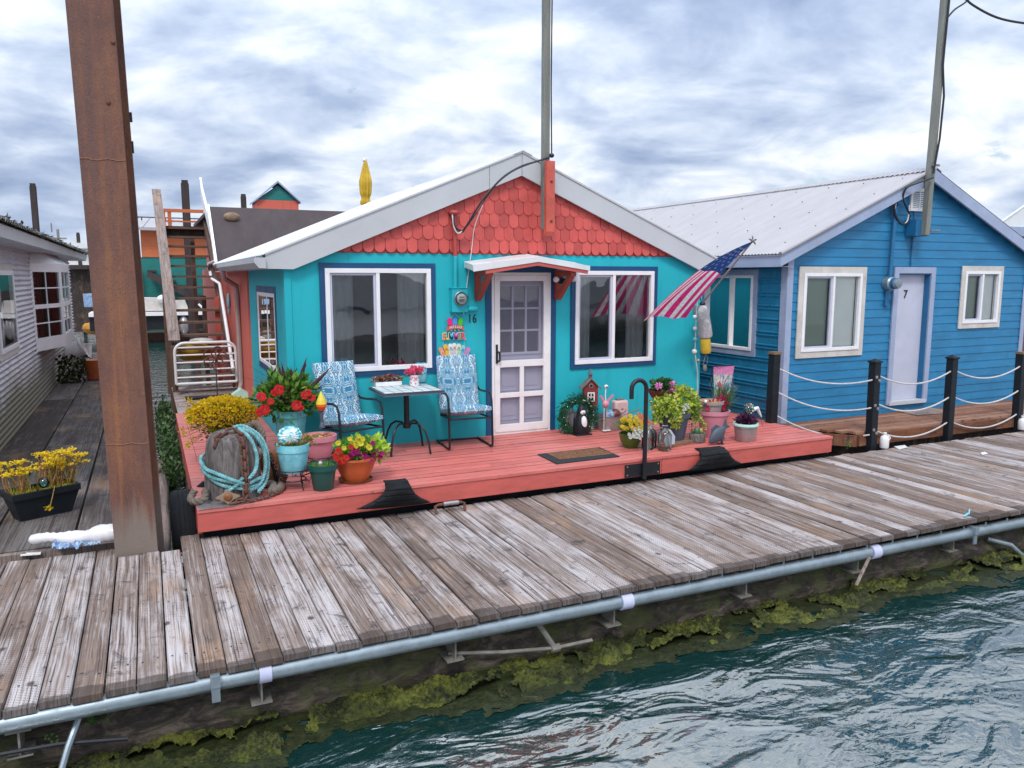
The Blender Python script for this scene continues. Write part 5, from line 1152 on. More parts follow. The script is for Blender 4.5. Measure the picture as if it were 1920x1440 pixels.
t=empty('far_mast',(-4,62,0),'thin far mast with antennas above the grey houseboat roof','mast'); a=py(108,430,62); mb=MB(); mb.tube([(a.x,62,0),(a.x,62,a.z)],.09,6); mb.tube([(a.x-.5,62,a.z-.6),(a.x+.5,62,a.z-.6)],.06,5); mb.tube([(a.x-.35,62,a.z-.2),(a.x-.35,62,a.z+.4)],.05,5); mb.build('mast',M['steel'],t)
t=empty('far_house',(1,70,0),'dark low float building glimpsed left of the rusty pile','house'); mb=MB(); q=py(160,530,46); mb.box(q.x-1.2,q.x+1.4,46,50,-.4,py(160,505,46).z); mb.build('wall',M['darkwood'],t,smooth=False); mb=MB(); mb.box(q.x-1.4,q.x+1.6,45.5,50,py(160,505,46).z,py(160,497,46).z); mb.build('roof',M['darksteel'],t,smooth=False)
mb=MB(); c=py(165,607,40); mb.ell(c+V((.25,0,-.2)),.50,.5,.28,14,8,jit=.14); tag(mb.build('tarp_bundle',M['tarp'],None,loc=c),'ochre tarp bundle in the gap between the grey houseboat and the rusty pile','tarp')
mb=MB(); c=py(170,563,41); mb.lathe([(0,-.3),(.28,-.3),(.3,.3),(0,.32)],c,12); tag(mb.build('barrel',M['sheetblue'],None,loc=c),'blue barrel in the gap just left of the rusty pile','barrel')
# things beside the grey house wall
t=empty('bucket',(-1.65,23,.8),'white bucket hanging on its side by the corner of the grey houseboat','bucket'); c=py(138,665,22.5); mb=MB(); mb.lathe([(0,0),(.21,0),(.26,.5),(.28,.5),(.28,.44)],c+V((-.22,0,-.0)),20,M=Matrix.Rotation(R(70),4,'Y')); mb.build('pail',M['plasticwhite'],t)
mb=MB(); mb.tube([c+V((.26,-.27,.0)),c+V((.45,-.1,-.15)),c+V((.42,.2,-.05))],.015,5); mb.build('bail',M['black'],t)
mb=MB(); c=py(158,660,24.5); mb.lathe([(0,-.2),(.16,-.2),(.2,.22),(.22,.22)],c,18); tag(mb.build('bucket',M['plasticwhite'],None,loc=c),'smaller upright white bucket behind the hanging one','bucket')
mb=MB(); c=py(180,690,20.5); mb.lathe([(0,-.25),(.2,-.25),(.26,.2),(.24,.2),(.0,.14)],c,18); tag(mb.build('clay_pot',M['terracotta'],None,loc=c),'brown clay pot half hidden behind the rusty pile','pot')
mb=MB(); 
for k in range(300): 
    q=py(120+random.uniform(-12,40),700+random.uniform(-30,30),20); mb.col=rc(random.choice(((.04,.06,.02),(.08,.10,.03),(.05,.04,.03))),.3); mb.leaf(q,(random.uniform(-1,1),random.uniform(-1,0),random.uniform(-.5,1)),(0,-1,.5),.10,.06)
tag(mb.build('scrubby_plant',M['leaf'],None,loc=py(130,700,20),smooth=False),'dark scrubby plant below the white buckets','plant')
# floating homes on the near side of the channel, behind the viewer: seen only in the window panes
# ---------------------------------------------------------------- plant helpers
G1=((.05,.13,.02),(.09,.21,.03),(.14,.27,.05),(.03,.08,.015))
def leafblob(mb,c,rx,ry,rz,n,l,w,cols,up=.35,hollow=.45,flat=0,droop=0):
    c=V(c); n=int(n*1.5)
    for _ in range(n):
        while True:
            d=V((random.gauss(0,1),random.gauss(0,1),random.gauss(0,1)))
            if d.length>1e-3: break
        d.normalize(); r=(hollow+(1-hollow)*random.random())*(1+.12*math.sin(d.x*5+d.z*4+c.x*9))
        p=c+V((d.x*rx*r,d.y*ry*r,d.z*rz*r)); cc=random.choice(cols)
        k=1.0; mb.col=rc(tuple(q*k*1.35 for q in cc),.25)
        dr=(d+V((random.uniform(-.7,.7),random.uniform(-.7,.7),random.uniform(-.5,.5)+up-droop))); nr=d+V((random.uniform(-.5,.5),random.uniform(-.5,.5),random.uniform(.1,1)))
        mb.leaf(p,dr,nr,l*random.uniform(.6,1.25),w*random.uniform(.7,1.2))
def bloom(name,r,n,col,center,mat='petal',cup=.35,wide=1.0,double=False):
    mb=MB()
    for ly in range(2 if double else 1):
        for k in range(n):
            a=2*math.pi*(k+ly*.5)/n; mb.col=rc(col,.14); rr=r*(1-.3*ly); h=.004*ly
            t=V((math.cos(a),math.sin(a),cup*(.6+.9*ly))); s_=V((-math.sin(a),math.cos(a),0)); w=rr*math.pi/n*1.25*wide
            mb.add([(0,0,h),V((0,0,h))+t*rr*.62+s_*w,V((0,0,h))+t*rr*1.0+s_*w*.45-V((0,0,rr*.18)),V((0,0,h))+t*rr*1.0-s_*w*.45-V((0,0,rr*.18)),V((0,0,h))+t*rr*.62-s_*w],[(0,1,2,3,4)])
    mb.col=center; mb.ell((0,0,.16*r),r*.17,r*.17,r*.10,6,3)
    return mb.build(name,M[mat],None,smooth=False)
def scatter_blooms(proto,parent,c,rx,ry,rz,n,zmin=-.1,face=(0,-1,.55),sc=(.8,1.15),front=.2,spots=None):
    """the first bloom is the prototype itself, the rest are copies of it"""
    first=True; c=V(c)
    org=V((0,0,0)); q=parent
    while q is not None: org+=q.location; q=q.parent
    for i in range(n):
        for _ in range(80):
            d=V((random.gauss(0,1),random.gauss(0,1),random.gauss(0,1))).normalized()
            if d.z>=zmin and d.y<front: break
        p=c+V((d.x*rx,d.y*ry,d.z*rz)) if spots is None else V(spots[i])
        if spots is not None: d=V((random.uniform(-.3,.3),-.6,random.uniform(-.1,.4)))
        nrm=(d*.7+V(face)*.6+V((random.uniform(-.35,.35),random.uniform(-.35,.35),random.uniform(-.3,.3)))).normalized(); e=nrm.to_track_quat('Z','Y').to_euler(); s_=random.uniform(*sc)
        if first: o=proto; first=False; o.parent=parent
        else: o=proto.copy(); COL.objects.link(o); o.parent=parent
        o.location=p-org; o.rotation_euler=e; o.scale=(s_,s_,s_)
def potprof(r0,r1,h,rim=.012,rimh=.04,th=.012):
    return [(0,0),(r0*.96,0),(r0,.008),(r1-rim*.4,h-rimh),(r1+rim,h-rimh+.003),(r1+rim,h),(r1+rim-th,h),(r1-th,h-.03),(r1-th*1.2,h-.05)]
def soil(parent,c,r,mat='soil'):
    mb=MB(); c=V(c); mb.grid(lambda u,v:c+V((r*v*math.cos(2*math.pi*u),r*v*math.sin(2*math.pi*u),.012*mn.noise(V((u*7,v*5,c.x))))),24,5); return mb.build('soil',M[mat],parent)
# 1 tall teal pot with mandevilla and spikes
p=pz(547,815,DZ); p=V((1.34,9.02,DZ)); 
b=py(546,820,9.02); b=V((b.x,9.02,DZ))
t=empty('planter',b,'tall teal pot of red trumpet flowers with dark purple spikes, behind the aqua pot','planter')
zt=py(546,772,8.85).z; zb=zt-.42; rt=.195
mb=MB(); mb.lathe([(0,zb),(.135,zb),(.14,zb+.01),(.178,zt-.08),(.195,zt-.075),(.2,zt),(.185,zt),(.175,zt-.04)],(b.x,b.y,0),32); mb.build('pot',M['potteal'],t)
soil(t,(b.x,b.y,zt-.03),.175)
mb=MB(); 
for k in range(3):
    a=2*math.pi*k/3+.4; mb.tube([(b.x+.15*math.cos(a),b.y+.15*math.sin(a),zb+.02),(b.x+.17*math.cos(a),b.y+.17*math.sin(a),DZ)],.009,6)
mb.tube([(b.x+.15*math.cos(a),b.y+.15*math.sin(a),zb+.0) for a in [2*math.pi*k/20 for k in range(20)]],.009,6,closed=True); mb.build('stand',M['black'],t)
mb=MB(); leafblob(mb,(b.x-.02,b.y,zt+.16),.34,.28,.27,620,.095,.05,((.045,.14,.015),(.09,.22,.03),(.17,.30,.05),(.03,.09,.012)),hollow=.35); mb.build('foliage',M['leaf'],t,smooth=False)
mb=MB()
for (ex,ey,n_) in ((528,680,3),(573,672,3),(545,690,2),(500,695,1),(618,690,1),(512,700,1)):
    for k in range(n_):
        e=py(ex+random.uniform(-6,6),ey+random.uniform(-5,12),9.0); s0=V((b.x+random.uniform(-.05,.05),b.y,zt+.05)); mb.col=rc((.10,.035,.045),.3)
        w=.028; d=(e-s0); sdv=d.cross(V((0,1,0))).normalized(); q=[s0.lerp(e,f) for f in (0,.35,.7,1)]
        mb.add([q[0]-sdv*w*.5,q[0]+sdv*w*.5,q[1]+sdv*w,q[2]+sdv*w*.75,q[3],q[2]-sdv*w*.75,q[1]-sdv*w,q[1]+V((0,-.012,0)),q[2]+V((0,-.01,0))],[(0,1,2,7,6),(7,2,3,8),(6,7,8,5),(8,3,4),(5,8,4)])
mb.build('spikes',M['leaf'],t,smooth=False)
mb=MB()
for k in range(26):
    s0=V((b.x+random.uniform(-.1,.1),b.y+random.uniform(-.08,.08),zt+.1)); a=random.uniform(0,6.28); e=s0+V((math.cos(a)*random.uniform(.3,.5),math.sin(a)*.25,random.uniform(.1,.45))); mb.col=rc((.13,.06,.07),.3); mb.tube([s0,s0.lerp(e,.5)+V((0,0,.07)),e],[.004,.003,.001],4)
mb.build('thin_blades',M['leaf'],t,smooth=False)
pr=bloom('blossom',.047,5,(.66,.018,.024),(.5,.25,.05),wide=1.15)
sp_=[py(x,y,8.72) for x,y in ((514,737),(523,731),(507,753),(556,760),(563,765),(571,742),(585,746),(490,744),(496,768),(488,772),(576,737))]
scatter_blooms(pr,t,(0,0,0),1,1,1,len(sp_),spots=sp_,sc=(.75,1.25))
# 2 aqua pot with a glass shell on a wire stand
b=pz(553,912,DZ); b=V((1.235,7.83,DZ))
def wirestand(c,r,h,label,name='plant_stand'):
    s_=empty(name,c,label,'plant stand','wire plant stands on the coral deck'); mb=MB(); c=V(c)
    for z,rr in ((h,r),(h-.045,r*.98),(h*.45,r*.72)): mb.tube([c+V((rr*math.cos(a),rr*math.sin(a),z)) for a in [2*math.pi*k/24 for k in range(24)]],.006,6,closed=True)
    for k in range(14): a=2*math.pi*k/14; mb.tube([c+V((r*math.cos(a),r*math.sin(a),h)),c+V((r*.98*math.cos(a),r*.98*math.sin(a),h-.045))],.003,4)
    mb.tube([c+V((-r*.97,0,h-.045)),c+V((r*.97,0,h-.045))],.005,5); mb.tube([c+V((0,-r*.97,h-.045)),c+V((0,r*.97,h-.045))],.005,5); mb.build('ring',M['black'],s_)
    for k in range(3):
        a=2*math.pi*k/3-1.2; mb=MB(); mb.tube([c+V((r*math.cos(a),r*math.sin(a),h)),c+V((r*.78*math.cos(a),r*.78*math.sin(a),h*.5)),c+V((r*1.02*math.cos(a),r*1.02*math.sin(a),.004))],.006,6); mb.build('leg',M['black'],s_)
    return s_
wirestand(b,.165,.20,'black wire stand holding the aqua pot beside the mooring stump')
t=empty('planter',b+V((0,0,.165)),'light aqua pot with a blue glass shell ornament standing in low yellow succulents','planter')
c=b+V((0,0,.165)); mb=MB(); mb.lathe(potprof(.125,.155,.29,.006,.075),c,32); mb.build('pot',M['potaqua'],t); soil(t,c+V((0,0,.255)),.15)
mb=MB(); leafblob(mb,c+V((0,0,.275)),.16,.15,.045,420,.026,.016,((.25,.20,.03),(.14,.17,.03),(.30,.16,.05),(.10,.14,.02)),hollow=.2,up=.8); mb.build('succulents',M['leaf'],t,smooth=False); mb=MB(); leafblob(mb,c+V((.15,.03,.30)),.07,.06,.06,90,.035,.02,((.20,.22,.04),(.30,.17,.06)),hollow=.1,up=.6); mb.build('trailing_succulent',M['leaf'],t,smooth=False)
mb=MB(); cc_=c+V((-.03,-.02,.375))
def shc(u,v):
    k=mn.noise(V((u*9,v*7,1)))+.5*mn.noise(V((u*23,v*17,4))); w=.9-abs(v-.45)*1.5+k*.7
    return (.80,.86,.86) if w>.62 else ((.40,.72,.76) if w>.35 else (.08,.44,.52))
for sgn in (1,-1): mb.grid(lambda u,v:cc_+V((.118*v*math.cos(2*math.pi*u)*(1+.03*math.sin(2*math.pi*u*11)),-sgn*.035*(1-v*v)+.004*math.sin(2*math.pi*u*16)*v,.100*v*math.sin(2*math.pi*u)*(1+.03*math.sin(2*math.pi*u*11)))),66,10,shc)
mb.build('glass_shell',M['col'],t)
# 3 pink pot with a solar flame
b=V((1.63,8.52,DZ)); wirestand(b,.17,.15,'low black wire stand under the pink pot in front of the left chair')
c=b+V((0,0,.12)); t=empty('planter',c,'pink pot of orange gravel with a yellow and red glass flame lamp','planter')
mb=MB(); mb.lathe([(0,0),(.115,0),(.12,.008),(.150,.12),(.165,.20),(.188,.205),(.190,.26),(.176,.26),(.17,.23)],c,32); mb.build('pot',M['potpink'],t); soil(t,c+V((0,0,.235)),.172,'gravelmix')
mb=MB()
for k in range(70): 
    a=random.uniform(0,6.28); r=.16*math.sqrt(random.random()); mb.col=rc(random.choice(((.42,.16,.06),(.5,.3,.16),(.25,.17,.06))),.3); mb.ell(c+V((r*math.cos(a),r*math.sin(a),.245)),random.uniform(.008,.018),None,.010,6,4)
mb.build('stones',M['col'],t)
fl=py(604,562,8.48); base=c+V((fl.x-c.x,0,.24)); ft_=py(604,540,8.48).z; fb_=py(604,577,8.48).z; ft_=py(605,733-0,8.48).z
q0=py(605,770,8.48); q1=py(605,733,8.48); qb=py(604,800,8.48)
mb=MB(); mb.tube([qb,(qb.x,8.48,q0.z)],.02,8); mb.lathe([(.0,0),(.032,0),(.025,.05),(.018,.06)],(qb.x,8.48,qb.z-.01),12); mb.build('lamp_stem',M['potgrey'],t)
mb=MB(); H_=q1.z-q0.z
prof=[(.012,0),(.035,.02),(.054,.22),(.058,.35),(.046,.55),(.028,.75),(.012,.92),(.004,1)]
n=18
for i in range(len(prof)-1):
    f=prof[i][1]; mb.col=(.75,.07,.02) if f<.2 else ((.80,.20,.03) if f<.35 else ((.75,.55,.05) if f<.6 else (.55,.62,.10)))
    mb.lathe([(prof[i][0],q0.z+prof[i][1]*H_),(prof[i+1][0],q0.z+prof[i+1][1]*H_)],(qb.x,8.48,0),n)
mb.build('glass_flame',M['col'],t)
# 4 dark green pot with seedlings
b=V((1.49,7.66,DZ)); t=empty('planter',b,'small dark green plastic pot of grassy seedlings at the deck edge','planter')
mb=MB(); mb.lathe([(0,0),(.095,0),(.10,.006),(.128,.20),(.145,.205),(.147,.262),(.135,.262),(.128,.23)],b,32); mb.build('pot',M['potgreen'],t); soil(t,b+V((0,0,.225)),.128)
mb=MB()
for k in range(260):
    a=random.uniform(0,6.28); r=.12*math.sqrt(random.random()); mb.col=rc(random.choice(((.12,.28,.03),(.07,.19,.02),(.20,.33,.06))),.25); mb.leaf(b+V((r*math.cos(a),r*math.sin(a),.225)),(random.uniform(-.6,.6),random.uniform(-.6,.6),1),(0,-1,.1),random.uniform(.02,.05),.011)
mb.build('seedlings',M['leaf'],t,smooth=False)
mb=MB(); mb.ell(b+V((-.02,.01,.255)),.03,.03,.035); mb.build('plant_tag',M['potsilver'],t)
# 5 terracotta pot of petunias on a saucer
b=V((1.86,7.84,DZ)); t=empty('planter',b,'round terracotta pot overflowing with yellow, magenta and red petunias on a saucer','planter')
mb=MB(); mb.lathe([(0,.02),(.13,.02),(.135,.03),(.188,.15),(.212,.235),(.218,.24),(.218,.262),(.205,.262),(.195,.235)],b,36); mb.build('pot',M['terracotta'],t); soil(t,b+V((0,0,.24)),.195)
mb=MB(); mb.lathe([(0,.004),(.16,.004),(.178,.03),(.17,.03),(.155,.012),(0,.012)],b,36); mb.build('saucer',M['pulley'],t)
mb=MB(); leafblob(mb,b+V((.03,0,.33)),.235,.2,.13,620,.05,.034,((.06,.18,.02),(.10,.25,.03),(.16,.32,.04)),hollow=.3); leafblob(mb,b+V((.21,-.01,.33)),.12,.12,.13,120,.085,.065,((.33,.48,.05),(.40,.52,.08)),hollow=.2); mb.build('foliage',M['leaf'],t,smooth=False)
K=b+V((.0,0,.31))
def spots(lst,Y): return [py(x+random.uniform(-2,2),y+random.uniform(-2,2),Y+random.uniform(-.03,.03)) for x,y in lst]
for col,cen,lst,r in (((.75,.66,.05),(.35,.35,.03),((634,832),(660,830),(668,824),(672,817),(682,824),(668,836),(685,836),(694,838),(647,840),(655,822),(676,830)),.034),
                    ((.42,.008,.16),(.10,.0,.05),((664,850),(675,854),(684,853),(702,852),(710,846),(716,852),(697,862),(683,862),(658,856),(699,830),(712,858),(671,848),(690,858)),.034),
                    ((.72,.03,.02),(.3,.02,.02),((657,838),(661,834),(634,846),(628,852),(640,855),(648,858),(633,858),(645,864),(638,866)),.038)):
    S_=spots(lst,7.66); scatter_blooms(bloom('blossom',r*.80,5,col,cen,cup=.25,wide=1.35),t,(0,0,0),1,1,1,len(S_),spots=S_,sc=(.8,1.2))
# 6 big yellow sedum pot
b=V((.92,9.55,DZ)); t=empty('planter',b,'dark pot overflowing with a mound of yellow stonecrop behind the mooring stump','planter')
mb=MB(); mb.lathe([(0,0),(.15,0),(.2,.24),(.22,.25),(.22,.30),(.2,.3),(.19,.27)],b,28); mb.build('pot',M['potmaroon'],t)
cc_=py(421,785,9.45); 
mb=MB(); leafblob(mb,cc_+V((0,.05,.01)),.36,.30,.20,1900,.035,.02,((.16,.19,.015),(.26,.26,.02),(.32,.29,.02),(.10,.14,.012)),hollow=.45,up=.5); leafblob(mb,cc_+V((.02,.05,-.16)),.27,.25,.16,500,.04,.022,((.06,.10,.01),(.10,.15,.02),(.04,.06,.01)),hollow=.3); mb.build('foliage',M['leaf'],t,smooth=False)
mb=MB()
for k in range(5200):
    d=V((random.gauss(0,1),random.gauss(0,1),random.gauss(0,1))).normalized()
    if d.z<-.15: continue
    if random.random()>.30+.8*max(0,d.z+.2): continue
    r=1+random.uniform(-.08,.10)+.1*mn.noise(d*3); p=cc_+V((d.x*.37*r,.05+d.y*.31*r,.01+d.z*.215*r)); mb.col=rc(random.choice(((.95,.64,.015),(.95,.72,.03),(.85,.55,.015))),.15); mb.leaf(p,d+V((random.uniform(-1,1),random.uniform(-1,1),random.uniform(-.4,.6))),d,.034,.026)
for k in range(26):
    a=random.uniform(-2.6,.4) if k<18 else random.uniform(0,6.28); a2=random.uniform(2.3,3.6)
    e=cc_+V((-.32-random.random()*.14 if k<16 else random.uniform(-.1,.40),random.uniform(-.1,.1),random.uniform(-.30,.26))); mb.col=(.30,.30,.03); mb.tube([cc_+(e-cc_)*.6,e],.003,4)
    for q in range(9): mb.col=rc((.72,.50,.02),.2); mb.leaf(e+V((random.gauss(0,.016),random.gauss(0,.016),random.gauss(0,.012))),(random.uniform(-1,1),random.uniform(-1,1),random.uniform(0,1)),(0,-.3,1),.035,.024)
mb.build('flowers',M['petal'],t,smooth=False)
# 7 long black planter of stonecrop on the side dock
b=V((-1.08,8.92,.022)); t=empty('planter',b,'long black trough of leggy yellow stonecrop on the dark side dock','planter')
def trough(mb,c,l0,l1,w0,w1,h,ang):
    rot=Matrix.Rotation(ang,3,'Z'); c=V(c)
    def rect(l,w,z): return [c+rot@V((sx_*l/2,sy_*w/2,z)) for sx_,sy_ in ((-1,-1),(1,-1),(1,1),(-1,1))]
    rings=[rect(l0,w0,0),rect(l1,w1,h-.07),rect(l1+.03,w1+.03,h-.07),rect(l1+.03,w1+.03,h),rect(l1-.01,w1-.01,h),rect(l1-.03,w1-.03,h-.05)]
    vs=[q for r in rings for q in r]; fs=[(0,1,2,3)]+[(4*i+k,4*i+(k+1)%4,4*i+4+(k+1)%4,4*i+4+k) for i in range(5) for k in range(4)]+[(20,21,22,23)]
    mb.add(vs,fs)
A_=R(26); mb=MB(); trough(mb,b,.47,.60,.22,.30,.29,A_); mb.build('trough',M['blackplastic'],t,smooth=False,bevel=.006)
rot=Matrix.Rotation(A_,3,'Z'); mb=MB()
fm=MB()
for k in range(80):
    l=random.choice((-.27,-.18,-.13,.0,.06,.12,.17,.22,.26))+random.gauss(0,.022); o_=b+rot@V((l,random.uniform(-.11,.11),.25)); hgt=random.uniform(.20,.37)*(1.0 if l>-.05 else .9)
    lean=V((random.gauss(0,.05)+l*.15,random.gauss(0,.04),0)); e=o_+lean+V((0,0,hgt)); m_=o_.lerp(e,.5)+V((random.gauss(0,.015),0,0)); mb.col=rc((.50,.27,.10),.2) if random.random()<.7 else rc((.35,.32,.06),.2); mb.tube([o_,m_,e],[.005,.0045,.003],5)
    for q in range(10): mb.col=rc((.50,.30,.08),.3); mb.leaf(o_.lerp(e,random.random()),(random.uniform(-1,1),random.uniform(-1,1),.3),(0,-1,0),.016,.007)
    fm.col=(.6,.4,.03)
    for q in range(16): fm.col=rc(random.choice(((.95,.68,.02),(.85,.58,.015),(.95,.76,.04))),.2); fm.leaf(e+V((random.gauss(0,.022),random.gauss(0,.02),random.gauss(0,.008))),(random.uniform(-1,1),random.uniform(-1,1),random.uniform(0,.8)),(0,-.4,1),.032,.020)
for k in range(300): 
    mb.col=rc(random.choice(((.45,.42,.03),(.30,.34,.03),(.52,.44,.05))),.25); o_=b+rot@V((random.uniform(-.28,.28),random.uniform(-.13,.13),.25)); mb.leaf(o_,(random.uniform(-.5,.5),random.uniform(-.5,.5),1),(0,-1,.3),random.uniform(.02,.06),.012)
a0=b+rot@V((.06,-.14,.28)); pts=[a0,a0+V((.02,-.05,.03)),a0+V((.0,-.08,-.06)),a0+V((-.03,-.09,-.17))]; mb.col=(.55,.36,.12); mb.tube(pts,.005,5)
for q in range(24): fm.col=rc((.72,.52,.015),.2); fm.leaf(pts[-1]+V((random.gauss(0,.02),random.gauss(0,.01),random.gauss(0,.015))),(random.uniform(-1,1),-1,random.uniform(-1,1)),(0,-1,.2),.028,.018)
mb.build('stems',M['leaf'],t,smooth=False); fm.build('flowers',M['petal'],t,smooth=False)
mb=MB(); q=py(82,905,8.72); mb.ell(q,.05,.05,.055); mb.build('glass_ball',M['aquaglass'],t)
# ---------------------------------------------------------------- mooring stump with rope and chain
SB=V((.66,7.83,DZ)); t=empty('mooring_stump',SB,'grey weathered mooring stump at the corner of the coral deck','stump')
prof=[(.265,0,0),(.262,.10,0),(.25,.28,0),(.235,.45,0),(.215,.56,0),(.18,.615,0),(.10,.64,0),(0,.645,0)]
mb=MB()
def stf(u,v):
    k=v*(len(prof)-1); i=min(int(k),len(prof)-2); f=k-i; r=prof[i][0]*(1-f)+prof[i+1][0]*f; z=prof[i][1]*(1-f)+prof[i+1][1]*f; a=2*math.pi*u
    r*=1+.07*mn.noise(V((math.cos(a)*2,math.sin(a)*2,z*.8)))+.035*mn.noise(V((math.cos(a)*9,math.sin(a)*9,z*1.2)))
    return SB+V((r*math.cos(a),r*math.sin(a),z+.01*mn.noise(V((a,z*6,1)))))
mb.grid(stf,72,30); mb.build('trunk',M['stump'],t,ang=80)
def ropetube(mb,pts,r,strands=3,pitch=.09,nseg=None):
    """twisted strands along a smooth path"""
    P=[V(p) for p in pts]; out=[]
    for i in range(len(P)-1):
        p0,p1,p2,p3=P[max(i-1,0)],P[i],P[i+1],P[min(i+2,len(P)-1)]; n=max(4,int((p2-p1).length/.014))
        for k in range(n): tt=k/n; out.append(.5*((2*p1)+(p2-p0)*tt+(2*p0-5*p1+4*p2-p3)*tt*tt+(3*p1-p0-3*p2+p3)*tt**3))
    out.append(P[-1]); ln=0; fr=[]; up=None
    for i,q in enumerate(out):
        d=(out[min(i+1,len(out)-1)]-out[max(i-1,0)]).normalized(); up=d.orthogonal().normalized() if up is None else (up-d*up.dot(d)).normalized(); fr.append((q,up,d.cross(up),ln)); 
        if i+1<len(out): ln+=(out[i+1]-q).length
    for s_ in range(strands):
        mb.tube([q+(u*math.cos(6.283*(l/pitch+s_/strands))+w*math.sin(6.283*(l/pitch+s_/strands)))*r*.52 for q,u,w,l in fr],r*.56,7)
def sr(a,z,off=.03):
    k=0; r=.265 if z<.12 else (.25 if z<.32 else (.235 if z<.48 else .20)); r+=off; a=R(a); return SB+V((r*math.cos(a),r*math.sin(a),z))
mb=MB()
for j in range(3):
    z0=.13+.035*j
    ropetube(mb,[sr(a,.30-.205*min(1,max(0,(a-175)/115))+.040*j+.012*math.sin(a*.07+j*2),.024+.012*j) for a in range(140,330,15)],.019)
ropetube(mb,[sr(20,.62,-.06)]+[SB+V((.10,-.12,.66)),SB+V((.20,-.16,.60)),SB+V((.275,-.14,.45)),SB+V((.285,-.15,.28)),SB+V((.23,-.19,.14)),SB+V((.12,-.27,.09))],.019)
ropetube(mb,[SB+V((.06,-.10,.67)),SB+V((.15,-.20,.58)),SB+V((.20,-.22,.42)),SB+V((.18,-.25,.28)),SB+V((.11,-.28,.21))],.019)
ropetube(mb,[SB+V((-.10,-.29,.11)),SB+V((-.02,-.30,.15)),SB+V((.06,-.295,.23))],.017)
ropetube(mb,[SB+V((.02,-.05,.67)),SB+V((.12,-.03,.67)),SB+V((.26,-.06,.56)),SB+V((.32,-.08,.36)),SB+V((.29,-.14,.15)),SB+V((.2,-.24,.06))],.019)
tag(mb.build('mooring_rope',M['rope'],None,loc=SB+V((0,-.25,.1)),ang=80),'turquoise twisted rope coiled round the grey mooring stump','rope')
def chain(name,pts,r,wl,label,mat='rust'):
    P=[V(p) for p in pts]; out=[P[0]]
    for a,b in zip(P,P[1:]):
        n=max(1,int(round((b-a).length/(wl*.72))))
        for k in range(1,n+1): out.append(a.lerp(b,k/n))
    mb=MB(); up=V((0,-1,.2)).normalized()
    for i in range(len(out)-1):
        a,b=out[i],out[i+1]; d=(b-a).normalized(); s_=d.cross(up); 
        if s_.length<.1: s_=d.orthogonal()
        s_.normalize(); w=s_ if i%2 else d.cross(s_); c=(a+b)/2; L_=wl/2; W_=wl*.30
        ring_=[c+d*(L_-W_)*(1 if math.cos(q)>0 else -1)*1.0+d*W_*math.cos(q)+w*W_*math.sin(q) for q in [2*math.pi*k/14 for k in range(14)]]
        mb.tube(ring_,r,6,closed=True)
    tag(mb.build(name,M[mat],None,loc=P[0]),label,'chain')
chain('rusty_chain',[SB+V((-.17,-.16,.52)),SB+V((-.14,-.16,.59)),SB+V((-.06,-.14,.645)),SB+V((.03,-.13,.66)),SB+V((.075,-.17,.62)),SB+V((.085,-.23,.52)),SB+V((.085,-.265,.36)),SB+V((.085,-.29,.20)),SB+V((.08,-.32,.05)),SB+V((.05,-.36,.02)),SB+V((-.06,-.38,.02))],.012,.085,'heavy rusty chain draped over the top of the grey mooring stump')
chain('rusty_chain',[SB+V((-.05,-.34,.02)),SB+V((.1,-.38,.02)),SB+V((.28,-.30,.02)),SB+V((.42,-.16,.02)),SB+V((.46,-.02,.05)),SB+V((.42,.04,.2)),SB+V((.36,.06,.36))],.007,.05,'thin rusty chain trailing over the deck on the right of the mooring stump')
mb=MB(); ropetube(mb,[SB+V((-.36,-.10,.10)),SB+V((-.40,-.16,.05)),SB+V((-.36,-.24,.03)),SB+V((-.28,-.24,.06)),SB+V((-.27,-.17,.12))],.034,pitch=.12); tag(mb.build('old_rope',M['oldrope'],None,loc=SB+V((-.33,-.16,0)),ang=80),'thick grey rope loop on the deck corner left of the mooring stump','rope')
mb=MB(); ropetube(mb,[SB+V((.30,.16,.02)),SB+V((.36,.05,.05)),SB+V((.36,-.1,.06)),SB+V((.33,-.2,.04)),SB+V((.42,-.1,.04)),SB+V((.46,.05,.04))],.04,pitch=.12); tag(mb.build('old_rope',M['oldrope'],None,loc=SB+V((.36,-.05,0)),ang=80),'coil of thick grey rope at the right foot of the mooring stump','rope')
mb=MB(); ropetube(mb,[py(455,805,8.6),py(478,795,8.6),py(492,815,8.55),py(490,845,8.5),py(478,855,8.4)],.035,pitch=.12); tag(mb.build('old_rope',M['oldrope'],None,loc=py(478,855,8.4),ang=80),'dark grey hawser arching up behind the mooring stump','rope')
# brass shell and pulley block
c=V((.575,7.50,DZ)); t=empty('brass_ornament',c,'small dull brass star shaped ornament at the foot of the mooring stump','ornament'); mb=MB()
pr=[]
for k in range(12):
    a=math.pi*k/6; r=.078 if k%3==0 else .046; pr.append((r*math.cos(a)*1.15,r*math.sin(a)*.9))
mb.ext(pr,lambda u,w,k:(c.x+u,c.y-.03+k*.035+.3*w,c.z+.075+w*.8)); mb.build('star',M['brass'],t,smooth=False,bevel=.008)
mb=MB(); mb.ell(c+V((0,-.035,.075)),.04,.018,.04); mb.box(c.x-.015,c.x+.015,c.y-.062,c.y-.05,c.z+.06,c.z+.09); mb.build('boss',M['pulley'],t)
c=V((1.07,8.02,DZ)); t=empty('pulley_block',c,'brown wooden pulley block with a black strap leaning beside the mooring stump','pulley block')
Rb=Matrix.Rotation(R(-18),4,'Y')@Matrix.Rotation(R(10),4,'X'); mb=MB(); 
for yy in (-.055,.055): mb.ell(c+V((0,yy,.18)),.125,.042,.20,20,14,M=Rb)
mb.build('shell',M['pulley'],t)
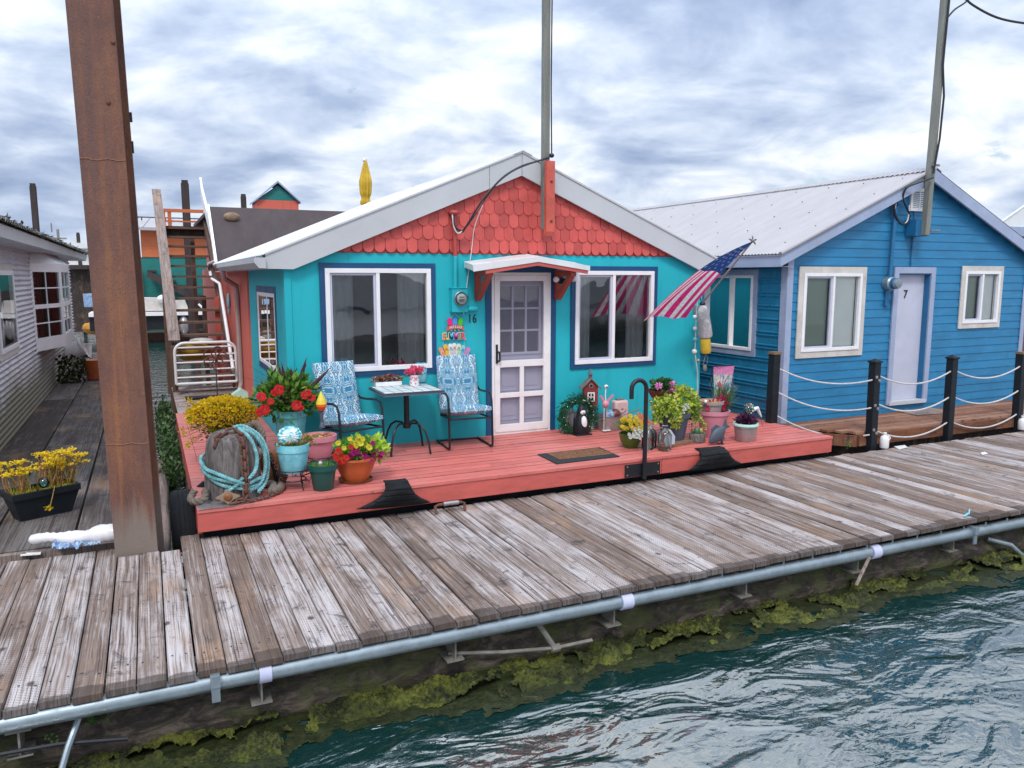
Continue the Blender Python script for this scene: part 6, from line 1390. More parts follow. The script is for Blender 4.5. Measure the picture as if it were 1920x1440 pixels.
mb=MB(); mb.lathe([(0,-.03),(.085,-.03),(.07,0),(.085,.03),(0,.03)],c+V((0,0,.17)),18,M=Rb@Matrix.Rotation(R(90),4,'X')); mb.build('sheave',M['rust'],t)
mb=MB(); mb.tube([c+V((.02,-.10,.03)),c+V((-.01,-.11,.2)),c+V((-.09,-.06,.40)),c+V((-.16,-.02,.47)),c+V((-.20,0,.44))],.024,8); mb.build('strap',M['blackplastic'],t)
# ---------------------------------------------------------------- tyre fenders
def tyre_half(c,R0,w,label,n=48,a0=0,a1=180,rot=0,tilt=0):
    """half a tyre, hung tread up over the deck edge"""
    t=empty('tyre_fender',c,label,'tyre fender','tyre fenders along the coral deck'); c=V(c); mb=MB(); Mx=Matrix.Rotation(rot,3,'Z')@Matrix.Rotation(tilt,3,'X')
    prof=[(-w*.5,R0*.62),(-w*.56,R0*.78),(-w*.5,R0*.93),(-w*.36,R0*.985),(-w*.22,R0),(-w*.20,R0*.975),(-w*.02,R0*.99),(0,R0*.965),(w*.02,R0*.99),(w*.20,R0*.975),(w*.22,R0),(w*.36,R0*.985),(w*.5,R0*.93),(w*.56,R0*.78),(w*.5,R0*.62)]
    def f(u,v):
        k=v*(len(prof)-1); i=min(int(k),len(prof)-2); g=k-i; y=prof[i][0]*(1-g)+prof[i+1][0]*g; r=prof[i][1]*(1-g)+prof[i+1][1]*g
        a=R(a0+(a1-a0)*u); 
        if r>R0*.95 and int(u*n)%2: r-=.003
        return c+Mx@V((r*math.cos(a),y,r*math.sin(a)))
    mb.grid(f,n,len(prof)-1); mb.build('tread',M['rubber'],t,ang=30,solid=.012); return t
def wedge_tyre(p0,p1,top0,top1,label):
    """a quarter of tyre folded over the deck edge: wide curved foot below, narrow neck on the deck"""
    t=empty('tyre_fender',p0.lerp(p1,.5),label,'tyre fender','tyre fenders along the coral deck'); mb=MB()
    nu,nv=40,22
    def f(u,v):
        # v=0 foot (on the fascia, low), v=1 neck on the deck top ; u across
        a=p0.lerp(p1,u); b_=top0.lerp(top1,u); s_=math.sin(math.pi*u)
        # profile: bulging out in front of the fascia, then folding back over the edge
        e=1-(1-v)**3.0
        x=a.x*(1-e)+b_.x*e
        zz_=a.z+(b_.z-a.z)*min(1,v*1.25); 
        y=a.y-.015-(.15*math.sin(math.pi*min(1,v*.86+.10)))*(.25+.75*s_**.6); 
        if v>.62: y+= (b_.y-a.y+.03)*((v-.62)/.38)
        zz_+=.035*s_*math.sin(math.pi*v)
        gr=.010*(1 if int(v*nv)%4==0 else 0)+.006*((int(u*nu)+int(v*nv/4))%2)*(1 if .25<v<.9 else 0)
        return (x,y+gr,zz_-gr*.4)
    mb.grid(f,nu*2,nv*2); o=mb.build('rubber',M['rubber'],t,ang=50,solid=.014); return t
wedge_tyre(py(668,953,7.41),py(806,940,7.41),py(719,902,7.50),py(760,898,7.50),'black tyre fender folded over the coral deck edge beside the terracotta pot')
a_=py(1290,880,7.41);b_=py(1386,868,7.41); wedge_tyre(py(1286,882,7.41),py(1388,868,7.41),py(1303,841,7.50),py(1350,837,7.50),'black tyre fender with tread folded over the deck edge below the fish ornament')
t=tyre_half((.20,8.02,-.03),.37,.20,'round black tyre fender hanging at the left side of the coral deck',a0=-20,a1=200,rot=R(90),n=60); 
mb=MB(); mb.tube([(.24,8.25,.10),(.30,8.3,.22),(.42,8.25,.33)],.035,8); o=mb.build('strap',M['blackplastic'],t)
# ---------------------------------------------------------------- chairs and table
def make_chair():
    t=empty('patio_chair',(0,0,0),'x','chair','patio chairs on the coral deck')
    # seat cushion, back cushion: quilted slabs, local: front is -Y
    def slab(mb,c,ax,ay,az,lx,ly,lz,puff):
        c=V(c);ax,ay,az=V(ax),V(ay),V(az)
        def f(u,v,s_):
            x=(u-.5)*2;y=(v-.5)*2; e=(1-abs(x)**6)**.5*(1-abs(y)**6)**.5 if abs(x)<1 and abs(y)<1 else 0
            hgt=lz*.5*(.35+.65*e)+puff*(math.cos(x*math.pi*1.0)*.3+math.cos(y*5.2)*.4)*e*.3
            return c+ax*(x*lx/2)+ay*(y*ly/2)+az*(s_*hgt)
        mb.grid(lambda u,v:f(u,v,1),20,20); mb.grid(lambda u,v:f(1-u,v,-1),20,20)
        for u0 in (0,1): mb.grid(lambda u,v:f(u0,u,1-2*v),20,1); mb.grid(lambda u,v:f(u,u0,1-2*v),20,1)
    mb=MB(); slab(mb,(0,-.03,.455),(1,0,0),(0,.985,-.17),(0,.17,.985),.52,.54,.12,.07); mb.build('seat_cushion',M['fabric'],t,ang=60)
    bt=R(14); ay=V((0,math.sin(bt),math.cos(bt))); az=V((0,-math.cos(bt),math.sin(bt)))
    mb=MB(); slab(mb,V((0,.235,.44))+ay*.33,(1,0,0),ay,az,.52,.70,.11,.06); mb.build('back_cushion',M['fabric'],t,ang=60)
    for s_ in (-1,1):
        x=.275*s_; mb=MB()
        mb.tube([(x,.32,.015),(x,-.22,.015),(x,-.27,.03),(x,-.285,.08),(x,-.27,.42),(x,-.25,.60),(x,-.21,.665),(x,-.12,.685),(x,.10,.665),(x,.25,.66),(x*.97,.31,.70)],.014,9); mb.build('arm_frame',M['black'],t)
    mb=MB()
    mb.tube([(-.26,-.27,.385),(.26,-.27,.385)],.012,8); mb.tube([(-.26,.20,.36),(.26,.20,.36)],.012,8); mb.tube([(-.275,.30,.015),(.275,.30,.015)],.012,8)
    for s_ in (-1,1): mb.tube([(.245*s_,-.27,.39),(.245*s_,.20,.36),(.245*s_,.235,.44),(.245*s_,.41,1.06)],.012,8)
    mb.tube([(-.245,.41,1.06),(.245,.41,1.06)],.012,8); mb.build('seat_frame',M['black'],t); return t
ch=make_chair(); ch2=dup(ch)
ch.location=(2.06,8.86,DZ); ch.rotation_euler=(0,0,R(15)); ch['label']='paisley cushioned patio chair under the left window, turned toward the table'
ch2.location=(3.53,8.98,DZ); ch2.rotation_euler=(0,0,R(-5)); ch2['label']='paisley cushioned patio chair between the table and the screen door'
# bistro table
q0,q1=py(720,739,8.60),py(834,729,8.60); TZ=q0.z; tc_=[V((q0.x,9.28,TZ)),V((q0.x,8.60,TZ)),V((q1.x,8.60,TZ)),V((q1.x,9.28,TZ))]
cx_=sum((q for q in tc_),V((0,0,0)))/4; tb=empty('bistro_table',(cx_.x,cx_.y,DZ),'small square bistro table with a pale tiled top on four arched black legs','table')
mb=MB(); 
def shrink(k,z): return [V((cx_.x+(q.x-cx_.x)*k,cx_.y+(q.y-cx_.y)*k,z)) for q in tc_]
o_=shrink(1,TZ-.005)+shrink(1,TZ-.035); mb.add(o_,[(0,1,2,3),(7,6,5,4)]+[(i,(i+1)%4,4+(i+1)%4,4+i) for i in range(4)]); mb.build('table_rim',M['potgrey'],tb,smooth=False,bevel=.006)
mb=MB(); 
for i in range(6):
    for j in range(4):
        q=shrink(.95,TZ); f=lambda u,v:(q[0].lerp(q[3],u)).lerp(q[1].lerp(q[2],u),v); u0,u1,v0,v1=i/6+.006,(i+1)/6-.006,j/4+.01,(j+1)/4-.01; mb.col=rc((.60,.72,.74),.08); mb.add([f(u0,v0),f(u1,v0),f(u1,v1),f(u0,v1)],[(0,1,2,3)])
mb.build('tiles',M['col'],tb,smooth=False)
mb=MB(); mb.tube([(cx_.x,cx_.y,TZ-.036),(cx_.x,cx_.y,.62)],.034,14); mb.lathe([(.0,.58),(.045,.59),(.05,.63),(.034,.65)],(cx_.x,cx_.y,0),14); mb.build('column',M['black'],tb)
for k in range(4):
    a=R(38+90*k); d=V((math.cos(a),math.sin(a),0)); c=V((cx_.x,cx_.y,0)); mb=MB(); mb.tube([c+d*r+V((0,0,z)) for r,z in ((.02,.62),(.08,.655),(.16,.66),(.23,.62),(.28,.54),(.315,.43),(.335,.302))],.013,8); mb.build('leg',M['black'],tb)
# on the table
p=pz(727,723,TZ+.002); t=empty('succulent_tray',p,'white rectangular tray of red succulents on the tiled table','tray')
mb=MB(); trough(mb,p,.30,.32,.10,.115,.055,R(4)) if False else mb.box(p.x-.165,p.x+.165,p.y-.06,p.y+.06,TZ+.002,TZ+.055); mb.build('tray',M['plasticwhite'],t,smooth=False,bevel=.006)
mb=MB()
for k in range(260):
    l=random.uniform(-.20,.17); mb.col=rc(random.choice(((.36,.05,.03),(.30,.07,.05),(.22,.10,.03),(.42,.12,.06),(.20,.02,.02))),.3); h=.05*(1-abs(l+.02)*3.2)+.03; mb.leaf((p.x+l,p.y+random.uniform(-.05,.05),TZ+.05+random.random()*max(.01,h)),(random.uniform(-1,1),random.uniform(-1,.2),random.uniform(-.1,.9)),(0,-.5,1),.05,.02)
mb.build('succulents',M['leaf'],t,smooth=False)
mb=MB()
for l,c_ in ((-.19,(.70,.62,.66)),(.05,(.75,.7,.72)),(.16,(.60,.42,.06)),(.09,(.7,.7,.7))):
    for k in range(9): mb.col=rc(c_,.15); mb.leaf((p.x+l+random.gauss(0,.012),p.y-.04,TZ+.10+random.gauss(0,.012)),(random.uniform(-1,1),-1,random.uniform(-.5,1)),(0,-1,.4),.025,.018)
mb.build('flowers',M['petal'],t,smooth=False)
p=pz(777,723,TZ+.002); t=empty('flower_vase',p,'white vase with pink dots holding pink carnations on the tiled table','vase')
mb=MB(); mb.lathe([(0,.0),(.052,.0),(.057,.006),(.057,.125),(.062,.135),(.054,.135),(.05,.12)],p,24); mb.build('vase',M['plasticwhite'],t)
mb=MB()
for k in range(16):
    a=R(180+random.uniform(0,180)); z=random.uniform(.02,.11); r=random.uniform(.009,.016); mb.col=(.70,.22,.28); q=[V(p)+V((.0578*math.cos(a+r*q_*17*math.cos(b)*0+ (r/.058)*math.cos(b)),.0578*math.sin(a+(r/.058)*math.cos(b)),z+r*math.sin(b))) for q_,b in enumerate([2*math.pi*j/10 for j in range(10)])]; mb.add(q,[tuple(range(10))])
mb.build('dots',M['col'],t,smooth=False)
mb=MB()
for c_ in ((-.04,-.02,.18),(.05,-.02,.17),(.0,.0,.21),(.08,.02,.19),(-.07,.01,.17)):
    leafblob(mb,V(p)+V(c_),.05,.05,.04,110,.022,.018,((.75,.10,.22),(.78,.22,.34),(.68,.05,.14)),hollow=.3)
mb.build('blossoms',M['petal'],t,smooth=False)
mb=MB()
for k in range(14): mb.col=rc((.08,.24,.16),.3); a=random.uniform(3,6.4) if k>4 else 3.3; mb.leaf(V(p)+V((0,0,.14)),(math.cos(a),math.sin(a)*.6,random.uniform(-.3,.3)),(0,0,1),random.uniform(.08,.16),.04)
mb.build('leaves',M['leaf'],t,smooth=False)
p=pz(790,716,TZ+.002)+V((.0,.02,0)); t=empty('lantern_jar',p,'turquoise pierced ceramic lantern jar behind the pink carnations','lantern')
mb=MB(); mb.lathe([(0,0),(.06,0),(.075,.03),(.085,.10),(.085,.17),(.07,.215),(.055,.23),(.062,.25),(.055,.25),(.05,.23)],p,26); mb.build('jar',M['potaqua'],t)
mb=MB()
for k in range(22): a=R(180+k*17+random.uniform(-5,5)); z=random.uniform(.05,.19); mb.ell(V(p)+V((.082*math.cos(a),.082*math.sin(a),z)),.010,.010,.008,6,4)
mb.build('piercings',M['wire'],t)
# doormat at the screen door
t=empty('doormat',(4.5,7.85,DZ),'brown coir doormat with a black rubber border on the coral deck','doormat')
q=[pz(1008,853,DZ),pz(1043,871,DZ),pz(1162,857,DZ),pz(1124,840,DZ)]; mb=MB(); mb.add([p+V((0,0,.012)) for p in q]+[p+V((0,0,.003)) for p in q],[(0,1,2,3)]+[(i,(i+1)%4,4+(i+1)%4,4+i) for i in range(4)]); mb.build('border',M['matedge'],t,smooth=False)
q=[pz(1024,852,DZ),pz(1050,864,DZ),pz(1150,853,DZ),pz(1120,842,DZ)]; mb=MB(); 
for i in range(3000):
    u,v=random.random(),random.random(); p=q[0].lerp(q[3],u).lerp(q[1].lerp(q[2],u),v); mb.col=(.3,.17,.1); mb.leaf(p+V((0,0,.012)),(random.uniform(-1,1),random.uniform(-1,1),1.4),(1,0,0),.014,.006)
mb.add([p+V((0,0,.016)) for p in q],[(0,1,2,3)]); mb.build('bristles',M['mat'],t,smooth=False)
# dark crook pole with its plate
t=empty('crook_pole',(5.15,7.40,.1),'black hooked steel pole bolted to the coral deck edge','pole')
b=py(1208,890,7.375); tp_=py(1206,735,7.375); le=py(1184,748,7.375); tip=py(1184,748,7.375); x=b.x
r_=(x-tip.x)/2; zt_=py(1197,713,7.375).z; cz=zt_-r_
pts=[(x,7.375,b.z-.05),(x,7.375,cz)]+[(x-r_+r_*math.cos(a),7.375,cz+r_*math.sin(a)) for a in [math.pi*k/10 for k in range(1,11)]]+[(tip.x,7.375,tip.z)]
mb=MB(); mb.tube(pts,.026,12); mb.build('pole',M['black'],t)
q0,q1=py(1172,870,7.41),py(1237,890,7.41); mb=MB(); mb.box(q0.x,q1.x,7.404,7.418,.095,.245); mb.build('plate',M['black'],t,smooth=False,bevel=.003)
mb=MB()
for xx in (q0.x+.03,q1.x-.03):
    for z in (.12,.22): mb.ell((xx,7.402,z),.010,.006,.010,8,5)
mb.build('bolts',M['steel'],t)
# ---------------------------------------------------------------- ornaments by the right window
b=pz(1075,810,DZ); t=empty('watering_can',b,'galvanised watering can behind the penguin figurine','watering can')
b=V((5.20,9.16,DZ)); mb=MB(); mb.lathe([(0,0),(.11,0),(.115,.01),(.105,.26),(.11,.275),(.10,.275),(.095,.25)],b,24); mb.build('body',M['galv'],t)
mb=MB(); mb.tube([b+V((-.02,0,.27)),b+V((-.02,0,.36)),b+V((.03,0,.42)),b+V((.085,0,.40)),b+V((.10,0,.30))],.016,8); mb.build('handle',M['potsilver'],t)
mb=MB(); mb.tube([b+V((.09,-.02,.08)),b+V((.22,-.04,.22)),b+V((.29,-.05,.30))],[.025,.018,.014],8); mb.lathe([(.014,0),(.06,.05),(.0,.055)],b+V((.28,-.05,.28)),14,M=Matrix.Rotation(R(40),4,'Y')); mb.build('spout',M['galv'],t)
w=V((5.20,9.06,DZ)); t=empty('wreath',w,'dark green fern wreath round the watering can','wreath'); mb=MB()
for k in range(1300):
    a=random.uniform(0,6.283); r=.22+random.gauss(0,.035); p=w+V((r*math.cos(a)*1.0,random.gauss(0,.03),.23+r*math.sin(a)*1.02)); 
    if p.z<DZ+.005: p.z=DZ+.005+random.random()*.02
    mb.col=rc(random.choice(((.010,.065,.025),(.02,.11,.04),(.015,.08,.03),(.05,.16,.07))),.3); d=V((math.cos(a+1.3),-.3,math.sin(a+1.3)))+V((random.gauss(0,.5),random.gauss(0,.4),random.gauss(0,.5))); mb.leaf(p,d,(0,-1,.2),random.uniform(.05,.10),.012)
mb.build('fronds',M['leaf'],t,smooth=False)
mb=MB()
for k in range(22): a=random.uniform(0,6.283); mb.col=(.75,.75,.72); mb.ell(w+V((.23*math.cos(a),-.05,.235+.23*math.sin(a)*.98)),.007)
mb.build('berries',M['col'],t)
p=V((5.19,8.93,DZ)); t=empty('penguin_figurine',p,'black and white penguin figurine standing on the deck by the right window','figurine')
mb=MB(); prof=[(0,0),(.09,.005),(.105,.05),(.108,.12),(.092,.20),(.066,.26),(.056,.29),(.060,.32),(.050,.36),(.022,.40),(.0,.41)]; mb.lathe(prof,p,24); mb.build('body',M['blackplastic'],t)
mb=MB(); mb.ell(p+V((0,-.068,.165)),.048,.045,.10); mb.ell(p+V((-.0,-.042,.31)),.040,.024,.035); mb.build('belly',M['plasticwhite'],t)
mb=MB(); mb.tube([p+V((0,-.06,.305)),p+V((0,-.09,.295))],[.012,.002],7); mb.build('beak',M['pulley'],t)
mb=MB(); 
for s_ in (-1,1): mb.ell(p+V((.10*s_,-.01,.17)),.018,.04,.085,10,8)
mb.build('flippers',M['blackplastic'],t)
mb=MB(); mb.box(p.x-.12,p.x+.12,p.y-.10,p.y+.07,DZ+.001,DZ+.02)
mb.build('base',M['black'],t,bevel=.006)
# birdhouse on a birch post
b=V((5.46,9.16,DZ)); t=empty('birdhouse',b,'red birdhouse with a grey roof and white window on a white birch pedestal','birdhouse')
mb=MB(); mb.tube([b,b+V((0,0,.16)),b+V((.004,0,.30)),b+V((0,0,.36))],[.062,.055,.05,.07],16); mb.build('pedestal',M['plasticwhite'],t)
mb=MB()
for z in (.06,.12,.19,.25): mb.tube([b+V((.058*math.cos(a),.058*math.sin(a),z+.008*math.sin(3*a))) for a in [R(190+10*k) for k in range(9+int(z*20))]],.006,5)
mb.build('bark_marks',M['steel'],t)
ya=R(-22); Rz=Matrix.Rotation(ya,3,'Z')
def bh_(x,y,z): return b+Rz@V((x,y,0))+V((0,0,z))
mb=MB(); w_,dp,z0,z1,za=.092,.085,.36,.62,.72
mb.ext([(-w_,z0),(w_,z0),(w_,z1),(0,za),(-w_,z1)],lambda u,w,k:bh_(u,(-dp,dp)[k],w)); hb_=mb.build('box',M['birdred'],t,smooth=False,bevel=.003)
mb=MB(); 
for s_ in (-1,1): mb.ext([(0,za+.004),(s_*(w_+.05),z1-.045),(s_*(w_+.05),z1-.028),(0,za+.022)],lambda u,w,k:bh_(u,(-dp-.035,dp+.03)[k],w))
mb.build('roof',M['steel'],t,smooth=False)
mb=MB(); q=[bh_(sx_*.022,sy_*.022,za-.02) for sx_,sy_ in ((-1,-1),(1,-1),(1,1),(-1,1))]; q2=[bh_(sx_*.022,sy_*.022,za+.055) for sx_,sy_ in ((-1,-1),(1,-1),(1,1),(-1,1))]; q3=[bh_(sx_*.034,sy_*.034,za+.056) for sx_,sy_ in ((-1,-1),(1,-1),(1,1),(-1,1))]; mb.add(q+q2+q3+[bh_(0,0,za+.14)],[(i,(i+1)%4,4+(i+1)%4,4+i) for i in range(4)]+[(4+i,4+(i+1)%4,8+(i+1)%4,8+i) for i in range(4)]+[(8+i,8+(i+1)%4,12) for i in range(4)]); mb.build('cupola',M['potgrey'],t,smooth=False)
TB=lambda u,w,n:bh_(u,-dp-.001-n,w); mb=MB(); ring(mb,TB,-.05,.05,.41,.54,.016,0,.008); mb.box(-.006,.006,.427,.523,0,.006,T=TB); mb.box(-.034,-.0065,.47,.481,0,.006,T=TB); mb.box(.0065,.034,.47,.481,0,.006,T=TB); mb.build('window_frame',M['plasticwhite'],t,smooth=False)
mb=MB(); mb.add([TB(-.034,.427,.001),TB(.034,.427,.001),TB(.034,.523,.001),TB(-.034,.523,.001)],[(0,1,2,3)]); mb.build('window_dark',M['wire'],t,smooth=False)
mb=MB(); mb.lathe([(0,.004),(.022,.004),(.022,0)],TB(0,.63,0),14,M=Matrix.Rotation(ya,4,'Z')@Matrix.Rotation(R(90),4,'X')); mb.build('entrance_hole',M['wire'],t)
mb=MB(); mb.lathe([(.022,0),(.024,.008),(.030,.006),(.031,0)],TB(0,.63,0),14,M=Matrix.Rotation(ya,4,'Z')@Matrix.Rotation(R(90),4,'X')); mb.build('hole_ring',M['pottaupe'],t)
# flamingo figurine
p=V((5.60,8.98,DZ)); t=empty('flamingo_figurine',p,'pink long legged flamingo figurine with a white head in front of the metal basin','figurine')
mb=MB(); mb.ell(p+V((0,0,.38)),.052,.05,.052); mb.col=(1,1,1); mb.build('body',M['potpink'],t)
mb=MB(); mb.tube([p+V((-.005,-.01,.42)),p+V((-.012,-.01,.52)),p+V((-.005,-.01,.60))],.008,7); mb.ell(p+V((-.005,-.015,.625)),.028,.025,.026); mb.build('neck',M['plasticwhite'],t)
mb=MB(); mb.tube([p+V((-.012,-.04,.625)),p+V((-.014,-.075,.61))],[.009,.002],6); mb.build('beak',M['black'],t)
mb=MB()
for s_ in (-1,1): mb.bar(p+V((.03*s_,.0,.42)),p+V((.10*s_+.02,.0,.50)),.012,.03)
mb.build('wings',M['potpink'],t,smooth=False)
mb=MB()
for s_ in (-1,1): mb.tube([p+V((.022*s_,0,.34)),p+V((.022*s_,0,.03))],.008,6); mb.ell(p+V((.03*s_,-.03,.018)),.035,.045,.012)
mb.build('legs',M['beigeframe'],t)
# metal basin with balls, pink canister
p=V((5.74,9.10,DZ)); t=empty('metal_basin',p,'dull grey metal basin by the wall with a long handled ladle','basin'); mb=MB(); mb.lathe([(0,0),(.175,0),(.18,.01),(.185,.19),(.195,.20),(.18,.2),(.175,.02)],p,30); mb.build('bowl',M['potsilver'],t)
mb=MB(); mb.tube([p+V((.12,-.08,.19)),p+V((.25,-.10,.22)),p+V((.42,-.12,.275))],[.008,.009,.011],6); mb.build('ladle',M['steel'],t)
for dx,dy,r,m_,lb in ((-.03,-.02,.088,'sheetblue','blue ball lying in the grey metal basin'),(.09,.0,.08,'potmaroon','dark brown ball lying in the grey metal basin')):
    mb=MB(); mb.ell(p+V((dx,dy,.20)),r,r,r,18,12); tag(mb.build('ball',M[m_],None,loc=p+V((dx,dy,.2))),lb,'ball')
p=V((5.97,9.20,DZ)); t=empty('pink_canister',p,'pale pink container with dark round markings standing behind the basin','canister'); mb=MB(); mb.box(p.x-.11,p.x+.11,p.y-.07,p.y+.07,DZ+.001,DZ+.38); mb.build('body',paint('pale_pink_plastic',(.62,.42,.42),.5,.06,4,40,.03),t,bevel=.03)
mb=MB()
for z,r in ((.26,.06),(.15,.055)): mb.tube([p+V((r*math.cos(a)+.0,-.072,z+r*math.sin(a)*.9)) for a in [R(180+12*k) for k in range(16)]],.006,5); mb.ell(p+V((0,-.071,z)),.022,.004,.012)
mb.box(p.x-.06,p.x+.06,p.y-.03,p.y+.03,DZ+.381,DZ+.40); mb.build('markings',M['steel'],t)
# green pot of mums
p=V((5.36,8.00,DZ)); t=empty('planter',p,'olive green pot of yellow, orange and white bell flowers beside the hooked pole','planter')
mb=MB(); mb.lathe([(0,0),(.085,0),(.09,.008),(.125,.08),(.145,.16),(.148,.18),(.135,.18),(.13,.15)],p,28); mb.build('pot',M['potolive'],t); soil(t,p+V((0,0,.16)),.13)
mb=MB(); leafblob(mb,p+V((0,0,.26)),.20,.16,.10,500,.035,.018,((.06,.17,.02),(.10,.22,.03)),hollow=.3); mb.build('foliage',M['leaf'],t,smooth=False)
C_=p+V((0,0,.26))
for col,cen,n_,cx0,cx1,z0,z1 in (((.74,.56,.04),(.5,.3,.02),36,-.22,.02,-.02,.16),((.72,.26,.13),(.35,.1,.02),28,-.01,.20,.03,.17),((.80,.80,.78),(.6,.5,.1),38,-.17,.21,-.10,.02)):
    sp_=[]
    for k in range(n_):
        x=random.uniform(cx0,cx1); z=random.uniform(z0,z1); 
        e=1-(x/.24)**2-(max(z,0)/.18)**2
        y=-.225*math.sqrt(max(.12,e)); sp_.append(C_+V((x*(1 if e>0 else .85),y,z*(1 if e>0 else .8))))
    scatter_blooms(bloom('blossom',.026,6,col,cen,cup=.3,wide=1.2),t,(0,0,0),1,1,1,n_,spots=sp_,sc=(.8,1.2))
# wooden plank with bottle carrier and slate tag
p=V((5.88,7.83,DZ)); mb=MB(); mb.bar((5.62,7.74,DZ+.022),(6.22,7.90,DZ+.022),.11,.04); tag(mb.build('wood_board',M['palewood'],None,loc=p,smooth=False),'brown scrap board lying under the slate tag beside the grey planter','board')
t=empty('bottle_carrier',(5.62,7.72,DZ),'wire carrier of clear glass bottles behind the hooked pole','bottle carrier')
def bottle(c,h,r): 
    mb=MB(); mb.lathe([(0,.004),(r*.9,.004),(r,.02),(r,h*.62),(r*.75,h*.74),(r*.38,h*.84),(r*.33,h*.97),(r*.40,h*.975),(r*.40,h)],c,18); return mb
for c,h,r in (((5.48,7.80,DZ),.31,.075),((5.63,7.66,DZ),.31,.085),((5.57,7.86,DZ),.29,.07)):
    bottle(c,h,r).build('bottle',M['jar'],t)
mb=MB(); a=py(1212,797,7.72); b2_=py(1256,806,7.72); mb.tube([(5.42,7.72,DZ+.01),(5.42,7.72,a.z),tuple(b2_),(b2_.x,7.72,DZ+.2)],.010,6); mb.build('handle',M['potsilver'],t)
q=[py(x,y,7.70) for x,y in ((1246,827),(1253,808),(1258,806),(1266,818),(1265,832),(1249,838))]
mb=MB(); n=len(q); mb.add([v for v in q]+[v+V((0,.018,0)) for v in q],[tuple(range(n)),tuple(range(2*n-1,n-1,-1))]+[(i,(i+1)%n,n+(i+1)%n,n+i) for i in range(n)]); tag(mb.build('slate_tag',paint('pale_blue_slate',(.42,.48,.56),.6,.1,6,50,.1),None,loc=(q[0].x,7.7,q[5].z),smooth=False),'pale blue grey slate tag hanging from the bottle carrier handle','tag')
mb=MB(); 
for k in range(26): mb.col=rc((.55,.30,.02),.3); mb.leaf(py(1243+random.uniform(-5,5),822+random.uniform(-12,8),7.80),(random.uniform(-1,1),-1,random.uniform(-.5,1)),(0,-1,.3),.04,.025)
tag(mb.build('dried_flowers',M['petal'],None,loc=py(1243,830,7.8),smooth=False),'dried yellow flowers tucked between the bottles and the slate tag','flowers')
# slate planter with ivy, maroon bowl of geraniums
p=V((6.02,8.02,DZ)); t=empty('planter',p,'tall slate grey planter overflowing with variegated yellow green ivy','planter')
mb=MB(); mb.lathe([(0,0),(.13,0),(.135,.01),(.195,.33),(.215,.335),(.222,.39),(.20,.39),(.19,.35)],p,32); mb.build('pot',M['potgrey'],t); soil(t,p+V((0,0,.36)),.19)
mb=MB(); I=((.40,.42,.05),(.24,.34,.04),(.13,.25,.03),(.52,.50,.16),(.30,.42,.05))
leafblob(mb,p+V((-.13,-.03,.47)),.22,.18,.15,520,.05,.042,I,hollow=.35,up=.1); leafblob(mb,p+V((.14,.02,.52)),.22,.19,.20,650,.05,.042,I,hollow=.35,up=.1); leafblob(mb,p+V((.28,.0,.38)),.12,.14,.16,240,.045,.036,((.13,.26,.04),(.26,.38,.06)),hollow=.3); leafblob(mb,p+V((-.11,-.18,.34)),.09,.06,.11,110,.05,.042,I,hollow=.3); leafblob(mb,p+V((-.26,-.02,.33)),.06,.06,.06,50,.05,.04,I,hollow=.3)
for k in range(60): f=random.random(); mb.col=rc(random.choice(I),.3); mb.leaf(p+V((.25+.16*f,-.05-.08*f,.40-.22*f+random.gauss(0,.02))),(random.uniform(-1,1),-1,random.uniform(-1,.3)),(0,-1,.4),.04,.03)
for k in range(40): f=random.random(); mb.col=rc((.14,.10,.05),.3); mb.leaf(p+V((.24,-.06,.36-.34*f)),(random.uniform(-1,1),-1,random.uniform(-1,.3)),(0,-1,.4),.025,.018)
mb.build('ivy',M['leaf'],t,smooth=False)
mb=MB(); 
for k in range(22): mb.col=rc((.78,.78,.75),.06); mb.leaf(p+V((.02+random.gauss(0,.02),-.17,.46+random.uniform(-.06,.07))),(random.uniform(-.6,.6),-.6,random.uniform(-1,1)),(0,-1,.2),.05,.035)
mb.build('white_ornament',M['petal'],t,smooth=False)
p2=V((5.93,8.18,DZ+.53)); t=empty('planter',p2,'maroon bowl of pink geraniums set on top of the ivy planter','planter')
mb=MB(); mb.lathe([(0,0),(.08,0),(.12,.03),(.165,.11),(.172,.135),(.16,.135),(.15,.11)],p2,28); mb.build('bowl',M['potmaroon'],t); soil(t,p2+V((0,0,.115)),.15)
mb=MB(); leafblob(mb,p2+V((.02,0,.19)),.15,.13,.075,280,.05,.045,((.03,.10,.02),(.05,.15,.03),(.02,.07,.015)),hollow=.3); 
fm=MB()
for (x,y) in ((1235,724),(1259,733),(1260,720),(1251,740)):
    q=py(x,y,8.06); mb.col=(.10,.22,.05); mb.tube([p2+V((.0,0,.14)),q],.004,4); leafblob(fm,q,.042,.042,.034,80,.026,.022,((.80,.30,.60),(.84,.42,.68),(.72,.20,.48)),hollow=.3) if (x,y)!=(1260,720) else leafblob(fm,q,.036,.036,.03,60,.026,.022,((.72,.30,.55),(.78,.40,.62)),hollow=.3)
mb.build('foliage',M['leaf'],t,smooth=False); fm.build('geranium_heads',M['petal'],t,smooth=False)
# stone trough with cactus
p=V((6.30,7.88,DZ)); t=empty('stone_trough',p,'small rough stone trough with a green cactus between the ivy planter and the fish','trough')
mb=MB(); mb.lathe([(0,0),(.10,0),(.108,.02),(.115,.11),(.108,.125),(.09,.12),(.085,.10)],p,22,M=Matrix.Diagonal((1,.8,1,1))); mb.build('trough',M['concrete'],t); soil(t,p+V((0,0,.10)),.075)
mb=MB(); mb.col=(.06,.14,.06); mb.ell(p+V((-.01,0,.14)),.045,.04,.06,14,9,jit=.04); mb.col=(.35,.33,.08); mb.ell(p+V((.05,0,.14)),.03,.03,.04,12,8,jit=.05); mb.build('cactus',M['col'],t)
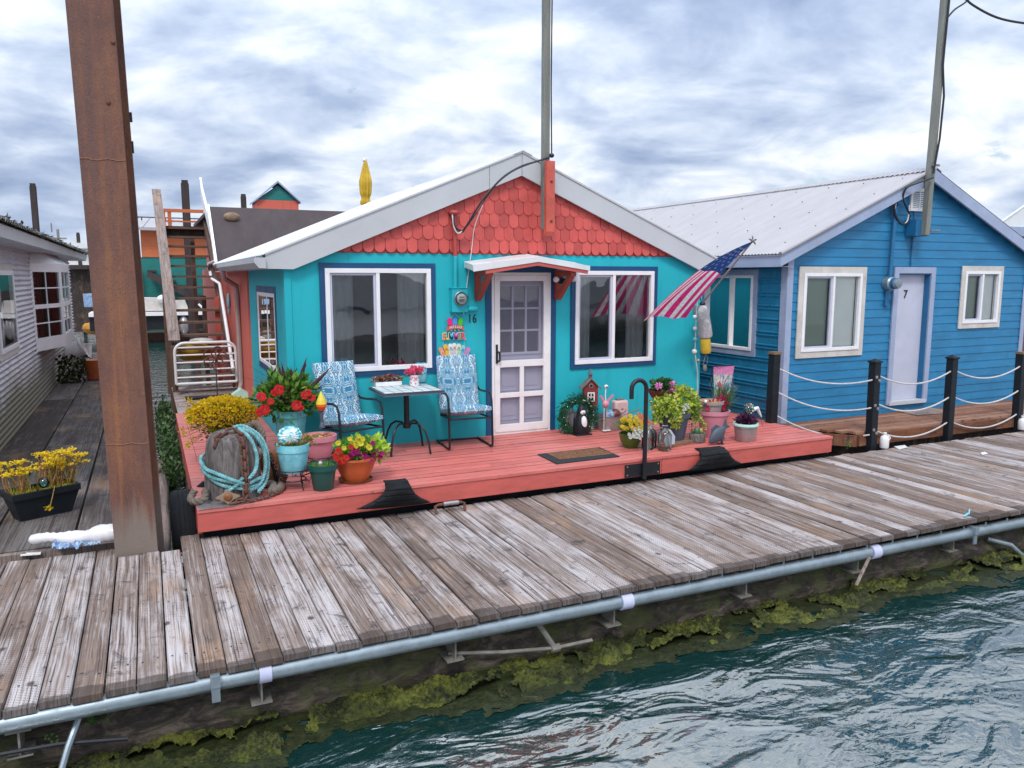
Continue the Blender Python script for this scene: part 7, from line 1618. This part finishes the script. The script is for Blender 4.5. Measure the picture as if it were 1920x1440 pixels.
# pink planter with taupe pot, pinwheel flamingo, lavender, and the garden flag
p=V((6.72,8.10,DZ)); t=empty('planter',p,'large pink pot with a lavender plant and a nested taupe pot','planter')
mb=MB(); mb.lathe([(0,0),(.14,0),(.145,.01),(.19,.22),(.205,.30),(.222,.305),(.225,.355),(.205,.355),(.2,.32)],p,34); mb.build('pot',M['potpink'],t); soil(t,p+V((0,0,.32)),.2)
mb=MB(); mb.lathe([(.12,.30),(.145,.44),(.165,.445),(.168,.49),(.15,.49),(.145,.46),(0,.46)],p+V((-.05,-.02,0)),28); mb.build('nested_pot',M['pottaupe'],t)
mb=MB()
for k in range(80): a=random.uniform(0,6.28); r=.145*math.sqrt(random.random()); mb.col=rc(random.choice(((.50,.22,.06),(.62,.40,.18),(.35,.24,.08))),.3); mb.ell(p+V((-.05+r*math.cos(a),-.02+r*math.sin(a),.475)),random.uniform(.01,.02),None,.016,6,4)
mb.build('gravel',M['col'],t)
mb=MB()
for k in range(330): 
    o_=p+V((.15+random.gauss(0,.02),random.gauss(.0,.03),.33)); e=V((random.gauss(.03,.055),random.gauss(0,.07),random.uniform(.12,.36))); mb.col=rc(random.choice(((.12,.22,.10),(.18,.28,.14),(.09,.19,.06))),.25); d=e.normalized(); mb.tube([o_,o_+e],[.003,.0015],3)
    if random.random()<.8:
        for q in range(3): mb.leaf(o_+e*random.random(),d+V((random.uniform(-.6,.6),random.uniform(-.6,.6),.2)),(0,-1,0),.05,.007)
for k in range(26):
    o_=p+V((.14,0,.6)); e=o_+V((random.gauss(.05,.09),random.gauss(0,.05),random.uniform(.05,.22))); mb.col=rc((.35,.30,.34),.2); mb.tube([o_,e],.002,3)
    for q in range(5): mb.leaf(e+V((0,0,-.01*q)),(random.uniform(-1,1),-1,random.uniform(0,1)),(0,-1,0),.018,.010)
mb.build('lavender',M['leaf'],t,smooth=False)
q=py(1343,752,8.02); t=empty('pinwheel_flamingo',q,'hot pink pinwheel flower flamingo stuck in the nested taupe pot','ornament')
mb=MB()
for (x,y,n_,r) in ((1331,760,8,.12),(1349,753,7,.15),(1341,764,6,.12)):
    c=py(x,y,8.02)
    for k in range(n_): a=2*math.pi*k/n_+x; mb.col=rc((.72,.03,.16),.2); mb.leaf(c,(math.cos(a),-.35,math.sin(a)),(math.sin(a)*.6,-1,-math.cos(a)*.6),r,r*.55,.3)
mb.build('petals',M['petal'],t,smooth=False)
mb=MB(); mb.ell(py(1323,753,8.0),.022,.02,.025); mb.build('head',M['plasticwhite'],t)
mb=MB(); mb.tube([py(1343,755,8.03),py(1345,785,8.03)],.006,5); mb.build('stick',M['black'],t)
Yg=8.55; t=empty('garden_flag',py(1362,770,Yg),'small pink sky garden flag with a parrot and blue parasol behind the pink planter','flag')
q=[py(x,y,Yg) for x,y in ((1338,688),(1376,686),(1365,762),(1341,757))]
def gf(u,v): return q[0].lerp(q[1],u).lerp(q[3].lerp(q[2],u),v)+V((0,.012*math.sin(u*5+v*3),0))
def gcol(u,v):
    if v<.22: return (.78,.22+.5*v,.50)
    if (u-.32)**2*2+((v-.52)*1.1)**2<.022: return (.72,.08,.10)
    if (u-.25)**2*3+((v-.66))**2<.006: return (.75,.40,.05)
    if .55<u<.95 and .38<v<.62 and (v-.38)>abs(u-.75)*.7: return (.05,.30,.62) if int(u*14)%2 else (.10,.48,.72)
    if v>.80: return (.06,.45,.50) if mn.noise(V((u*7,v*9,2)))>-.1 else (.70,.20,.40)
    if mn.noise(V((u*6,v*7,8)))>.25: return (.20,.50,.65)
    return (.80,.72,.72) if mn.noise(V((u*9,v*9,1)))>0 else (.62,.70,.62)
mb=MB(); mb.grid(gf,30,50,gcol); mb.build('cloth',M['fabriccol'],t)
mb=MB(); mb.tube([q[0]+V((-.03,0,.012)),q[1]+V((.02,0,.012))],.006,6); mb.tube([q[0]+V((-.02,.01,.02)),(q[0].x-.02,Yg+.01,DZ)],.006,6); mb.build('stand',M['black'],t)
# fish ornament
p=py(1345,815,7.66); t=empty('fish_ornament',(p.x,7.66,DZ),'dark grey scaled fish ornament standing at the deck edge above the tyre','ornament')
c=p; ax=(py(1362,802,7.66)-py(1335,830,7.66)).normalized(); az_=V((0,-1,0)).cross(ax).normalized()
def fp(a,b_,n=0): return c+ax*a+az_*b_+V((0,-n,0))
mb=MB()
def fishb(u,v):
    t_=u; a=-.15+.30*t_; h=.085*math.sin(math.pi*min(1,t_*.92+.05))**.8; th=.045*math.sin(math.pi*min(1,t_*.95+.03))**.7; q=2*math.pi*v; g=.004*math.sin(t_*70)*math.sin(q*8); return fp(a,(h+g)*math.sin(q),(th+g)*math.cos(q))
mb.grid(fishb,40,26); mb.build('body',M['potgrey'],t,ang=80)
mb=MB()
def fin(pts,th=.008): n=len(pts); mb.add([fp(a,b_,th) for a,b_ in pts]+[fp(a,b_,-th) for a,b_ in pts],[tuple(range(n)),tuple(range(2*n-1,n-1,-1))]+[(i,(i+1)%n,n+(i+1)%n,n+i) for i in range(n)])
fin([(.13,-.02),(.13,.02),(.21,.075),(.19,.0),(.21,-.06)]); s_=1
fin([(-.06,.075),(.09,.06),(.06,.12),(-.02,.125)]); fin([(-.03,-.075),(.07,-.06),(.06,-.12),(.0,-.13)]); mb.build('fins',M['potgrey'],t,smooth=False)
mb=MB(); mb.tube([fp(.02,-.06,.0),(fp(.02,-.06).x+.03,7.66,DZ)],.012,6); mb.lathe([(0,0),(.05,0),(.045,.01),(0,.012)],(c.x+.05,7.66,DZ),12); mb.build('base',M['black'],t)
# silver pot with purple plant and glass bird
p=V((6.93,7.70,DZ)); t=empty('planter',p,'dull silver pot with a mint rim and dark purple leaves at the deck edge','planter')
mb=MB(); mb.lathe([(0,0),(.125,0),(.13,.008),(.145,.17),(.152,.175),(.152,.20),(.14,.20)],p,32); mb.build('pot',M['potsilver'],t)
mb=MB(); mb.lathe([(.138,.20),(.162,.20),(.165,.215),(.160,.232),(.140,.232),(.135,.21)],p,32); mb.build('rim',M['mint'],t); soil(t,p+V((0,0,.21)),.138)
mb=MB(); leafblob(mb,p+V((0,0,.27)),.12,.11,.06,360,.06,.028,((.07,.02,.06),(.12,.035,.10),(.04,.015,.04)),hollow=.2,up=.5); mb.build('foliage',M['leaf'],t,smooth=False)
c=py(1404,767,7.72); t=empty('glass_bird',c,'jewelled glass bird ornament on a wire rising from the silver pot','ornament')
mb=MB(); mb.ell(c,.072,.06,.068,18,12); mb.build('glass_body',M['aquaglass'],t)
mb=MB()
for k in range(46): d=V((random.gauss(0,1),random.gauss(-.6,1),random.gauss(0,1))).normalized(); mb.col=random.choice(((.05,.28,.26),(.5,.6,.6),(.03,.12,.14),(.30,.12,.06))); mb.ell(c+V((d.x*.07,d.y*.06,d.z*.066)),.013,.012,.013,7,5)
mb.build('beads',M['col'],t)
mb=MB(); mb.tube([py(1411,768,7.72),py(1420,765,7.72),py(1424,775,7.72),py(1428,782,7.72)],[.03,.024,.018,.006],8); mb.build('tail',M['plasticwhite'],t)
mb=MB(); mb.tube([c+V((0,0,-.05)),(p.x,p.y,DZ+.2)],.004,5); mb.tube([py(1424,778,7.72),py(1430,800,7.72)],.003,4); mb.build('wire',M['rust'],t)
# ---------------------------------------------------------------- flag on the house corner
t=empty('flag',(7.35,9.4,1.92),'striped star flag flying from a slanted pole at the right corner of the teal houseboat','flag')
root=V((7.40,9.36,1.92)); tip=py(1411,452,8.3)
mb=MB(); mb.tube([root,tip],.013,8); pole=mb.build('pole',M['potsilver'],t)
mb=MB(); c=tip; 
for a in (100,20,-40,160): d=V((math.cos(R(a)),0,math.sin(R(a)))); mb.leaf(c,d,(0,-1,0),.085,.032,.3)
mb.ell(c,.022); mb.build('finial',M['steel'],t)
mb=MB(); mb.box(7.36,7.44,9.36,9.399,1.86,1.98); mb.build('bracket',M['potsilver'],t,smooth=False)
# cloth: narrow at the tip, spreading to a free lower edge
E0,E1=py(1204,601,8.75),py(1288,599,9.12)
Q0,Q1=py(1311,506,8.52),py(1353,512,8.72)     # where the blue field ends
T0,T1=tip+V((-.02,.0,-.01)),tip+V((.0,.02,-.03))
NU,NV=84,65
def fl_edge(s,a,q,e):
    # quadratic through tip, field end, free end
    f=.46; 
    A=a; B=(q-a*(1-f)**2-e*f*f)/(2*f*(1-f)); return A*(1-s)**2+B*2*s*(1-s)+e*s*s
def flagp(u,v):
    a=fl_edge(u,T0,Q0,E0); b=fl_edge(u,T1,Q1,E1); p=a.lerp(b,v); w=(b-a).length
    p=p+V((.0,-.045*math.sin(v*9+u*3)*u,.02*math.sin(v*9+u*5)*u)); p.z+=.05*math.sin(math.pi*v)*u*u*.8
    return p
def fcol(u,v):
    if u<.46: return (.02,.075,.27)
    return (.88,.035,.24) if int((v**.72)*11)%2==0 else (.95,.94,.95)
mb=MB(); mb.grid(flagp,NU,NV,fcol); cl=mb.build('cloth',M['fabriccol'],t)
mb=MB(); mb.col=(.82,.82,.82)
for i in range(7):
    for j in range(4):
        uu=.11+i*.052; vv=(j+.5+(.25 if i%2 else -.25))/4
        if vv<.06 or vv>.95: continue
        sz=.020; asp=.42/max(.06,(fl_edge(uu,T0,Q0,E0)-fl_edge(uu,T1,Q1,E1)).length)
        pts=[]
        for k in range(10):
            a=math.pi/2+math.pi*k/5; r=1 if k%2==0 else .42; du=sz*r*math.sin(a); dv=.046*asp*r*math.cos(a); pts.append(flagp(uu+du,min(.995,max(.005,vv+dv))))
        for sgn in (-1,1): 
            nn=(flagp(uu+.02,vv)-flagp(uu,vv)).cross(flagp(uu,min(1,vv+.05))-flagp(uu,vv)).normalized()*.004*sgn
            mb.add([p+nn for p in pts],[tuple(range(10))])
mb.build('stars',M['fabriccol'],cl,smooth=False)
# gull-grey and yellow buoy and a string of floats hanging from the same corner
YB_=9.16
c=py(1321,620,YB_); t=empty('buoy',c,'worn grey and yellow fishing buoy hanging at the right corner of the teal houseboat','buoy')
a,b=py(1317,572,YB_),py(1323,632,YB_); m_=py(1322,634,YB_); e=py(1324,662,YB_)
ax=(b-a).normalized(); rr=[]
mb=MB(); mb.tube([a,a.lerp(b,.06),a.lerp(b,.2),a.lerp(b,.5),a.lerp(b,.92),b],[.03,.055,.082,.094,.104,.095],18); mb.build('grey_float',paint('worn_grey_foam',(.38,.37,.39),.7,.1,6,60,.1,(.75,.73,.68),.9),t)
mb=MB(); mb.tube([m_,m_.lerp(e,.1),m_.lerp(e,.9),e],[.070,.076,.076,.066],16); mb.build('yellow_float',paint('worn_yellow_foam',(.62,.42,.03),.6,.15,6,60,.1,(.18,.14,.08),.5),t)
mb=MB(); mb.ell(a+V((0,0,.02)),.045,.045,.03); mb.tube([a,py(1313,560,YB_),py(1312,545,9.3)],.008,5); mb.build('cord',M['wire'],t)
mb=MB(); mb.tube([e,py(1321,672,YB_),py(1318,686,YB_)],.006,5); mb.tube([e,py(1327,672,YB_),py(1326,682,YB_)],.006,5); mb.ell(py(1322,690,YB_),.035,.02,.055); mb.build('sinker',M['steel'],t)
ys=9.25; t=empty('float_string',py(1306,640,ys),'string of small white floats, shells and charms hanging beside the grey and yellow buoy','hanging string')
mb=MB(); mb.tube([py(1308,560,ys),py(1305,600,ys),py(1303,660,ys),py(1308,700,ys),py(1308,742,ys),py(1306,760,ys)],.008,5); mb.build('cord',M['ropew'],t)
for (x,y,r,m_) in ((1303,594,5,'plasticwhite'),(1303,616,5,'plasticwhite'),(1303,636,5,'potaqua'),(1302,659,6,'plasticwhite'),(1309,676,5,'potsilver'),(1306,736,6,'potsilver'),(1310,630,4,'potpink')):
    mb=MB(); q=py(x,y,ys); mb.ell(q,r/150,r/150,r/150*.92,12,9); mb.build('float',M[m_],t)
mb=MB(); q=py(1306,737,ys); mb.ell(q+V((0,0,-.04)),.04,.03,.05); mb.ell(q+V((.02,-.03,-.05)),.012); mb.build('charm',M['steel'],t)
# ---------------------------------------------------------------- hanging summer sign
sx,sz_=3.587,1.9
def sg(x,y,n=.02): return py(x,y,WY-n)
t=empty('summer_sign',sg(853,620),'bright hanging HELLO SUMMER sign with ice lollies and sandals below the meter box','sign')
mb=MB(); mb.tube([sg(853,588),sg(843,600)],.0025,4); mb.tube([sg(853,588),sg(864,600)],.0025,4); mb.tube([sg(831,638),sg(831,652)],.002,4); mb.tube([sg(871,638),sg(871,650)],.002,4); mb.tube([sg(845,618),sg(843,626)],.002,4); mb.tube([sg(861,618),sg(863,626)],.002,4); mb.build('string',M['ropew'],t)
def capsule(mb,c,w,h,ang,n0,n1,round_bottom=True):
    c=V(c); ca,sa=math.cos(ang),math.sin(ang); pts=[]
    for k in range(9): a=math.pi*k/8; pts.append((w/2*math.cos(a),h/2-w/2+w/2*math.sin(a)))
    if round_bottom:
        for k in range(9): a=math.pi+math.pi*k/8; pts.append((w/2*math.cos(a),-h/2+w/2+w/2*math.sin(a)))
    else: pts+=[(-w/2,-h/2),(w/2,-h/2)]
    mb.ext(pts,lambda u,v,k:(c.x+u*ca-v*sa,c.y-(n1 if k else n0),c.z+u*sa+v*ca))
for (x,y,a,col) in ((843,603,.12,(.75,.015,.20)),(852.5,602,0,(.06,.30,.75)),(863,603,-.16,(.08,.52,.02))):
    mb=MB(); mb.col=col; capsule(mb,sg(x,y),.062,.095,a,0,.014,False); l_=mb.build('ice_lolly',M['col'],t,smooth=False)
    mb=MB(); mb.col=(.66,.48,.30); q=sg(x+(x-853)*-.35,616); mb.ext([(-.008,-.03),(.008,-.03),(.008,.03),(-.008,.03)],lambda u,v,k:(q.x+u,q.y-.002-.006*k,q.z+v)); mb.build('stick',M['col'],l_,smooth=False)
mb=MB(); mb.col=(.66,.12,.10); q=sg(853,612.5)
n=12; top=[(-.10+.2*k/n,.022-.012*((k/n-.5)*2)**2*1.6) for k in range(n+1)]; bot=[(-.10+.2*k/n,-.022-.012*((k/n-.5)*2)**2*1.6) for k in range(n,-1,-1)]
mb.ext(top+bot,lambda u,v,k:(q.x+u,q.y-(.024 if k else .0145),q.z+v))
for s_ in (-1,1): mb.ext([(s_*.085,-.045),(s_*.128,-.052),(s_*.113,-.03),(s_*.125,-.008),(s_*.085,.0)],lambda u,v,k:(q.x+u,q.y-(.0135 if k else .005),q.z+v))
mb.build('ribbon',M['col'],t,smooth=False)
mb=MB(); mb.col=(.85,.85,.82)
for i,chr_ in enumerate('HELLO'):
    u0=-.066+.033*i; vs,fs=text(chr_,.046,.003,lambda u,w,n:(q.x+u0+u,q.y-.028-n,q.z-.001-.012*((u0/.1)**2)*1.6+w)); mb.add(vs,fs)
mb.build('hello_letters',M['col'],t,smooth=False)
q=sg(850.5,631); LC=((.75,.22,.10),(.72,.48,.02),(.05,.50,.72),(.72,.10,.45),(.05,.45,.15),(.75,.05,.12))
for i,chr_ in enumerate('SUMMER'):
    u0=(-.131,-.086,-.032,.030,.083,.126)[i]
    mb=MB(); mb.col=(.82,.82,.80); vs,fs=text(chr_,.118,.003,lambda u,w,n:(q.x+u0+u*.86,q.y-.0035-n-.0004*i,q.z+w),off=.0085); mb.add(vs,fs)
    L1=mb.build('letter_back',M['col'],t,smooth=False)
    mb=MB(); mb.col=LC[i]; 
    vs,fs=text(chr_,.118,.003,lambda u,w,n:(q.x+u0+u*.86,q.y-.012-n,q.z+w),off=.0038); mb.add(vs,fs)
    mb.build('letter',M['col'],L1,smooth=False)
SC=((.78,.30,.16),(.76,.46,.06),(.80,.80,.78),(.76,.78,.80),(.70,.76,.62),(.30,.62,.70),(.72,.22,.50))
for i,(x,y,a) in enumerate(((829,662,.42),(837,657,.28),(845,656,.12),(851.5,655,0),(859,656,-.10),(866,659,-.26),(874,662,-.45))):
    mb=MB(); mb.col=SC[i]; capsule(mb,sg(x,y),.058,.165,a,0,.012+.0007*i); s1=mb.build('sandal',M['col'],t,smooth=False)
    mb=MB(); c=sg(x,y); up=V((-math.sin(a),0,math.cos(a))); rt=V((math.cos(a),0,math.sin(a)))
    mb.col=((.8,.75,.7),(.75,.2,.1),(.1,.4,.45),(.75,.25,.25),(.15,.5,.2),(.02,.35,.5),(.10,.5,.6))[i]
    for s_ in (-1,1): mb.tube([c+up*.035+V((0,-.020,0)),c+rt*.022*s_-up*.002+V((0,-.018,0))],.004,5)
    for k in range(5): 
        if i in (2,3,4,5): z=-.055+.022*k; mb.tube([c+up*z-rt*.018+V((0,-.0185,0)),c+up*(z+.008)+rt*.018+V((0,-.0185,0))],.0028,4)
    mb.build('strap',M['col'],s1)
# ---------------------------------------------------------------- dock odds and ends
t=empty('dock_handle',(2.86,7.62,0),'bent pipe handle with a silver sleeve lying on the dock below the coral deck','handle')
a,b=pz(815,943,.0),pz(872,933,.0); a.y=b.y=7.45; a=py(816,944,7.33); b=py(870,935,7.33); a.z=b.z=.022
mb=MB(); mb.tube([a+V((0,-.03,-.02)),a+V((.0,-.0,.05)),a+V((.04,0,.065)),b+V((-.04,0,.065)),b+V((0,0,.05)),b+V((0,-.03,-.02))],.016,8); mb.build('pipe',M['rust'],t)
mb=MB(); mb.tube([a.lerp(b,.28)+V((0,0,.066)),a.lerp(b,.80)+V((0,0,.066))],.023,10); mb.build('sleeve',M['potsilver'],t)
def scrap(name,pix,label,mat,z=.006,th=.003):
    q=[pz(x,y,z) for x,y in pix]; mb=MB(); n=len(q); mb.add([v+V((0,0,th+random.uniform(0,.006))) for v in q]+q,[tuple(range(n))]+[(i,(i+1)%n,n+(i+1)%n,n+i) for i in range(n)]); c=sum(q,V((0,0,0)))/n; tag(mb.build(name,M[mat],None,loc=c,smooth=False),label,name.split('_')[-1])
scrap('silver_plate',((745,968),(769,964),(774,968),(750,972)),'small silver plate nailed to the dock beside the first tyre fender','potsilver')
scrap('paper_scrap',((40,1036),(78,1034),(76,1040),(38,1043)),'white paper scrap at the back edge of the left dock planks','plasticwhite')
scrap('paper_scrap',((1676,838),(1696,835),(1702,839),(1686,843)),'white paper scrap on the dock in front of the rope fence','plasticwhite')
scrap('paper_scrap',((1838,850),(1846,848),(1852,851),(1842,853)),'tiny white scrap on the dock at the far right','plasticwhite')
mb=MB(); c=pz(1814,967,.012); mb.bar(c+V((-.05,0,0)),c+V((.03,.01,.02)),.02,.008); mb.bar(c+V((.02,0,.01)),c+V((.07,.03,.05)),.012,.008); tag(mb.build('blue_clip',M['potaqua'],None,loc=c,smooth=False),'small blue plastic clip at the dock edge on the right','clip')
# wrapped white tube with crumpled blue sheeting by the pile
mb=MB(); a,b=V((-1.10,7.90,.10)),V((-.46,7.62,.16)); pts=[];rr=[]
a,b=py(55,1013,7.72),py(222,1000,7.50)
for k in range(31):
    f=k/30; pts.append(a.lerp(b,f)+V((0,0,.012*math.sin(f*9)))); rr.append((.036+.044*f+.007*math.sin(f*17)+.006*random.uniform(-1,1))*(1 if k else .5))
mb.tube(pts,rr,16); tag(mb.build('wrapped_roll',M['sheet'],None,loc=a,ang=70),'long white plastic wrapped roll lying at the foot of the rusty pile','roll')
mb=MB(); c0,c1=py(100,1030,7.62),py(190,1020,7.55)
def cr(u,v): p=c0.lerp(c1,u); return p+V((0,(v-.5)*.17,.03+.06*mn.noise(V((u*9,v*5,3)))+.03*math.sin(math.pi*v)+.02*mn.noise(V((u*25,v*12,1)))))
mb.grid(cr,50,16); tag(mb.build('crumpled_sheet',M['sheetblue'],None,loc=c0,smooth=False,solid=.004),'crumpled blue and white plastic sheet in front of the wrapped roll','sheet')
mb=MB(); c=V((1.30,7.86,DZ+.004)); 
for k in range(12): mb.col=rc((.30,.02,.03),.3); mb.leaf(pz(575+random.uniform(-7,7),900+random.uniform(-3,3),DZ+.005),(random.uniform(-1,1),random.uniform(-1,1),.3),(0,0,1),.03,.02)
tag(mb.build('fallen_petals',M['petal'],None,loc=c,smooth=False),'dark red fallen petals on the coral deck beside the aqua pot stand','petals')
# ---------------------------------------------------------------- the near shore behind the viewer, seen in the panes
for (x0,x1,y,h,mat,lb) in ((-14,-1,-13,2.5,'plasticwhite','white sided floating home across the water, mirrored in the window panes'),(1.5,14,-13,2.4,'plasticwhite','long pale floating home across the water, mirrored in the right window panes'),(16,31,-14,2.5,'graysiding','pale grey floating home across the water, mirrored in the blue houseboat panes')):
    t=empty('opposite_houseboat',((x0+x1)/2,y,WZ),lb,'houseboat'); mb=MB(); mb.box(x0,x1,y-8,y,WZ+.4,h-1.2); mb.build('wall',M[mat],t,smooth=False)
    mb=MB(); mb.ext([(x0-.4,h-1.25),(x1+.4,h-1.25),((x0+x1)/2,h+.5)],lambda u,w,k:(u,y+.4-8.8*k,w)); mb.build('roof',M['roofmetal'],t,smooth=False)
    mb=MB(); mb.box(x0-1,x1+1,y-9,y+1.5,WZ-.3,WZ+.39); mb.build('float',M['darkwood'],t,smooth=False)
    mb=MB()
    for k in range(3): xx=x0+1.2+k*(x1-x0-2.4)/2.4; mb.box(xx,xx+1.3,y+.005,y+.03,1.0,2.1)
    mb.build('window',M['navy'],t,smooth=False)
